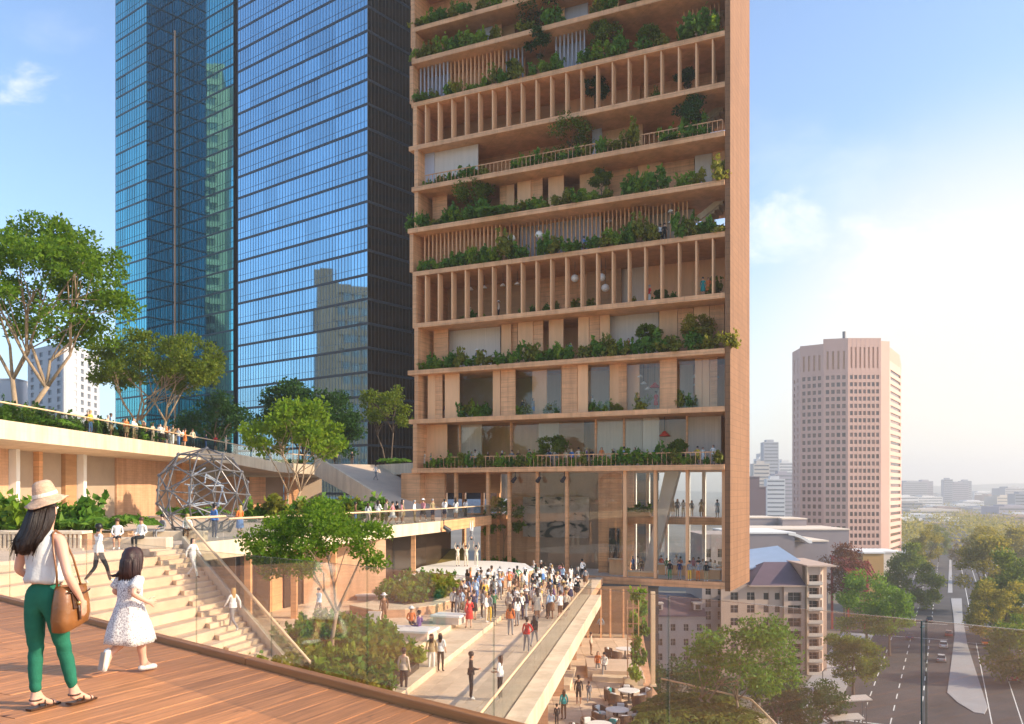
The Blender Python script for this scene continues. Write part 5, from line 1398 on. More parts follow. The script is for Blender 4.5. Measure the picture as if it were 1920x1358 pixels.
# hedges of the plaza and the landing
def bed(pts, kinds, s0, s1, label, group, zz, name='shrub', sz=1.0):
    for k,(x,y) in enumerate(pts):
        kind = kinds[k % len(kinds)]
        shrub(kind, (x,y,zz), R.uniform(s0,s1), '%s %s, %s from the left' % (KN[kind], label, ORD[k]), group, name=name, sz=sz)
def fill(poly_px, z, n, seed, mind):
    """evenly scattered points of a ground patch given by its corners in the photo"""
    rr = random.Random(seed); P = [gnd(a,b,z)[:2] for a,b in poly_px]
    x0,x1 = min(p[0] for p in P),max(p[0] for p in P); y0,y1 = min(p[1] for p in P),max(p[1] for p in P)
    out = []
    for _ in range(20000):
        if len(out) >= n: break
        x,y = rr.uniform(x0,x1), rr.uniform(y0,y1)
        if inside(x,y,P) and all((x-a)**2+(y-b)**2 > mind**2 for a,b in out): out.append((x,y))
    return sorted(out, key=lambda p: p[0]/p[1])
bedpoly = [(470,1275),(555,1190),(640,1180),(700,1195),(735,1215),(786,1243),(722,1292),(650,1330),(540,1330)]
bp = [gnd(a,b,P2)[:2] for a,b in bedpoly]
gb_ = thing('planting_bed', 'raised soil bed filling the corner between the stair and the promenade', 'planter', (0,0,0))
MB().prism(bp, P2-0.9, P2+0.05).build('soil', M['soil'], gb_)
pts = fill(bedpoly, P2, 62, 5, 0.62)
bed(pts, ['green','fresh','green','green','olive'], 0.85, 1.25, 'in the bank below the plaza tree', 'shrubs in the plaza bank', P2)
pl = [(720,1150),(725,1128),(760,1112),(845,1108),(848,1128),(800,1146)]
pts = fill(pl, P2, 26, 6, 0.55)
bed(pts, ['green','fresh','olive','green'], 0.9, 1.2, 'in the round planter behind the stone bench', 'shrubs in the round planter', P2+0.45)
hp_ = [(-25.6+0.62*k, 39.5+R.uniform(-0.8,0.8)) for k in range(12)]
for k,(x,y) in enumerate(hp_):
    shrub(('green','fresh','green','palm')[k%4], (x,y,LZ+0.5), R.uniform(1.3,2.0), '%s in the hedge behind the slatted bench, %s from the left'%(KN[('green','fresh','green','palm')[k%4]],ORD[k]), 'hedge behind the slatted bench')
hb = thing('hedge_trough','long low planter behind the slatted bench','planter',(-26.3,38.4,LZ))
MB().box(0,8.2,0,2.4,0,0.5).build('trough', M['brick2'], hb)
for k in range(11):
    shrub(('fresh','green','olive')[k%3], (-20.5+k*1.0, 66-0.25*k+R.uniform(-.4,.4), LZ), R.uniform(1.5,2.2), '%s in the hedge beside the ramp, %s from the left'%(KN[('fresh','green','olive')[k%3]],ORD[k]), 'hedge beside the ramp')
for k in range(26):
    shrub(('dark','dark','green')[k%3], (-31.2+R.uniform(-.3,.3), 46+k*1.05, UZ), R.uniform(0.95,1.5), '%s in the strip behind the terrace balustrade, %s from the near end'%(KN[('dark','dark','green')[k%3]],ORD[k]), 'planting behind the terrace balustrade')
for k,(x,y,s) in enumerate(((-33.2,60,2.3),(-31.5,57,1.8),(-35.5,58,2.4),(-32,74,1.7),(-30.6,92,1.6),(-28.5,98,1.6),(-25.5,100,1.7),(-13.5,98.5,1.8),(-19.6,52.5,1.7))):
    lab = ['palm-leaved plant at the foot of the big terrace tree, right one','palm-leaved plant nearest the terrace balustrade','palm-leaved plant at the frame edge under the big terrace tree','palm-leaved plant under the olive terrace tree','arching plant at the far end of the terrace','arching plant where the terrace bends','arching plant above the start of the ramp','arching plant at the foot of the slender tree','single dark palm plant standing left of the wire sphere'][k]
    shrub('palm', (x,y,UZ if y>53 and y<88 else (4.6 if y>=88 else LZ+0.7)), s, lab, 'palm plants')
# lower terrace greenery: spiky bed in front, vines by the post
spx = [(1225,1356),(1240,1340),(1262,1330),(1290,1328),(1318,1330),(1345,1336),(1368,1345),(1390,1356),(1255,1358),(1285,1352),(1315,1352),(1345,1358),(1228,1372),(1300,1372),(1370,1372)]
pb = thing('terrace_planter','low planter of spiky grey-green plants on the lower terrace','planter',(0,0,0))
MB().prism([gnd(a,b,TZ)[:2] for a,b in ((1215,1395),(1225,1335),(1300,1322),(1400,1345),(1410,1395))], TZ, TZ+0.42).build('trough', M['cream'], pb)
BUSH['spiky'] = [bush_mesh('foliage',95+i,'palm','grey',(0.7,0.7,0.75),0,0.30) for i in range(2)]
KN['spiky'] = 'spiky grey-green plant'
for k,(a,b) in enumerate(spx):
    p = gnd(a,b,TZ+0.42)
    shrub('spiky', p, R.uniform(0.95,1.3), 'spiky grey-green plant in the lower terrace planter, %s from the left'%ORD[k], 'spiky planter plants', sz=1.2)
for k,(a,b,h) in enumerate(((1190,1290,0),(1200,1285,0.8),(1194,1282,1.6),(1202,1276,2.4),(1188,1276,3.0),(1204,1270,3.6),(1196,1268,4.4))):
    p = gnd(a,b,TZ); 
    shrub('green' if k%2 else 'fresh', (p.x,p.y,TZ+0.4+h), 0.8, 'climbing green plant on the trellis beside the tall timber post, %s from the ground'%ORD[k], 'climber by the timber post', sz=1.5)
trl = thing('trellis','thin timber trellis with climbing plants beside the tall post','trellis',(7.75,54.6,TZ))
for x in (-0.35,0,0.35): MB().box(x-0.03,x+0.03,-0.03,0.03,0,5.4).build('upright', M['timber'], trl)
for z in (0.9,1.9,2.9,3.9,4.9): MB().box(-0.42,0.42,0.031,0.06,z-0.03,z+0.03).build('crosspiece', M['timber'], trl)
MB().box(-0.6,0.6,-0.35,0.35,0,0.45).build('trough', M['cream'], trl)
# ------------------------------------------------------------------ things on the plaza and terraces
ws = thing('wire_sphere', 'big open sphere of grey metal struts standing on the landing', 'sculpture', (-17.9,49.5,LZ+2.3))
bm_ = bmesh.new(); bmesh.ops.create_icosphere(bm_, subdivisions=2, radius=2.58)
bmesh.ops.rotate(bm_, verts=bm_.verts, cent=(0,0,0), matrix=Euler((0.3,0.5,0.2)).to_matrix())
for e in bm_.edges:
    a, b = [v.co.copy() for v in e.verts]
    if (a.z+b.z)/2 < -2.32: continue
    MB().tube([a,b],0.047,6).build('strut', M['steel'], ws)
for v in bm_.verts:
    if v.co.z > -2.4: MB().lathe([(0.02,-0.12),(0.10,-0.06),(0.12,0),(0.10,0.06),(0.02,0.12)],8,v.co).build('joint', M['steel'], ws)
bm_.free()
inn = bmesh.new(); bmesh.ops.create_icosphere(inn, subdivisions=1, radius=1.2)
whs = M['white']; inm = mat('pale_blue_frame',(0.30,0.34,0.40),0.5,0.1,3)
for e in inn.edges:
    a,b=[v.co.copy()*(0.8+0.5*R.random())+Vector((0.2,-0.2,-0.1)) for v in e.verts]
    if R.random()<0.75: MB().tube([a,b],0.04,6).build('inner_strut', inm, ws)
inn.free()
for k in range(5):
    an = k*1.257; MB().bar((math.cos(an)*1.5,math.sin(an)*1.5,-2.3),(math.cos(an)*1.75,math.sin(an)*1.75,-1.8),0.12,0.12).build('foot', M['dgrey'], ws)

# curved planter with a bench edge
rpl = thing('round_planter', 'curving cream stone planter wall with a seat edge on the plaza', 'planter', (0,0,0))
pp_ = [gnd(a,b,P2)[:2] for a,b in ((655,1150),(700,1160),(760,1158),(815,1150),(858,1136),(862,1118),(848,1106),(800,1104),(755,1106),(728,1116),(712,1136),(690,1144))]
MB().prism(pp_, P2, P2+0.45).build('wall', M['brick2'], rpl, bevel=0.02)
MB().prism([(x,y-0.03) for x,y in pp_], P2+0.452, P2+0.50).build('coping', M['cream'], rpl)
ct = [gnd(a,b,P2)[:2] for a,b in ((722,1146),(760,1150),(812,1143),(845,1131),(845,1116),(800,1109),(757,1111),(735,1122))]
MB().prism(ct, P2+0.40, P2+0.53).build('soil', M['soil'], rpl)
# white curved stage
stg = thing('stage', 'white curved low stage at the back of the plaza with performers on it', 'stage', (0,0,0))
SZ = P2+1.0
def zp(px,d): return ((px-CX)/F*d, d)
spts = [zp(742,57),(-7.2,56.6),zp(860,60),zp(962,64),zp(1000,68),zp(985,73),zp(930,75.5),zp(850,76),zp(790,70),zp(752,62)]
MB().prism(spts, P2-0.02, SZ-0.12).build('body', M['brick2'], stg)
MB().prism([(x*1.0,y-0.12) for x,y in spts], SZ-0.119, SZ).build('platform', whs, stg, bevel=0.02)
md = setting(MB().prism([zp(772,73),zp(868,77),zp(870,81),zp(770,80)], P2, lambda x,y: P2+0.4+ (y-73)*0.17).build('grass_bank', mat('dry_grass',(0.20,0.15,0.035),0.9,0.25,1.5,0.3,8)))
# white loungers and blocks
def lounger(px,py,w,dp,h,rz,label,back=False,m='white'):
    p = gnd(px,py,P2 if px < 855 else PZ)
    t = thing('stone_lounger', label, 'bench', p, rz, 'pale stone seats on the plaza')
    MB().box(-w/2,w/2,0,dp,h-0.12,h).build('seat', M[m], t, bevel=0.02)
    MB().box(-w/2+0.1,w/2-0.1,0.1,dp-0.1,0,h-0.121).build('base', M['pale'], t)
    if back: MB().hexa([(-w/2,dp-0.15,h),(-w/2+0.7,dp-0.15,h),(-w/2+0.7,dp,h),(-w/2,dp,h),(-w/2,dp+0.25,h+0.6),(-w/2+0.7,dp+0.25,h+0.6),(-w/2+0.7,dp+0.37,h+0.6),(-w/2,dp+0.37,h+0.6)]).build('backrest', M['pale'], t)
lounger(712,1198,2.6,1.6,0.45,-0.2,'white stone seat with a tilted back by the plaza bank',True)
lounger(770,1203,1.8,1.6,0.5,-0.25,'white block seat with two people on it near the promenade steps')
lounger(834,1172,1.7,1.3,0.5,-0.3,'white block seat farthest along the promenade steps')
lounger(694,1127,2.0,1.4,0.4,-0.1,'pale low seat behind the plaza tree')
def seat_block(px,d,w,label):
    pass
# tables and tub chairs on the lower terrace
wick = mat('brown_wicker',(0.14,0.085,0.055),0.8,0.3,14,0.5,60); cush = mat('white_cushion',(0.72,0.70,0.66),0.8,0.05,3); teal = mat('teal_cloth',(0.02,0.26,0.27),0.8,0.08,4)
def make_chair():
    t = link('tub_chair', None)
    mb = MB(); n = 14
    ro, ri = 0.40, 0.32
    for i in range(n):
        a0, a1 = math.radians(-20+220*i/n), math.radians(-20+220*(i+1)/n)
        h0 = 0.62+0.14*math.sin(math.pi*i/n); h1 = 0.62+0.14*math.sin(math.pi*(i+1)/n)
        mb.hexa([(ro*math.cos(a0),ro*math.sin(a0),0.12),(ro*math.cos(a1),ro*math.sin(a1),0.12),(ri*math.cos(a1),ri*math.sin(a1),0.12),(ri*math.cos(a0),ri*math.sin(a0),0.12),
                 (ro*1.05*math.cos(a0),ro*1.05*math.sin(a0),h0),(ro*1.05*math.cos(a1),ro*1.05*math.sin(a1),h1),(ri*math.cos(a1),ri*math.sin(a1),h1),(ri*math.cos(a0),ri*math.sin(a0),h0)])
    mb.build('shell', wick, t)
    MB().lathe([(0.31,0.28),(0.33,0.34),(0.30,0.42),(0.05,0.44)],14).build('seat_cushion', cush, t, smooth=True)
    MB().box(-0.20,0.20,0.10,0.26,0.43,0.76).build('back_cushion', cush, t, bevel=0.05)
    for x,y in ((-.26,-.2),(.26,-.2),(-.26,.24),(.26,.24)): MB().box(x-0.025,x+0.025,y-0.025,y+0.025,0,0.2).build('leg', M['dgrey'], t)
    return t
chair0 = make_chair(); chair_used = [False]
def copy_tree(o, parent=None):
    c = o.copy(); COL.objects.link(c)
    if parent: c.parent = parent
    for ch in o.children: copy_tree(ch, c)
    return c
def place_chair(x,y,rz,label,pillow=None):
    t = chair0 if not chair_used[0] else copy_tree(chair0)
    chair_used[0] = True
    t.location=(x,y,TZ); t.rotation_euler=(0,0,rz)
    tag(t,label,'chair','brown tub chairs round the terrace tables')
    if pillow:
        o = MB().box(-0.2,0.2,0.0,0.12,0.44,0.74).build('pillow', pillow, None, bevel=0.05)
        o.location=(x,y,TZ); o.rotation_euler=(0,0,rz)
        tag(o,'teal pillow on the %s'%label.replace('brown wicker tub chair','tub chair'),'pillow','teal pillows on the chairs')
ts = [(1157.5,1330,'nearest whole'),(1179,1294,'middle'),(1172,1216,'farthest'),(1124,1357,'half-cut')]
nm = ['second nearest table','third nearest table','farthest table','nearest cut-off table']
for k,(px,py,_) in enumerate(ts):
    d = F*(CZ-(TZ+0.74))/(py-HZ); x = (px-CX)/F*d
    t = thing('round_table','round white table on the lower terrace, %s'%nm[k],'table',(x,d,TZ),0,'round white terrace tables')
    rt_ = 0.62 if k != 2 else 0.7
    MB().lathe([(rt_,0.70),(rt_+0.02,0.72),(rt_,0.75)],28).build('tabletop', whs, t, smooth=False)
    MB().lathe([(0.32,0.0),(0.30,0.03),(0.06,0.05),(0.05,0.68),(0.2,0.70)],16).build('pedestal', M['dgrey'], t)
    wh4 = ['on the right side','at the back right','at the back left','on the left side','at the front']
    angs = [10,75,140,205,280]
    for q_ in range(5):
        an = math.radians(angs[q_]+k*13); rr_ = 1.12
        if k == 3 and q_ == 4: continue
        if q_ == 1 and k == 2: continue
        place_chair(x+math.cos(an)*rr_, d+math.sin(an)*rr_, an-math.pi/2, 'brown wicker tub chair %s of the %s'%(wh4[q_], nm[k]), teal if (q_+k)%3==0 else None)
# cars on the avenue
def make_car():
    t = link('car', None)
    secs = [(-2.15,0.80,0.35,0.72),(-2.05,0.86,0.28,0.88),(-1.0,0.90,0.25,0.95),(0.9,0.90,0.25,0.92),(1.9,0.86,0.28,0.76),(2.15,0.76,0.35,0.62)]
    rings = [[(-w,y,z0),(-w,y,(z0+z1)/2),(-w*0.93,y,z1),(w*0.93,y,z1),(w,y,(z0+z1)/2),(w,y,z0)] for y,w,z0,z1 in secs]
    MB().loft(rings).build('body', M['white'], t, bevel=0.05)
    r2 = [[(-0.80,y0,0.90),(-0.62,y1,1.42),(0.62,y1,1.42),(0.80,y0,0.90)] for y0,y1 in ((-1.75,-1.25),(1.25,0.45))]
    MB().loft(r2).build('windows', mat('car_glass',(0.02,0.025,0.03),0.08,0.1,1,spec=0.8), t)
    MB().box(-0.63,0.63,-1.24,0.44,1.421,1.47).build('roof', M['white'], t, bevel=0.02)
    wm = MB().tube([(-0.11,0,0),(0.11,0,0)],0.33,14).mesh('wheel', M['dgrey'])
    for x in (-0.82,0.82):
        for y in (-1.35,1.35): link('wheel', wm, t, (x,y,0.33))
    tl_ = mat('tail_light',(0.45,0.02,0.015),0.3)
    for x in (-0.62,0.62): MB().box(x-0.18,x+0.18,-2.19,-2.10,0.62,0.78).build('tail_light', tl_, t, bevel=0.01)
    for x in (-0.62,0.62): MB().box(x-0.18,x+0.18,2.08,2.17,0.52,0.64).build('headlight', cush, t, bevel=0.01)
    return t
car0 = make_car(); cu=[False]
CM = {c: mat('car_paint_'+c, v, 0.25, 0.03, 1, spec=0.6, metal=0.15) for c,v in dict(black=(0.015,0.015,0.018),red=(0.42,0.035,0.02),white=(0.72,0.72,0.72),silver=(0.38,0.38,0.40),orange=(0.50,0.13,0.025),blue=(0.03,0.06,0.16)).items()}
rz_av = math.atan2(RV.y,RV.x)-math.pi/2
for px,py,c,away,lab in ((1743,1166,'black',1,'black car driving off on the left carriageway, just above the glass fence line'),(1831,1167,'black',0,'black car coming down the right carriageway, just above the glass fence line'),
    (1779,1193,'red',1,'red car at the head of the queue left of the traffic island'),(1769,1214,'white',1,'white car in the middle of the queue left of the traffic island'),(1765,1240,'silver',1,'silver car last in the queue left of the traffic island'),
    (1848,1209,'orange',0,'orange car right of the traffic island'),(1900,1276,'red',0,'red car at the bottom right of the avenue near the frame edge'),(1706,1198,'blue',1,'blue car in the outer left lane of the avenue')):
    t = car0 if not cu[0] else copy_tree(car0); cu[0]=True
    p = gnd(px,py,GZ); t.location=(p.x,p.y,GZ+0.006); t.rotation_euler=(0,0,rz_av+(0 if away else math.pi))
    tag(t,lab,'car','cars on the avenue')
    for ch in t.children:
        if ch.name.startswith(('body','roof')):
            ch.material_slots[0].link='OBJECT'; ch.material_slots[0].material=CM[c]
# street lamps along the avenue
for k,(s,tt) in enumerate([(10,-18.5),(10,20),(50,-18.5),(50,20),(100,-18.5),(100,20),(150,-18.5),(150,20),(-30,20),(-30,-18.5)]):
    p = rd(s,tt); sd = 1 if tt<0 else -1
    t = thing('street_lamp','grey street lamp on the %s kerb of the avenue, %s from here'%('left' if tt<0 else 'right',ORD[[4,4,3,3,2,2,1,1,0,0].index([4,4,3,3,2,2,1,1,0,0][k]) if False else {-30:0,10:1,50:2,100:3,150:4}[s]]),'street lamp',(p.x,p.y,GZ+0.14),rz_av,'street lamps')
    MB().tube([(0,0,0),(0,0,7.6),(sd*0.5,0,8.2),(sd*2.0,0,8.4)],[0.11,0.08,0.06,0.05],6).build('pole', M['steel'], t)
    MB().box(sd*2.0-0.35,sd*2.0+0.35,-0.14,0.14,8.32,8.44).build('lamp_head', M['steel'], t)
# ------------------------------------------------------------------ people
def skin_graph(name, joints, sub=1, rad_scale=1.0):
    """joints: {id: (pos, radius or (rx,ry), parent)}; grown with the Skin modifier into one continuous surface"""
    ids = list(joints); ix = {k:i for i,k in enumerate(ids)}
    me = bpy.data.meshes.new(name)
    me.from_pydata([joints[k][0] for k in ids], [(ix[k], ix[joints[k][2]]) for k in ids if joints[k][2]], [])
    o = bpy.data.objects.new(name, me); COL.objects.link(o)
    sk = o.modifiers.new('skin','SKIN'); sk.use_smooth_shade = True; sk.branch_smoothing = 0.4
    lay = me.skin_vertices[0].data
    for k in ids:
        r = joints[k][1]; r = (r,r) if not isinstance(r,tuple) else r
        lay[ix[k]].radius = (r[0]*rad_scale, r[1]*rad_scale)
        lay[ix[k]].use_root = joints[k][2] is None
    if sub:
        sb = o.modifiers.new('sub','SUBSURF'); sb.levels = sub; sb.render_levels = sub
    dg = bpy.context.evaluated_depsgraph_get()
    out = bpy.data.meshes.new_from_object(o.evaluated_get(dg))
    out.name = name
    bpy.data.objects.remove(o); 
    out.polygons.foreach_set('use_smooth',[True]*len(out.polygons))
    return out
def seg_label(me, joints, labels, default=0):
    """give every face the slot of the bone it lies nearest to"""
    segs = []
    for k,(p,r,par) in joints.items():
        if not par: continue
        p0 = Vector(joints[par][0]); p1 = Vector(p)
        rr_ = lambda r: r if not isinstance(r,tuple) else max(r)
        segs.append((p0,p1,rr_(joints[par][1]),rr_(r),k))
    idx = []
    for f in me.polygons:
        c = f.center; best=(1e9,None)
        for p0,p1,r0,r1,k in segs:
            d = p1-p0; t = max(0,min(1,(c-p0).dot(d)/max(1e-9,d.length_squared)))
            q_ = ((c-(p0+d*t)).length)/(r0+(r1-r0)*t)
            if q_ < best[0]: best=(q_,k,t)
        lab = labels(best[1], best[2], c)
        idx.append(lab)
    me.polygons.foreach_set('material_index', idx)
def base_pose():
    return dict(
        pelvis=((0,0,0.95),(0.145,0.115),None), spine=((0,0.005,1.13),(0.125,0.10),'pelvis'), chest=((0,0.0,1.32),(0.15,0.115),'spine'),
        neck=((0,0.0,1.48),(0.055,0.055),'chest'), head=((0,0.025,1.60),(0.078,0.092),'neck'), crown=((0,0.015,1.70),(0.065,0.075),'head'),
        sR=((0.165,0,1.42),0.055,'chest'), eR=((0.225,-0.03,1.14),0.043,'sR'), wR=((0.235,0.05,0.92),0.030,'eR'), hR=((0.23,0.08,0.83),0.032,'wR'),
        sL=((-0.165,0,1.42),0.055,'chest'), eL=((-0.225,-0.03,1.14),0.043,'sL'), wL=((-0.235,0.05,0.92),0.030,'eL'), hL=((-0.23,0.08,0.83),0.032,'wL'),
        pR=((0.09,0,0.88),0.092,'pelvis'), kR=((0.10,0.02,0.49),0.060,'pR'), aR=((0.10,-0.01,0.09),0.040,'kR'), tR=((0.115,0.14,0.035),0.036,'aR'),
        pL=((-0.09,0,0.88),0.092,'pelvis'), kL=((-0.10,0.02,0.49),0.060,'pL'), aL=((-0.10,-0.01,0.09),0.040,'kL'), tL=((-0.115,0.14,0.035),0.036,'aL'))
def setp(P, **kw):
    for k,v in kw.items(): P[k] = (v, P[k][1], P[k][2])
    return P
def posed(kind):
    P = base_pose()
    if kind == 'stand2': setp(P, eR=(0.25,0.0,1.15), wR=(0.10,0.20,1.10), hR=(0.02,0.22,1.13), kL=(-0.13,0.06,0.49), aL=(-0.16,0.03,0.09), tL=(-0.2,0.17,0.035))
    if kind == 'walk': setp(P, kR=(0.09,0.20,0.50), aR=(0.09,0.30,0.10), tR=(0.10,0.44,0.06), kL=(-0.09,-0.06,0.48), aL=(-0.09,-0.36,0.15), tL=(-0.10,-0.26,0.04), eR=(0.22,-0.16,1.16), wR=(0.22,-0.17,0.92), hR=(0.22,-0.14,0.84), eL=(-0.22,0.10,1.16), wL=(-0.20,0.26,0.98), hL=(-0.19,0.32,0.92))
    if kind == 'talk': setp(P, eR=(0.22,0.02,1.15), wR=(0.17,0.26,1.14), hR=(0.15,0.35,1.18), eL=(-0.22,0.02,1.15), wL=(-0.15,0.24,1.08), hL=(-0.12,0.33,1.10))
    if kind == 'photo': setp(P, eR=(0.22,0.16,1.28), wR=(0.11,0.32,1.50), hR=(0.06,0.34,1.58), eL=(-0.22,0.16,1.28), wL=(-0.11,0.32,1.50), hL=(-0.05,0.34,1.57))
    if kind == 'hips': setp(P, eR=(0.37,-0.06,1.17), wR=(0.20,0.06,1.04), hR=(0.13,0.10,1.0), kL=(-0.14,0.03,0.49), aL=(-0.17,0,0.09), tL=(-0.22,0.13,0.035))
    if kind == 'sit':
        for k in P:
            p = P[k][0]; 
            if k[0] in 'kat' or k in ('pR','pL'): continue
            P[k] = ((p[0],p[1],p[2]-0.43),P[k][1],P[k][2])
        setp(P, pR=(0.09,0.03,0.50), pL=(-0.09,0.03,0.50), kR=(0.10,0.45,0.49), kL=(-0.10,0.45,0.49), aR=(0.10,0.42,0.09), aL=(-0.10,0.46,0.09), tR=(0.11,0.57,0.035), tL=(-0.11,0.61,0.035), wR=(0.12,0.28,0.62), hR=(0.08,0.35,0.60), wL=(-0.12,0.28,0.62), hL=(-0.08,0.35,0.60))
    if kind == 'armsup': setp(P, eR=(0.28,0.02,1.66), wR=(0.20,0.04,1.90), hR=(0.17,0.05,2.0), eL=(-0.28,0.02,1.66), wL=(-0.20,0.04,1.90), hL=(-0.17,0.05,2.0))
    return P
PM = {}
def person_mesh(kind, hair, garment):
    key = (kind,hair,garment)
    if key in PM: return PM[key]
    P = posed(kind)
    if garment in ('skirt','dress') and kind != 'sit': pass
    me = skin_graph('body', P, 1)
    fm = {'pelvis':2,'spine':1,'chest':1,'neck':0,'head':0,'crown':0,'sR':1,'sL':1,'eR':1,'eL':1,'wR':5,'wL':5,'hR':0,'hL':0,'pR':2,'pL':2,'kR':2,'kL':2,'aR':6,'aL':6,'tR':4,'tL':4}
    hz = P['head'][0][2]; hy = P['head'][0][1]
    def lab(k,t,c):
        if k == 'spine' and t < 0.2: return 2
        if k == 'neck' and t < 0.55: return 1
        if k in ('head','crown'):
            if c.z > hz+0.07 or (c.y < hy-0.03 and c.z > hz-0.06): return 3
            return 0
        if k in ('tR','tL'): return 4
        return fm[k]
    seg_label(me, P, lab)
    bm = bmesh.new(); bm.from_mesh(me)
    def cone(prof, mi, n=14, yo=0.0, jit=0.0):
        rings = []
        for i,(rx,ry,z) in enumerate(prof):
            rings.append([bm.verts.new((rx*math.cos(2*math.pi*k/n)*(1+jit*math.sin(k*2.4+i)*(i/len(prof))), yo+ry*math.sin(2*math.pi*k/n)*(1+jit*math.cos(k*1.7)), z)) for k in range(n)])
        for a,b in zip(rings[:-1],rings[1:]):
            for k in range(n):
                f = bm.faces.new((a[k],a[(k+1)%n],b[(k+1)%n],b[k])); f.material_index=mi; f.smooth=True
        f = bm.faces.new(rings[-1]); f.material_index = mi
    if garment in ('skirt','dress') and kind != 'sit':
        w = 0.30 if kind == 'walk' else 0.24
        cone([(0.235,0.20,0.54) if kind != 'walk' else (0.26,0.36,0.56),(0.21,0.18,0.72),(0.185,0.155,0.92),(0.15,0.125,1.06)], 2, jit=0.05)
    # loose hem of the upper garment
    if kind != 'sit': cone([(0.172,0.140,0.93),(0.160,0.128,1.03),(0.148,0.118,1.15)], 1, jit=0.03)
    if hair == 'long':
        z = P['head'][0][2]
        cone([(0.05,0.02,z-0.34),(0.095,0.045,z-0.24),(0.105,0.06,z-0.08),(0.10,0.075,z+0.04),(0.07,0.06,z+0.12)], 3, yo=P['head'][0][1]-0.065)
    else:
        z = P['head'][0][2]
        cone([(0.095,0.085,z+0.02),(0.104,0.108,z+0.07),(0.095,0.105,z+0.13),(0.055,0.065,z+0.175)], 3, yo=P['head'][0][1]-0.018)
    if hair == 'hat':
        z = P['head'][0][2]+0.085
        cone([(0.20,0.20,z),(0.20,0.20,z+0.012),(0.11,0.12,z+0.02),(0.10,0.11,z+0.10),(0.06,0.07,z+0.13)], 7, yo=P['head'][0][1]-0.01)
    # nose
    hp = P['head'][0]
    v = [bm.verts.new(p) for p in ((-0.014,hp[1]+0.088,hp[2]-0.02),(0.014,hp[1]+0.088,hp[2]-0.02),(0,hp[1]+0.112,hp[2]-0.018),(0,hp[1]+0.088,hp[2]+0.03))]
    for t in ((0,1,2),(1,3,2),(3,0,2)): 
        f = bm.faces.new([v[i] for i in t]); f.material_index = 0
    bm.to_mesh(me); bm.free()
    for k in range(8): me.materials.append(None)
    PM[key] = me
    return me
CL = dict(white=(0.78,0.76,0.72), black=(0.018,0.018,0.02), navy=(0.02,0.03,0.09), blue=(0.10,0.22,0.50), pale_blue=(0.40,0.55,0.72), red=(0.58,0.035,0.03), orange=(0.62,0.17,0.04), yellow=(0.70,0.45,0.05),
          green=(0.05,0.20,0.09), teal=(0.02,0.28,0.28), grey=(0.24,0.24,0.25), khaki=(0.34,0.26,0.14), beige=(0.60,0.48,0.36), brown=(0.16,0.08,0.04), pink=(0.62,0.26,0.28), purple=(0.16,0.08,0.22), cream=(0.70,0.60,0.45), olive=(0.20,0.18,0.07))
CMAT = {k: mat('cloth_'+k, v, 0.85, 0.10, 9, 0.25, 25) for k,v in CL.items()}
SK = [mat('skin_%s'%n, c, 0.5, 0.06, 8) for n,c in (('light',(0.62,0.36,0.25)),('tan',(0.48,0.25,0.15)),('brown',(0.22,0.105,0.06)))]
HM = dict(black=mat('hair_black',(0.012,0.010,0.010),0.45,0.2,20), brown=mat('hair_brown',(0.06,0.028,0.014),0.5,0.2,20), blond=mat('hair_blond',(0.42,0.26,0.10),0.5,0.2,20), grey=mat('hair_grey',(0.35,0.33,0.31),0.6,0.2,20))
SHOE = [CMAT['black'],CMAT['brown'],CMAT['white']]
USED = {}
def person(loc, rz, h, pose_, top, bottom, haircol='black', hair='short', garment='trousers', sleeves=True, shorts=False, where='', group=None, act=None, skin=None, rx=None):
    me = person_mesh(pose_, hair, garment)
    o = link('person', me, None, loc, rz)
    s = h/1.775; o.scale=(s,s,s)
    sk = SK[skin if skin is not None else R.choice((0,0,0,1,1,2))]
    ms = [sk, CMAT[top], CMAT[bottom], HM[haircol], R.choice(SHOE), CMAT[top] if sleeves else sk, (sk if (shorts or garment!='trousers') else CMAT[bottom]), CMAT['white' if top!='white' else 'cream']]
    for i,m in enumerate(ms):
        o.material_slots[i].link='OBJECT'; o.material_slots[i].material=m
    if rx is not None: o.rotation_euler = (rx,0,rz)
    gname = {'trousers':'shorts' if shorts else 'trousers','skirt':'skirt','dress':'dress'}[garment]
    hs = {'short':'%s hair','long':'long %s hair','hat':'hat, %s hair'}[hair] % haircol
    cn = lambda c: c.replace('_',' ')
    sp = (act+' ') if act else ''
    if pose_ == 'sit': sp = 'sitting '
    lb = ('person in %s dress, %s, %s%s' % (cn(top),hs,sp,where)) if garment=='dress' and top==bottom else 'person in %s top, %s %s, %s, %s%s' % (cn(top),cn(bottom),gname,hs,sp,where)
    USED.setdefault(lb,[]).append(o)
    return tag(o, lb, 'person', group)
combo_used = set()
TOPS = ['white']*9+['black']*4+['grey','grey','navy','blue','pale_blue','pale_blue','red','orange','yellow','beige','beige','khaki','pink','cream','cream','brown','green','purple']
BOTS = ['black','black','navy','grey','khaki','beige','brown','white','blue']
def rand_person(loc, rz, where, group, poses=('stand','stand2','hips','talk','photo','walk'), hmin=1.6):
    for _ in range(200):
        g = R.choice(('trousers','trousers','trousers','skirt','dress','shorts'))
        top, bot = R.choice(TOPS), R.choice(BOTS)
        if g == 'dress': bot = top
        hair = R.choice(('short','short','short','short','short','short','long','long','long','long','long','long','hat')); hc = R.choice(('black','black','brown','brown','blond','grey'))
        po = R.choice(poses)
        key = (where,g,top,bot,hair,hc)
        if key not in combo_used: combo_used.add(key); break
    return person(loc, rz, R.uniform(hmin,1.82), po, top, bot, hc, hair, 'trousers' if g=='shorts' else g, R.random()<0.5, g=='shorts', where, group)
def G(px,py,z): return gnd(px,py,z)
D2 = math.radians
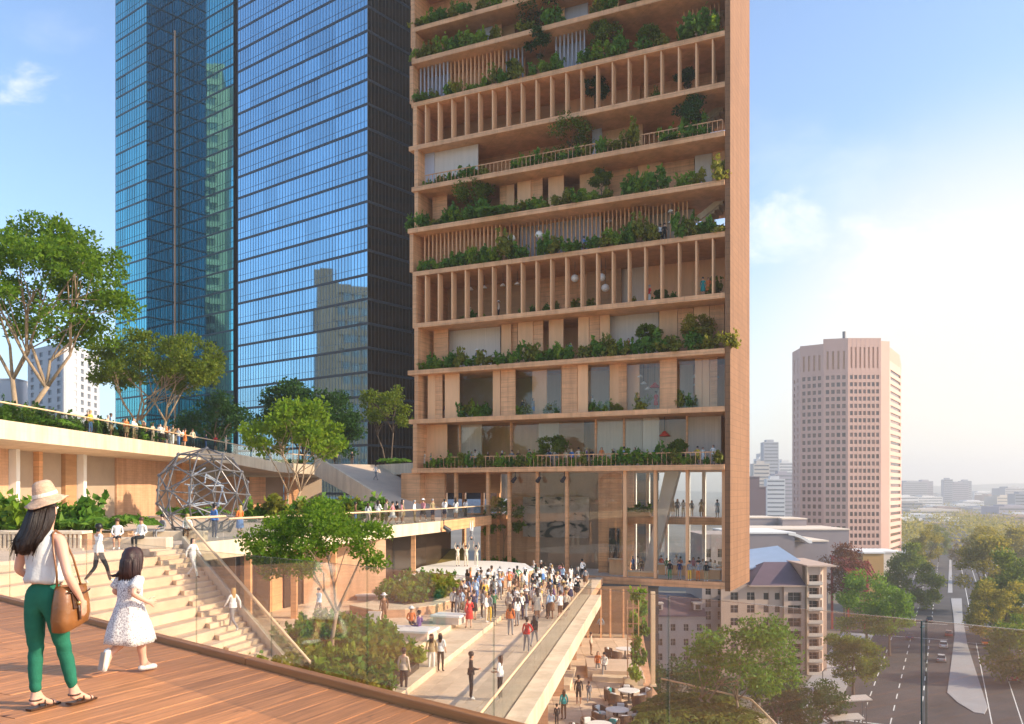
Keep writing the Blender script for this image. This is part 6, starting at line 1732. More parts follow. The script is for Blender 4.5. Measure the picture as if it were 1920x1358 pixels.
# named people on the promenade
person(G(883,1312,PZ), D2(-80), 1.78, 'talk','black','black','black','short',where='at the near end of the promenade',skin=1)
person(G(938,1313,PZ), D2(70), 1.70, 'talk','white','black','brown','long',sleeves=False,where='facing the man in black')
person(G(757,1301,PZ), D2(-20), 1.76, 'stand','beige','black','black','short',where='at the corner of the planted bank')
person(G(826,1260,PZ), D2(-15), 1.70, 'stand','white','black','black','long',sleeves=False,where='beside the lower plaza step')
person(G(809,1262,PZ+0.0), D2(10), 1.72, 'stand','khaki','white','brown','long',where='beside the plaza step')
person(G(988,1224,PZ), D2(-30), 1.70, 'hips','red','grey','black','short',where='alone on the middle of the promenade')
person(G(1002,1213,PZ), D2(-20), 1.60, 'walk','black','grey','black','long',where='behind the red top')
person(G(957,1192,PZ), D2(-10), 1.76, 'stand','orange','grey','brown','long',where='on the promenade before the crowd')
person(G(984,1157,PZ), D2(0), 1.70, 'stand','olive','olive','brown','short',garment='dress',where='at the front edge of the crowd')
person(G(1007,1156,PZ), D2(-10), 1.76, 'stand','white','brown','black','short',where='at the front of the crowd, rightward')
person(G(880,1178,PZ+0.26), D2(20), 1.72, 'stand2','red','red','brown','short',garment='dress',where='on the plaza steps apart from the crowd')
person(G(1050,1158,PZ), D2(40), 1.68, 'talk','pink','grey','brown','long',where='by the rail before the crowd')
person(G(1061,1155,PZ), D2(100), 1.76, 'stand','white','grey','black','short',where='by the rail before the crowd')
person(G(917,1167,PZ+0.26), D2(-30), 1.75, 'stand','grey','yellow','black','short',where='in front of the crowd on the steps')
person(G(851,1157,P2), D2(-20), 1.72, 'stand2','white','black','black','short',where='beside the round planter')
person(G(866,1150,P2), D2(-40), 1.70, 'walk','red','black','brown','long',where='beside the round planter')
# seated on the blocks
person(G(769,1189,P2)+Vector((0,0.5,0.02)), D2(200), 1.72,'sit','orange','brown','brown','hat',where='on the white block')
person(G(781,1196,P2)+Vector((0.1,0.4,0.02)), D2(60), 1.70,'sit','purple','purple','black','short',where='on the white block')
person(G(720,1172,P2), D2(30), 1.70,'stand','brown','brown','grey','hat',where='in front of the curving planter wall')
person(G(598,1160,P2), D2(150), 1.76,'walk','pale_blue','brown','black','short',where='by the terracotta wall')
# the crowd
CROWD = []
tries = 0
while len(CROWD) < 108 and tries < 14000:
    tries += 1
    px = R.triangular(845,1112,985); py = R.triangular(1076,1182,1100) if R.random()<0.6 else R.uniform(1100,1175)
    p = gnd(px,py,PZ); rel = p-Q0; t = rel.dot(QN)
    if t > -0.35 or t < -11: continue
    z = PZ if t > -4.25 else (PZ+0.26 if t > -5.95 else P2)
    p = gnd(px,py,z)
    if p.y > 78: continue
    if inside(p.x,p.y,[(a*1.02,b) for a,b in spts]): continue
    if inside(p.x,p.y,pp_): continue
    if any((p.x-a)**2+(p.y-b)**2 < 0.62**2 for a,b in CROWD): continue
    CROWD.append((p.x,p.y))
    rand_person(p, D2(R.gauss(15,50)), 'in the crowd %s' % ('near the stage' if p.y>66 else ('by the rail' if t>-2.6 else ('by the steps' if t<-6 else 'centre'))), 'people in the plaza crowd')
# performers on the stage
for k,(px,lab) in enumerate(((858,'left'),(874,'middle'),(893,'right'))):
    x = (px-CX)/F*70
    person((x,70,SZ), D2(180+[20,0,-20][k]), 1.75,'armsup','cream','cream','black' if k!=1 else 'brown','short',where='arms raised, %s acrobat'%lab,group='acrobats on the stage',skin=0)
person(((884-CX)/F*70,70.0,SZ+2.0+1.78), D2(0), 1.62,'armsup','grey','white','black','short',where='upside down above the acrobats',act='in a handstand',rx=math.pi)
# landing
person(G(185,1095,-1.0), D2(-35), 1.70,'walk','white','black','black','short',where='stepping down behind the girl')
S1 = Vector((-16.1,35.3,LZ+0.03))
person((-16.3,35.25,LZ), D2(200),1.70,'sit','white','black','brown','short',garment='skirt',where='on the cream bench')
person((-15.3,35.25,LZ), D2(165),1.76,'sit','white','black','brown','short',where='on the cream bench')
person((-17.0,41.5,LZ), D2(150),1.70,'sit','grey','grey','black','short',where='on the low ledge')
person((-15.9,41.8,LZ), D2(190),1.70,'sit','white','black','blond','short',where='on the low ledge')
ldg = thing('low_ledge','low stone ledge with two people sitting beside the wire sphere','bench',(-17.8,41.4,LZ),0.05)
MB().box(0,2.8,0,0.7,0,0.44).build('block', M['cream'], ldg, bevel=0.02)
person((-15.0,43.0,LZ), D2(-30),1.78,'stand','blue','navy','black','short',where='in front of the wire sphere')
person((-13.9,43.6,LZ), D2(60),1.72,'talk','orange','blue','blond','long',garment='skirt',where='in front of the wire sphere')
def stair_pt(px, d):
    x = (px-CX)/F*d; p = Vector((x,d,0)) - T0; a = p.dot(PD); k = math.floor(a/run*2)
    return Vector((x,d,LZ-(k+1)*rise/2))
person(stair_pt(362,35.6), D2(-110),1.72,'walk','white','white','black','long',where='high on the stair')
person(stair_pt(437,33.0), D2(60),1.72,'walk','white','grey','blond','long',where='low on the stair by the handrail')
# upper terrace
for k,px in enumerate((176,184,214,221,243,250,256,270,277,286,292,300,306,312,318,322,329,333,340,345,352,358,366,400,409,418,428,436)):
    x = -30.1 if px < 380 else -29.8
    d = x*F/(px-CX)
    if d > 88: x = -29.2-0; d = x*F/(px-CX)
    rand_person((x-0.25+ (0.5 if k%2 else 0)*-1.0, d, uz(x,d)), D2(-90+R.gauss(0,40)), 'at the terrace balustrade', 'people at the terrace balustrade', ('stand','stand2','talk','hips'))
# bridge
for k,px in enumerate((664,688,706,722,735,742,752,755,776,815)):
    for s_ in np.linspace(0,29.6,119):
        p = T0 + BD*s_ - BN*(0.75+0.5*(k%2))
        if (CX+F*p.x/p.y) > px: break
    rand_person((p.x,p.y,LZ), D2(R.choice((-70,110))+R.gauss(0,30)), 'on the raised bridge', 'people on the bridge', ('stand','talk','walk','hips'))
for k,px in enumerate((817,826,835,845,852,862,868,872)):
    f_ = (k+0.5)/8.5
    p = T0+BD*29.6 + b2d*f_*0.85 - b2n*(0.7+0.5*(k%2))
    rand_person((p.x,p.y,LZ), D2(-60+R.gauss(0,40)), 'where the bridge meets the tower', 'people at the tower end of the bridge', ('stand','talk','hips'))
# ramp
for px,f_,w_,tp,bt in ((702,0.35,4.5,'white','grey'),(750,0.75,6.5,'pale_blue','black')):
    p = ra + (rb-ra)*f_ + rw/9.0*w_
    person(p, D2(-120),1.74,'walk',tp,bt,'black','short',where='walking down the broad ramp')
for k,(x,y) in enumerate(((-20.3,98.6),(-18.6,99.2))):
    rand_person((x,y,4.55), D2(180), 'above the ramp by the podium wall', 'people above the ramp', ('stand','talk'))
# balcony, upper floors and hall of the tower
def tower_person(i, px, y, where, group, poses=('stand','stand2','talk','hips')):
    z0 = bay(i)[0] if i >= 0 else HF
    x = tx(px,y); rand_person(tw(x,y,z0), D2(180-26+R.gauss(0,50)), where, group, poses)
for px in (795,808,878,884,891,915,941,960,972,992,1018,1030,1044,1060,1072,1085,1100,1110,1128,1150,1170,1190,1230,1252,1282,1308,1318,1337):
    tower_person(0, px, 0.45+R.random()*0.9, 'on the lowest planted balcony', 'people on the lowest balcony')
for px in (870,894,906,1063,1070,1178,1186): tower_person(2, px, 0.6, 'on the ledge above the shutters', 'people on the ledge above the shutters')
for px in (835,980,1000,1110,1230): tower_person(1, px, 1.6, 'behind the broad shutters', 'people behind the shutters')
person(tw(tx(1318,0.6),0.6,bay(3)[0]), D2(150),1.74,'stand','teal','teal','black','short',garment='dress',where='among the lower fins')
person(tw(tx(1328,0.6),0.6,bay(3)[0]), D2(170),1.72,'talk','orange','orange','brown','long',garment='dress',where='among the lower fins')
for px in (1218,935,880): tower_person(3, px, 1.4, 'behind the lower fins', 'people behind the lower fins')
for px in (1095,1238,1246): tower_person(4, px, 0.9, 'on the slat-screen ledge', 'people on the slat-screen ledge')
for px,y in ((1187,2.2),(1196,3.0),(1203,1.2),(1240,4.2),(1250,3.0),(1268,4.8),(1276,4.4),(1300,3.0),(1310,4.4),(1318,3.4),(1332,3.0),(1340,1.9)):
    tower_person(-1, px, y, 'inside the glazed hall', 'people inside the hall')
for px,t_,b_ in ((1256,'black','green'),(1274,'navy','grey'),(1293,'grey','yellow'),(1309,'grey','orange'),(1324,'black','khaki')):
    person(tw(tx(px,-0.2),-0.2,HF-0.02), D2(155),1.74,'stand',t_,b_,'black','short',where='on the hall sill at the tower edge',group='people on the hall sill')
for px in (1262,1270,1281,1297,1315,1345): 
    x=tx(px,4.9); rand_person(tw(x,4.9,-0.85), D2(150), 'on the hall mezzanine', 'people on the hall mezzanine', ('stand','talk'))
# lower terrace
person(G(1085,1323,TZ), D2(-10),1.76,'stand','black','black','black','short',shorts=True,where='on the lower terrace')
person(G(1104,1317,TZ), D2(-10),1.25,'walk','grey','grey','brown','short',where='child on the lower terrace',act=None)
person(G(1057,1350,TZ), D2(20),1.70,'stand','teal','brown','brown','long',where='under the edge of the promenade')
person(G(1044,1362,TZ), D2(20),1.20,'stand','black','black','black','short',where='small child under the promenade')
person(G(1108,1229,TZ), D2(-100),1.76,'stand','beige','brown','brown','short',where='by the lobby wall of the lower terrace')
person(G(1121,1268,TZ), D2(170),1.70,'walk','orange','grey','brown','long',where='walking on the lower terrace')
person(G(1133,1272,TZ), D2(170),1.74,'walk','white','grey','black','short',where='walking on the lower terrace')
person((7.6,73.2,TZ), D2(30),1.76,'walk','pale_blue','black','grey','short',where='inside the lobby under the tower')
for lb, os_ in USED.items():
    if len(os_) > 1:
        os_.sort(key=lambda o: (o.location.x/o.location.y))
        for k,o in enumerate(os_):
            o['label'] = (lb + ', %s from the left' % ORD[k])
# ------------------------------------------------------------------ the woman in front
def mats_for(me, ms):
    me.materials.clear()
    for m in ms: me.materials.append(m)
    return me
skinL = mat('skin_fair',(0.66,0.37,0.26),0.45,0.05,14,0.08,60)
green = mat('green_trousers',(0.022,0.150,0.092),0.8,0.16,9,0.3,110,spec=0.15)
blouse = mat('grey_white_blouse',(0.62,0.63,0.61),0.75,0.06,5,0.55,16,spec=0.2)
hairm = mat('dark_brown_hair',(0.020,0.011,0.008),0.38,0.5,9,0.5,40,stretch=(9,9,0.6))
hairg = mat('plum_brown_hair',(0.040,0.016,0.014),0.33,0.5,9,0.4,40,stretch=(9,9,0.6))
straw = mat('straw',(0.64,0.43,0.29),0.8,0.22,22,0.7,80,stretch=(1,1,3))
straw2 = mat('straw_band',(0.78,0.68,0.55),0.8,0.12,22,0.5,80)
leather = mat('tan_leather',(0.24,0.095,0.028),0.28,0.25,6,0.25,18,spec=0.6)
leatherd = mat('dark_leather',(0.06,0.025,0.012),0.35,0.25,8,0.2,20)
brass = mat('brass',(0.55,0.38,0.14),0.3,0.05,3,metal=0.9)
WB = Vector((-3.446,6.28,0)); WR = math.radians(-11)
wom = thing('person','woman in straw hat, pale blouse and green trousers carrying a tan bucket bag','person',WB,WR)
P = dict(
 pelvis=((0,0.0,0.90),(0.085,0.065),None), spine=((0,0.015,1.02),(0.108,0.088),'pelvis'), chest=((0,0.0,1.19),(0.128,0.100),'spine'),
 neck=((0,0.005,1.325),(0.046,0.046),'chest'), jaw=((0,0.03,1.405),(0.060,0.070),'neck'), head=((0,0.028,1.475),(0.074,0.088),'jaw'), crown=((0,0.015,1.56),(0.060,0.070),'head'),
 sR=((0.150,-0.005,1.275),0.050,'chest'), mR=((0.215,-0.045,1.15),0.044,'sR'), eR=((0.285,-0.085,1.015),0.036,'mR'), fR=((0.305,-0.045,0.93),0.037,'eR'), wR=((0.315,0.015,0.835),0.024,'fR'), hR=((0.315,0.040,0.785),(0.026,0.036),'wR'),
 sL=((-0.150,-0.005,1.275),0.050,'chest'), eL=((-0.235,0.00,1.03),0.036,'sL'), wL=((-0.16,0.17,0.93),0.025,'eL'), hL=((-0.10,0.215,0.92),(0.026,0.034),'wL'),
 pR=((0.080,0.01,0.79),0.035,'pelvis'), qR=((0.09,0.05,0.62),0.035,'pR'), kR=((0.095,0.10,0.45),0.032,'qR'), cR=((0.105,0.14,0.31),0.032,'kR'), aR=((0.115,0.195,0.095),0.034,'cR'),
 pL=((-0.080,0.0,0.79),0.035,'pelvis'), qL=((-0.09,0.01,0.62),0.035,'pL'), kL=((-0.095,0.03,0.45),0.032,'qL'), cL=((-0.092,0.015,0.31),0.032,'kL'), aL=((-0.09,0.02,0.085),0.034,'cL'),
 heR=((0.115,0.165,0.045),0.030,'aR'), baR=((0.135,0.315,0.030),(0.036,0.024),'aR'), toR=((0.14,0.37,0.025),(0.030,0.016),'baR'),
 heL=((-0.09,-0.02,0.035),0.030,'aL'), baL=((-0.06,0.13,0.030),(0.036,0.024),'aL'), toL=((-0.05,0.185,0.025),(0.030,0.016),'baL'))
def fingers(P, hand, base, along, across, palm, out, L=(0.068,0.076,0.072,0.056), curl=0.35, thumb=1):
    """four unequal bent fingers and a thumb leaving the side of the palm"""
    al, ac, pn = Vector(along).normalized(), Vector(across).normalized(), Vector(palm).normalized()
    h = Vector(P[hand][0])
    for i in range(4):
        b = h + al*0.030 + ac*(0.0245-0.0163*i)
        p1 = b + al*L[i]*0.45 + pn*L[i]*0.10; p2 = p1 + (al*math.cos(curl)+pn*math.sin(curl))*L[i]*0.33; p3 = p2 + (al*math.cos(curl*2)+pn*math.sin(curl*2))*L[i]*0.27
        n = hand+'f%d'%i
        P[n+'a']=(tuple(b),0.0095,hand); P[n+'b']=(tuple(p1),0.0088,n+'a'); P[n+'c']=(tuple(p2),0.0080,n+'b'); P[n+'d']=(tuple(p3),0.0065,n+'c')
    b = h - al*0.012 + ac*0.030; p1 = b + ac*0.020 + al*0.022 + pn*0.012; p2 = p1 + al*0.030 + ac*0.006 + pn*0.010
    P[hand+'ta']=(tuple(b),0.012,hand); P[hand+'tb']=(tuple(p1),0.0105,hand+'ta'); P[hand+'tc']=(tuple(p2),0.0085,hand+'tb')
fingers(P,'hR',None,(0.0,0.35,-0.94),(0,0.94,0.35),(-1,0,0),None)
fingers(P,'hL',None,(0.75,0.65,-0.1),(0.1,0.05,0.99),(0,-1,0.1),None,curl=0.6)
wom.scale = (0.93,0.96,1.0)
body = link('body', mats_for(skin_graph('body',P,2),[skinL]), wom)
# face: nose, ears, eyes, mouth
fc = MB()
fc.add([(-0.016,0.112,1.452),(0.016,0.112,1.452),(0,0.140,1.455),(0,0.112,1.505)],[(0,1,2),(1,3,2),(3,0,2),(0,3,1)])
fc.build('nose', skinL, wom, smooth=True)
eyem = mat('eye_white',(0.75,0.73,0.70),0.2); lip = mat('lip',(0.45,0.13,0.11),0.4)
for sx in (-1,1):
    MB().lathe([(0.003,-0.011),(0.010,-0.006),(0.0125,0),(0.010,0.006),(0.003,0.011)],10,(sx*0.033,0.100,1.492)).build('eye', eyem, wom, smooth=True)
    MB().lathe([(0.004,-0.03),(0.012,-0.02),(0.015,0.01),(0.010,0.03),(0.003,0.034)],8,(sx*0.083,0.022,1.468)).build('ear', skinL, wom, smooth=True)
MB().tube([(-0.022,0.098,1.418),(0,0.104,1.419),(0.022,0.098,1.418)],[0.004,0.008,0.004],8).build('mouth', lip, wom, smooth=True)
# trousers: own surface a little outside the legs, ending at the ankle
T = {k:P[k] for k in ('pelvis','pR','qR','kR','cR','pL','qL','kL','cL')}
T['waist'] = ((0,0.012,0.985),(0.118,0.096),'pelvis')
T['aR']=((0.113,0.182,0.125),0.040,'cR'); T['aL']=((-0.09,0.019,0.115),0.040,'cL')
T['pelvis']=((0,-0.008,0.875),(0.137,0.122),None)
for k,r in (('pR',0.102),('pL',0.102),('qR',0.080),('qL',0.080),('kR',0.058),('kL',0.058),('cR',0.056),('cL',0.056)): T[k]=(T[k][0],r,T[k][2])
tm_ = skin_graph('trousers',T,2)
for v in tm_.vertices:
    w = 0.0035*math.sin(v.co.z*62+v.co.x*30)*math.exp(-((v.co.z-0.45)/0.12)**2) + 0.003*math.sin(v.co.z*85+v.co.y*25)*math.exp(-((v.co.z-0.16)/0.08)**2)
    v.co += v.normal*w
link('trousers', mats_for(tm_,[green]), wom)
# blouse
def ring(cx,cy,z,rx,ry,n=28,ph=0.0,amp=0.0,fr=6,tz=0.0,tilt=0.0):
    return [(cx+rx*math.cos(2*math.pi*k/n)*(1+amp*math.sin(fr*2*math.pi*k/n+ph)), cy+ry*math.sin(2*math.pi*k/n)*(1+amp*math.sin(fr*2*math.pi*k/n+ph)), z+tz*math.sin(3*2*math.pi*k/n+ph)+tilt*math.cos(2*math.pi*k/n)) for k in range(n)]
bl_ = [ring(0,0.01,0.945,0.140,0.122,amp=0.05,fr=7,tz=0.006),ring(0,0.01,0.975,0.150,0.132,amp=0.06,fr=7,ph=0.4),ring(0,0.012,1.02,0.142,0.126,amp=0.045,fr=6,ph=1.0),ring(0,0.012,1.09,0.138,0.120,amp=0.03,fr=5,ph=1.5),
       ring(0,0.006,1.17,0.146,0.120,amp=0.02,fr=5,ph=2),ring(0,0.0,1.24,0.152,0.108,amp=0.012,fr=4),ring(0,-0.002,1.285,0.146,0.085),ring(0,0,1.315,0.098,0.066),ring(0,0.0,1.328,0.062,0.056)]
MB().loft(bl_).build('blouse', blouse, wom, smooth=True)
# long hair down the back, in a thick mass with loose locks
hr = [ring(0,0.010,1.545,0.072,0.085,20),ring(0,-0.004,1.50,0.094,0.100,20),ring(-0.002,-0.016,1.44,0.098,0.100,20,amp=0.02,fr=5),ring(-0.012,-0.050,1.375,0.106,0.080,20,amp=0.03,fr=5,ph=1),ring(-0.035,-0.085,1.305,0.112,0.064,20,amp=0.05,fr=6,ph=2),
      ring(-0.055,-0.108,1.245,0.104,0.055,20,amp=0.07,fr=6,ph=2.6),ring(-0.070,-0.118,1.195,0.080,0.046,20,amp=0.10,fr=5,ph=3),ring(-0.076,-0.118,1.165,0.045,0.032,20,amp=0.15,fr=5,ph=3.4),ring(-0.078,-0.116,1.15,0.014,0.012,20)]
ho = MB().loft(hr)
rr = random.Random(3)
for k in range(46):
    an = rr.uniform(math.pi*0.95,math.pi*2.05); cxx = 0.100*math.cos(an); cy_ = -0.015+0.095*math.sin(an)
    e = rr.uniform(1.14,1.23)
    pts = [(cxx*0.9,cy_*0.9+0.01,1.50),(cxx*1.03,cy_-0.012,1.42),(cxx*1.10-0.015,-0.065+0.062*math.sin(an),1.34),(cxx*1.04-0.045,-0.095+0.05*math.sin(an),1.27),(cxx*0.85-0.070+rr.uniform(-.012,.012),-0.112+0.04*math.sin(an),e)]
    ho.tube(pts,[0.010,0.015,0.016,0.013,0.003],6)
for k in range(60):
    an = rr.uniform(math.pi*0.95,math.pi*2.05); cxx = 0.104*math.cos(an); cy_ = -0.015+0.10*math.sin(an); e = rr.uniform(1.10,1.30)
    ho.tube([(cxx*1.02,cy_-0.005,1.45),(cxx*1.13-0.02,-0.07+0.066*math.sin(an),1.34),(cxx*1.15-0.05+rr.uniform(-.01,.01),-0.10+0.055*math.sin(an),1.26),(cxx*1.05-0.07+rr.uniform(-.035,.02),-0.115+0.05*math.sin(an)+rr.uniform(-.02,.01),e)],[0.003,0.0035,0.003,0.0012],4)
ho.build('hair', hairm, wom, smooth=True)
# straw hat: crown, band and a brim that dips at the back
hat = MB(); n=40
prof = [(0.004,0.122),(0.050,0.119),(0.078,0.103),(0.092,0.066),(0.101,0.025),(0.106,0.0)]
brim = [(0.108,-0.003),(0.132,-0.018),(0.160,-0.034),(0.186,-0.046),(0.187,-0.052),(0.158,-0.042),(0.128,-0.027),(0.100,-0.010)]
rings=[]
for i,(r_,z) in enumerate(prof+brim):
    rings.append([(r_*math.cos(2*math.pi*k/n), r_*1.06*math.sin(2*math.pi*k/n), z+(0.010*math.sin(2*2*math.pi*k/n+0.8)+0.004*math.sin(5*2*math.pi*k/n))*max(0,(r_-0.106)/0.08)) for k in range(n)])
hat.loft(rings, cap=True)
hb_ = hat.build('hat', straw, wom, smooth=True); hb_.location=(0,0.016,1.578); hb_.rotation_euler=(math.radians(13),math.radians(-9),0); hb_.scale=(0.84,0.84,0.98)
bd_ = MB(); bd_.loft([[(r_*math.cos(2*math.pi*k/n),r_*1.06*math.sin(2*math.pi*k/n),z) for k in range(n)] for r_,z in ((0.108,0.003),(0.1075,0.012),(0.1045,0.028),(0.1025,0.030))],cap=False)
bo = bd_.build('hat_band', straw2, hb_, smooth=True)
# sandals
def sandal(ax_,he,ba,to,side):
    he,ba,to = Vector(he),Vector(ba),Vector(to); d_ = (to-he); d_.z=0; d_.normalize(); s_=Vector((d_.y,-d_.x,0))
    mb = MB(); top=[]; L=(to-he).length
    N=10
    for i in range(N+1):
        f=i/N; w=0.030+0.012*math.sin(math.pi*min(1,f*0.9+0.05)) if f<0.9 else 0.026
        c = Vector((he.x,he.y,0)) - d_*0.03 + d_*((L+0.06)*f)
        zb = 0.004 + (0.012*(1-f) if side=='R' else 0.0)
        top.append([c-s_*w+Vector((0,0,zb)), c+s_*w+Vector((0,0,zb)), c+s_*w+Vector((0,0,zb+0.014)), c-s_*w+Vector((0,0,zb+0.014))])
    so = mb.loft(top).build('sandal', leatherd, wom)
    st_ = MB()
    for f,h,r_ in ((0.80,0.050,0.040),(0.45,0.075,0.040)):
        c = Vector((he.x,he.y,0))+d_*(L*f)
        st_.tube([c-s_*r_+Vector((0,0,0.012)), c-s_*r_*0.7+Vector((0,0,h*0.8)), c+Vector((0,0,h)), c+s_*r_*0.7+Vector((0,0,h*0.8)), c+s_*r_+Vector((0,0,0.012))],0.006,6)
    a = Vector(ax_)
    loop=[a+Vector((math.cos(2*math.pi*k/12)*0.042,math.sin(2*math.pi*k/12)*0.046,-0.012)) for k in range(13)]
    st_.tube(loop,0.006,6)
    st_.build('straps', leatherd, so)
sandal(P['aL'][0],P['heL'][0],P['baL'][0],P['toL'][0],'L'); sandal(P['aR'][0],P['heR'][0],P['baR'][0],P['toR'][0],'R')
# the bag, hanging at her right hip from a strap over the left... shoulder line
bag = thing('shoulder_bag','glossy tan leather bucket bag hanging at the hip of the woman in the straw hat','bag',WB,WR); bag.scale = (0.93,0.96,1.0)
def rrect(cx,cy,z,hx,hy,n=20,p=4.0,tilt=0.0,fold=0.0):
    out=[]
    for k in range(n):
        an=2*math.pi*k/n; c,s_=math.cos(an),math.sin(an)
        r_=(abs(c)**p+abs(s_)**p)**(-1/p)
        x=cx+hx*c*r_; y=cy+hy*s_*r_
        out.append((x+fold*math.sin(k*2.2),y,z+tilt*(y-cy)))
    return out
bx,by = 0.215,0.035
bgs = [rrect(bx,by,0.620,0.055,0.120,tilt=0.25),rrect(bx,by,0.630,0.078,0.150,tilt=0.25),rrect(bx,by,0.70,0.086,0.158,tilt=0.15),rrect(bx,by,0.80,0.078,0.150,tilt=0.05,fold=0.003),rrect(bx,by,0.88,0.062,0.138,fold=0.007),rrect(bx,by,0.925,0.052,0.132,fold=0.010),rrect(bx,by,0.922,0.042,0.122,fold=0.008),rrect(bx,by,0.86,0.035,0.105)]
MB().loft(bgs).build('body', leather, bag, smooth=True)
MB().tube([(bx+0.07,by-0.12,0.885),(bx+0.082,by-0.04,0.868),(bx+0.082,by+0.06,0.868),(bx+0.07,by+0.125,0.885)],0.006,6).build('drawstring', leatherd, bag, smooth=True)
MB().hexa([(bx+0.078,by-0.075,0.76),(bx+0.092,by-0.075,0.76),(bx+0.092,by+0.01,0.76),(bx+0.078,by+0.01,0.76),(bx+0.062,by-0.085,0.90),(bx+0.076,by-0.085,0.90),(bx+0.076,by+0.02,0.90),(bx+0.062,by+0.02,0.90)]).build('flap', leatherd, bag, bevel=0.004)
MB().lathe([(0.004,-0.016),(0.014,-0.012),(0.018,0.0),(0.014,0.012),(0.004,0.016)],12,(bx+0.094,by-0.03,0.80)).build('buckle', brass, bag, smooth=True)
MB().tube([(bx+0.092,by-0.03,0.79),(bx+0.10,by-0.028,0.74),(bx+0.098,by-0.02,0.68)],[0.006,0.010,0.012],6).build('tassel', leatherd, bag)
MB().tube([(bx-0.02,by-0.125,0.90),(0.205,-0.105,1.02),(0.165,-0.090,1.18),(0.120,-0.050,1.300),(0.105,0.00,1.328),(0.125,0.060,1.285),(0.165,0.120,1.12),(bx-0.01,by+0.125,0.91)],0.0085,6,flat=1.0).build('strap', leather, bag, smooth=True)
# ------------------------------------------------------------------ the girl
GB = Vector((-3.346,7.67,0)); GR = math.radians(-21)
girl = thing('person','little girl with dark bob in white speckled dress running across the deck','person',GB,GR)
P = dict(
 pelvis=((-0.005,-0.10,0.55),(0.095,0.085),None), spine=((-0.01,-0.105,0.66),(0.085,0.075),'pelvis'), chest=((-0.01,-0.10,0.77),(0.090,0.075),'spine'),
 neck=((-0.01,-0.09,0.875),(0.036,0.036),'chest'), jaw=((-0.005,-0.065,0.935),(0.055,0.062),'neck'), head=((-0.005,-0.065,1.00),(0.072,0.082),'jaw'), crown=((-0.005,-0.075,1.075),(0.058,0.066),'head'),
 sR=((0.095,-0.11,0.83),0.036,'chest'), eR=((0.150,-0.235,0.725),0.028,'sR'), wR=((0.185,-0.11,0.645),0.020,'eR'), hR=((0.195,-0.075,0.630),(0.020,0.026),'wR'),
 sL=((-0.115,-0.10,0.83),0.036,'chest'), eL=((-0.165,-0.13,0.715),0.028,'sL'), wL=((-0.13,0.0,0.66),0.020,'eL'), hL=((-0.12,0.035,0.655),(0.020,0.026),'wL'),
 pR=((0.045,-0.09,0.50),0.062,'pelvis'), kR=((0.055,-0.04,0.295),0.044,'pR'), cR=((0.055,-0.035,0.20),0.042,'kR'), aR=((0.055,-0.01,0.075),0.028,'cR'), heR=((0.055,-0.03,0.035),0.026,'aR'), toR=((0.06,0.10,0.026),(0.030,0.02),'aR'),
 pL=((-0.055,-0.10,0.50),0.062,'pelvis'), kL=((-0.065,-0.10,0.295),0.044,'pL'), cL=((-0.062,-0.18,0.25),0.042,'kL'), aL=((-0.060,-0.285,0.195),0.028,'cL'), heL=((-0.06,-0.31,0.205),0.026,'aL'), toL=((-0.06,-0.33,0.075),(0.030,0.02),'aL'))
fingers(P,'hR',None,(0.3,0.85,-0.25),(0.1,0.25,0.95),(-0.9,0.3,0.0),None,L=(0.036,0.040,0.037,0.030),curl=0.6)
fingers(P,'hL',None,(0.3,0.9,-0.05),(0.05,0.05,0.99),(0.9,-0.2,0),None,L=(0.036,0.040,0.037,0.030),curl=0.6)
for k in list(P):
    if k.startswith(('hRf','hLf','hRt','hLt')):
        P[k]=(P[k][0],P[k][1]*0.80,P[k][2])
link('body', mats_for(skin_graph('body',P,2),[skinL]), girl)
MB().add([(-0.018,0.018,0.985),(0.008,0.018,0.985),(-0.005,0.036,0.988),(-0.005,0.018,1.02)],[(0,1,2),(1,3,2),(3,0,2),(0,3,1)]).build('nose', skinL, girl)
for sx in (-1,1):
    MB().lathe([(0.003,-0.010),(0.010,-0.005),(0.012,0),(0.010,0.005),(0.003,0.010)],10,(-0.005+sx*0.03,0.006,1.012)).build('eye', eyem, girl, smooth=True)
MB().tube([(-0.022,0.006,0.945),(-0.005,0.010,0.945),(0.012,0.006,0.945)],[0.003,0.006,0.003],8).build('mouth', lip, girl, smooth=True)
# speckled dress
dm_, dn, dl, dp_ = new_mat('speckled_cotton')
vt = dn.new('ShaderNodeTexVoronoi'); vt.inputs['Scale'].default_value = 120
tcn = dn.new('ShaderNodeTexCoord'); dl.new(tcn.outputs['Object'], vt.inputs['Vector'])
nz2 = dn.new('ShaderNodeTexNoise'); nz2.inputs['Scale'].default_value = 70; dl.new(tcn.outputs['Object'], nz2.inputs['Vector'])
mm = dn.new('ShaderNodeMath'); mm.operation='ADD'; dl.new(vt.outputs['Distance'], mm.inputs[0]); dl.new(nz2.outputs['Fac'], mm.inputs[1])
cr = dn.new('ShaderNodeValToRGB'); e=cr.color_ramp.elements
e[0].position=0.84; e[0].color=(0.25,0.20,0.21,1); e[1].position=0.99; e[1].color=(0.76,0.73,0.69,1)
dl.new(mm.outputs[0], cr.inputs[0]); dl.new(cr.outputs[0], dp_.inputs['Base Color']); dp_.inputs['Roughness'].default_value=0.8
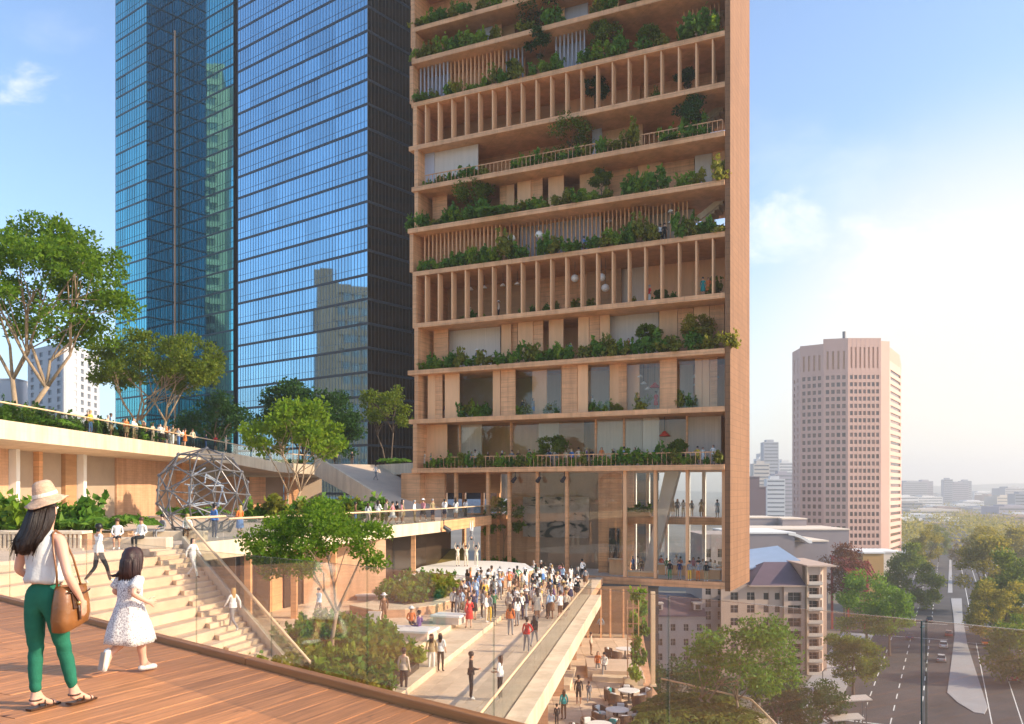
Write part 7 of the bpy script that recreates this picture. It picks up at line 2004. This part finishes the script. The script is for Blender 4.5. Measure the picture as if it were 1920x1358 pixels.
dr = [ring(-0.01,-0.095,0.275,0.205,0.215,32,amp=0.07,fr=7,tz=0.008),ring(-0.01,-0.10,0.33,0.196,0.205,32,amp=0.065,fr=7,ph=.2),ring(-0.01,-0.105,0.42,0.176,0.180,32,amp=0.055,fr=7,ph=.4),ring(-0.01,-0.105,0.53,0.142,0.140,32,amp=0.04,fr=7,ph=.5),ring(-0.01,-0.105,0.62,0.115,0.108,32,amp=0.02,fr=7,ph=.6),
      ring(-0.01,-0.105,0.665,0.108,0.098,32),ring(-0.01,-0.10,0.74,0.112,0.098,32,amp=.01,fr=5),ring(-0.01,-0.10,0.81,0.112,0.086,32),ring(-0.01,-0.095,0.855,0.085,0.062,32),ring(-0.01,-0.092,0.875,0.046,0.044,32)]
do = MB().loft(dr, cap=True)
for sx,eb in ((1,P['eR'][0]),(-1,P['eL'][0])):
    s0 = Vector(P['sR' if sx>0 else 'sL'][0]); e0_ = Vector(eb); do.tube([s0-Vector((sx*0.05,0,-0.01)), s0, s0+(e0_-s0)*0.45, s0+(e0_-s0)*0.72],[0.040,0.050,0.054,0.056],14)
do.build('dress', dm_, girl, smooth=True)
hr = [ring(-0.005,-0.075,1.118,0.030,0.034,20),ring(-0.005,-0.075,1.105,0.060,0.066,20),ring(-0.005,-0.078,1.06,0.085,0.092,20),ring(-0.005,-0.082,1.00,0.094,0.094,20),ring(-0.008,-0.092,0.93,0.098,0.088,20,amp=.02,fr=5),ring(-0.010,-0.105,0.875,0.098,0.074,20,amp=.04,fr=6),ring(-0.010,-0.110,0.84,0.088,0.058,20,amp=.06,fr=6),ring(-0.010,-0.108,0.828,0.060,0.036,20)]
hg = MB().loft(hr)
for k in range(40):
    an = rr.uniform(math.pi*0.92,math.pi*2.08); c,s_=math.cos(an),math.sin(an)
    hg.tube([(-0.005+0.07*c,-0.075+0.07*s_,1.07),(-0.005+0.092*c,-0.085+0.088*s_,0.99),(-0.008+0.097*c,-0.098+0.078*s_,0.90),(-0.010+(0.10+rr.uniform(0,.012))*c,-0.105+0.07*s_,rr.uniform(0.815,0.85))],[0.008,0.012,0.011,0.003],6)
hg.tube([(-0.09,-0.13,0.90),(-0.11,-0.155,0.868),(-0.125,-0.19,0.865),(-0.128,-0.21,0.878)],[0.02,0.018,0.012,0.003],8)
hg.build('hair', hairg, girl, smooth=True)
shoem = mat('white_shoe',(0.74,0.70,0.64),0.5,0.06,6); solem = mat('worn_sole',(0.40,0.33,0.27),0.8,0.15,8)
def shoe(pts, rad):
    o = MB().tube(pts, rad, 12, flat=0.75).build('shoe', shoem, girl, smooth=True)
    return o
shoe([(0.055,-0.062,0.034),(0.055,-0.045,0.036),(0.057,0.0,0.036),(0.06,0.07,0.032),(0.062,0.115,0.026),(0.062,0.135,0.022)],[0.012,0.032,0.037,0.038,0.030,0.010])
so = shoe([(-0.06,-0.285,0.245),(-0.06,-0.30,0.230),(-0.06,-0.325,0.18),(-0.06,-0.345,0.11),(-0.06,-0.345,0.065),(-0.06,-0.34,0.05)],[0.012,0.032,0.037,0.039,0.030,0.010])
MB().hexa([(-0.088,-0.385,0.075),(-0.032,-0.385,0.075),(-0.034,-0.374,0.078),(-0.086,-0.374,0.078),(-0.084,-0.352,0.225),(-0.036,-0.352,0.225),(-0.036,-0.342,0.222),(-0.084,-0.342,0.222)]).build('sole', solem, so)
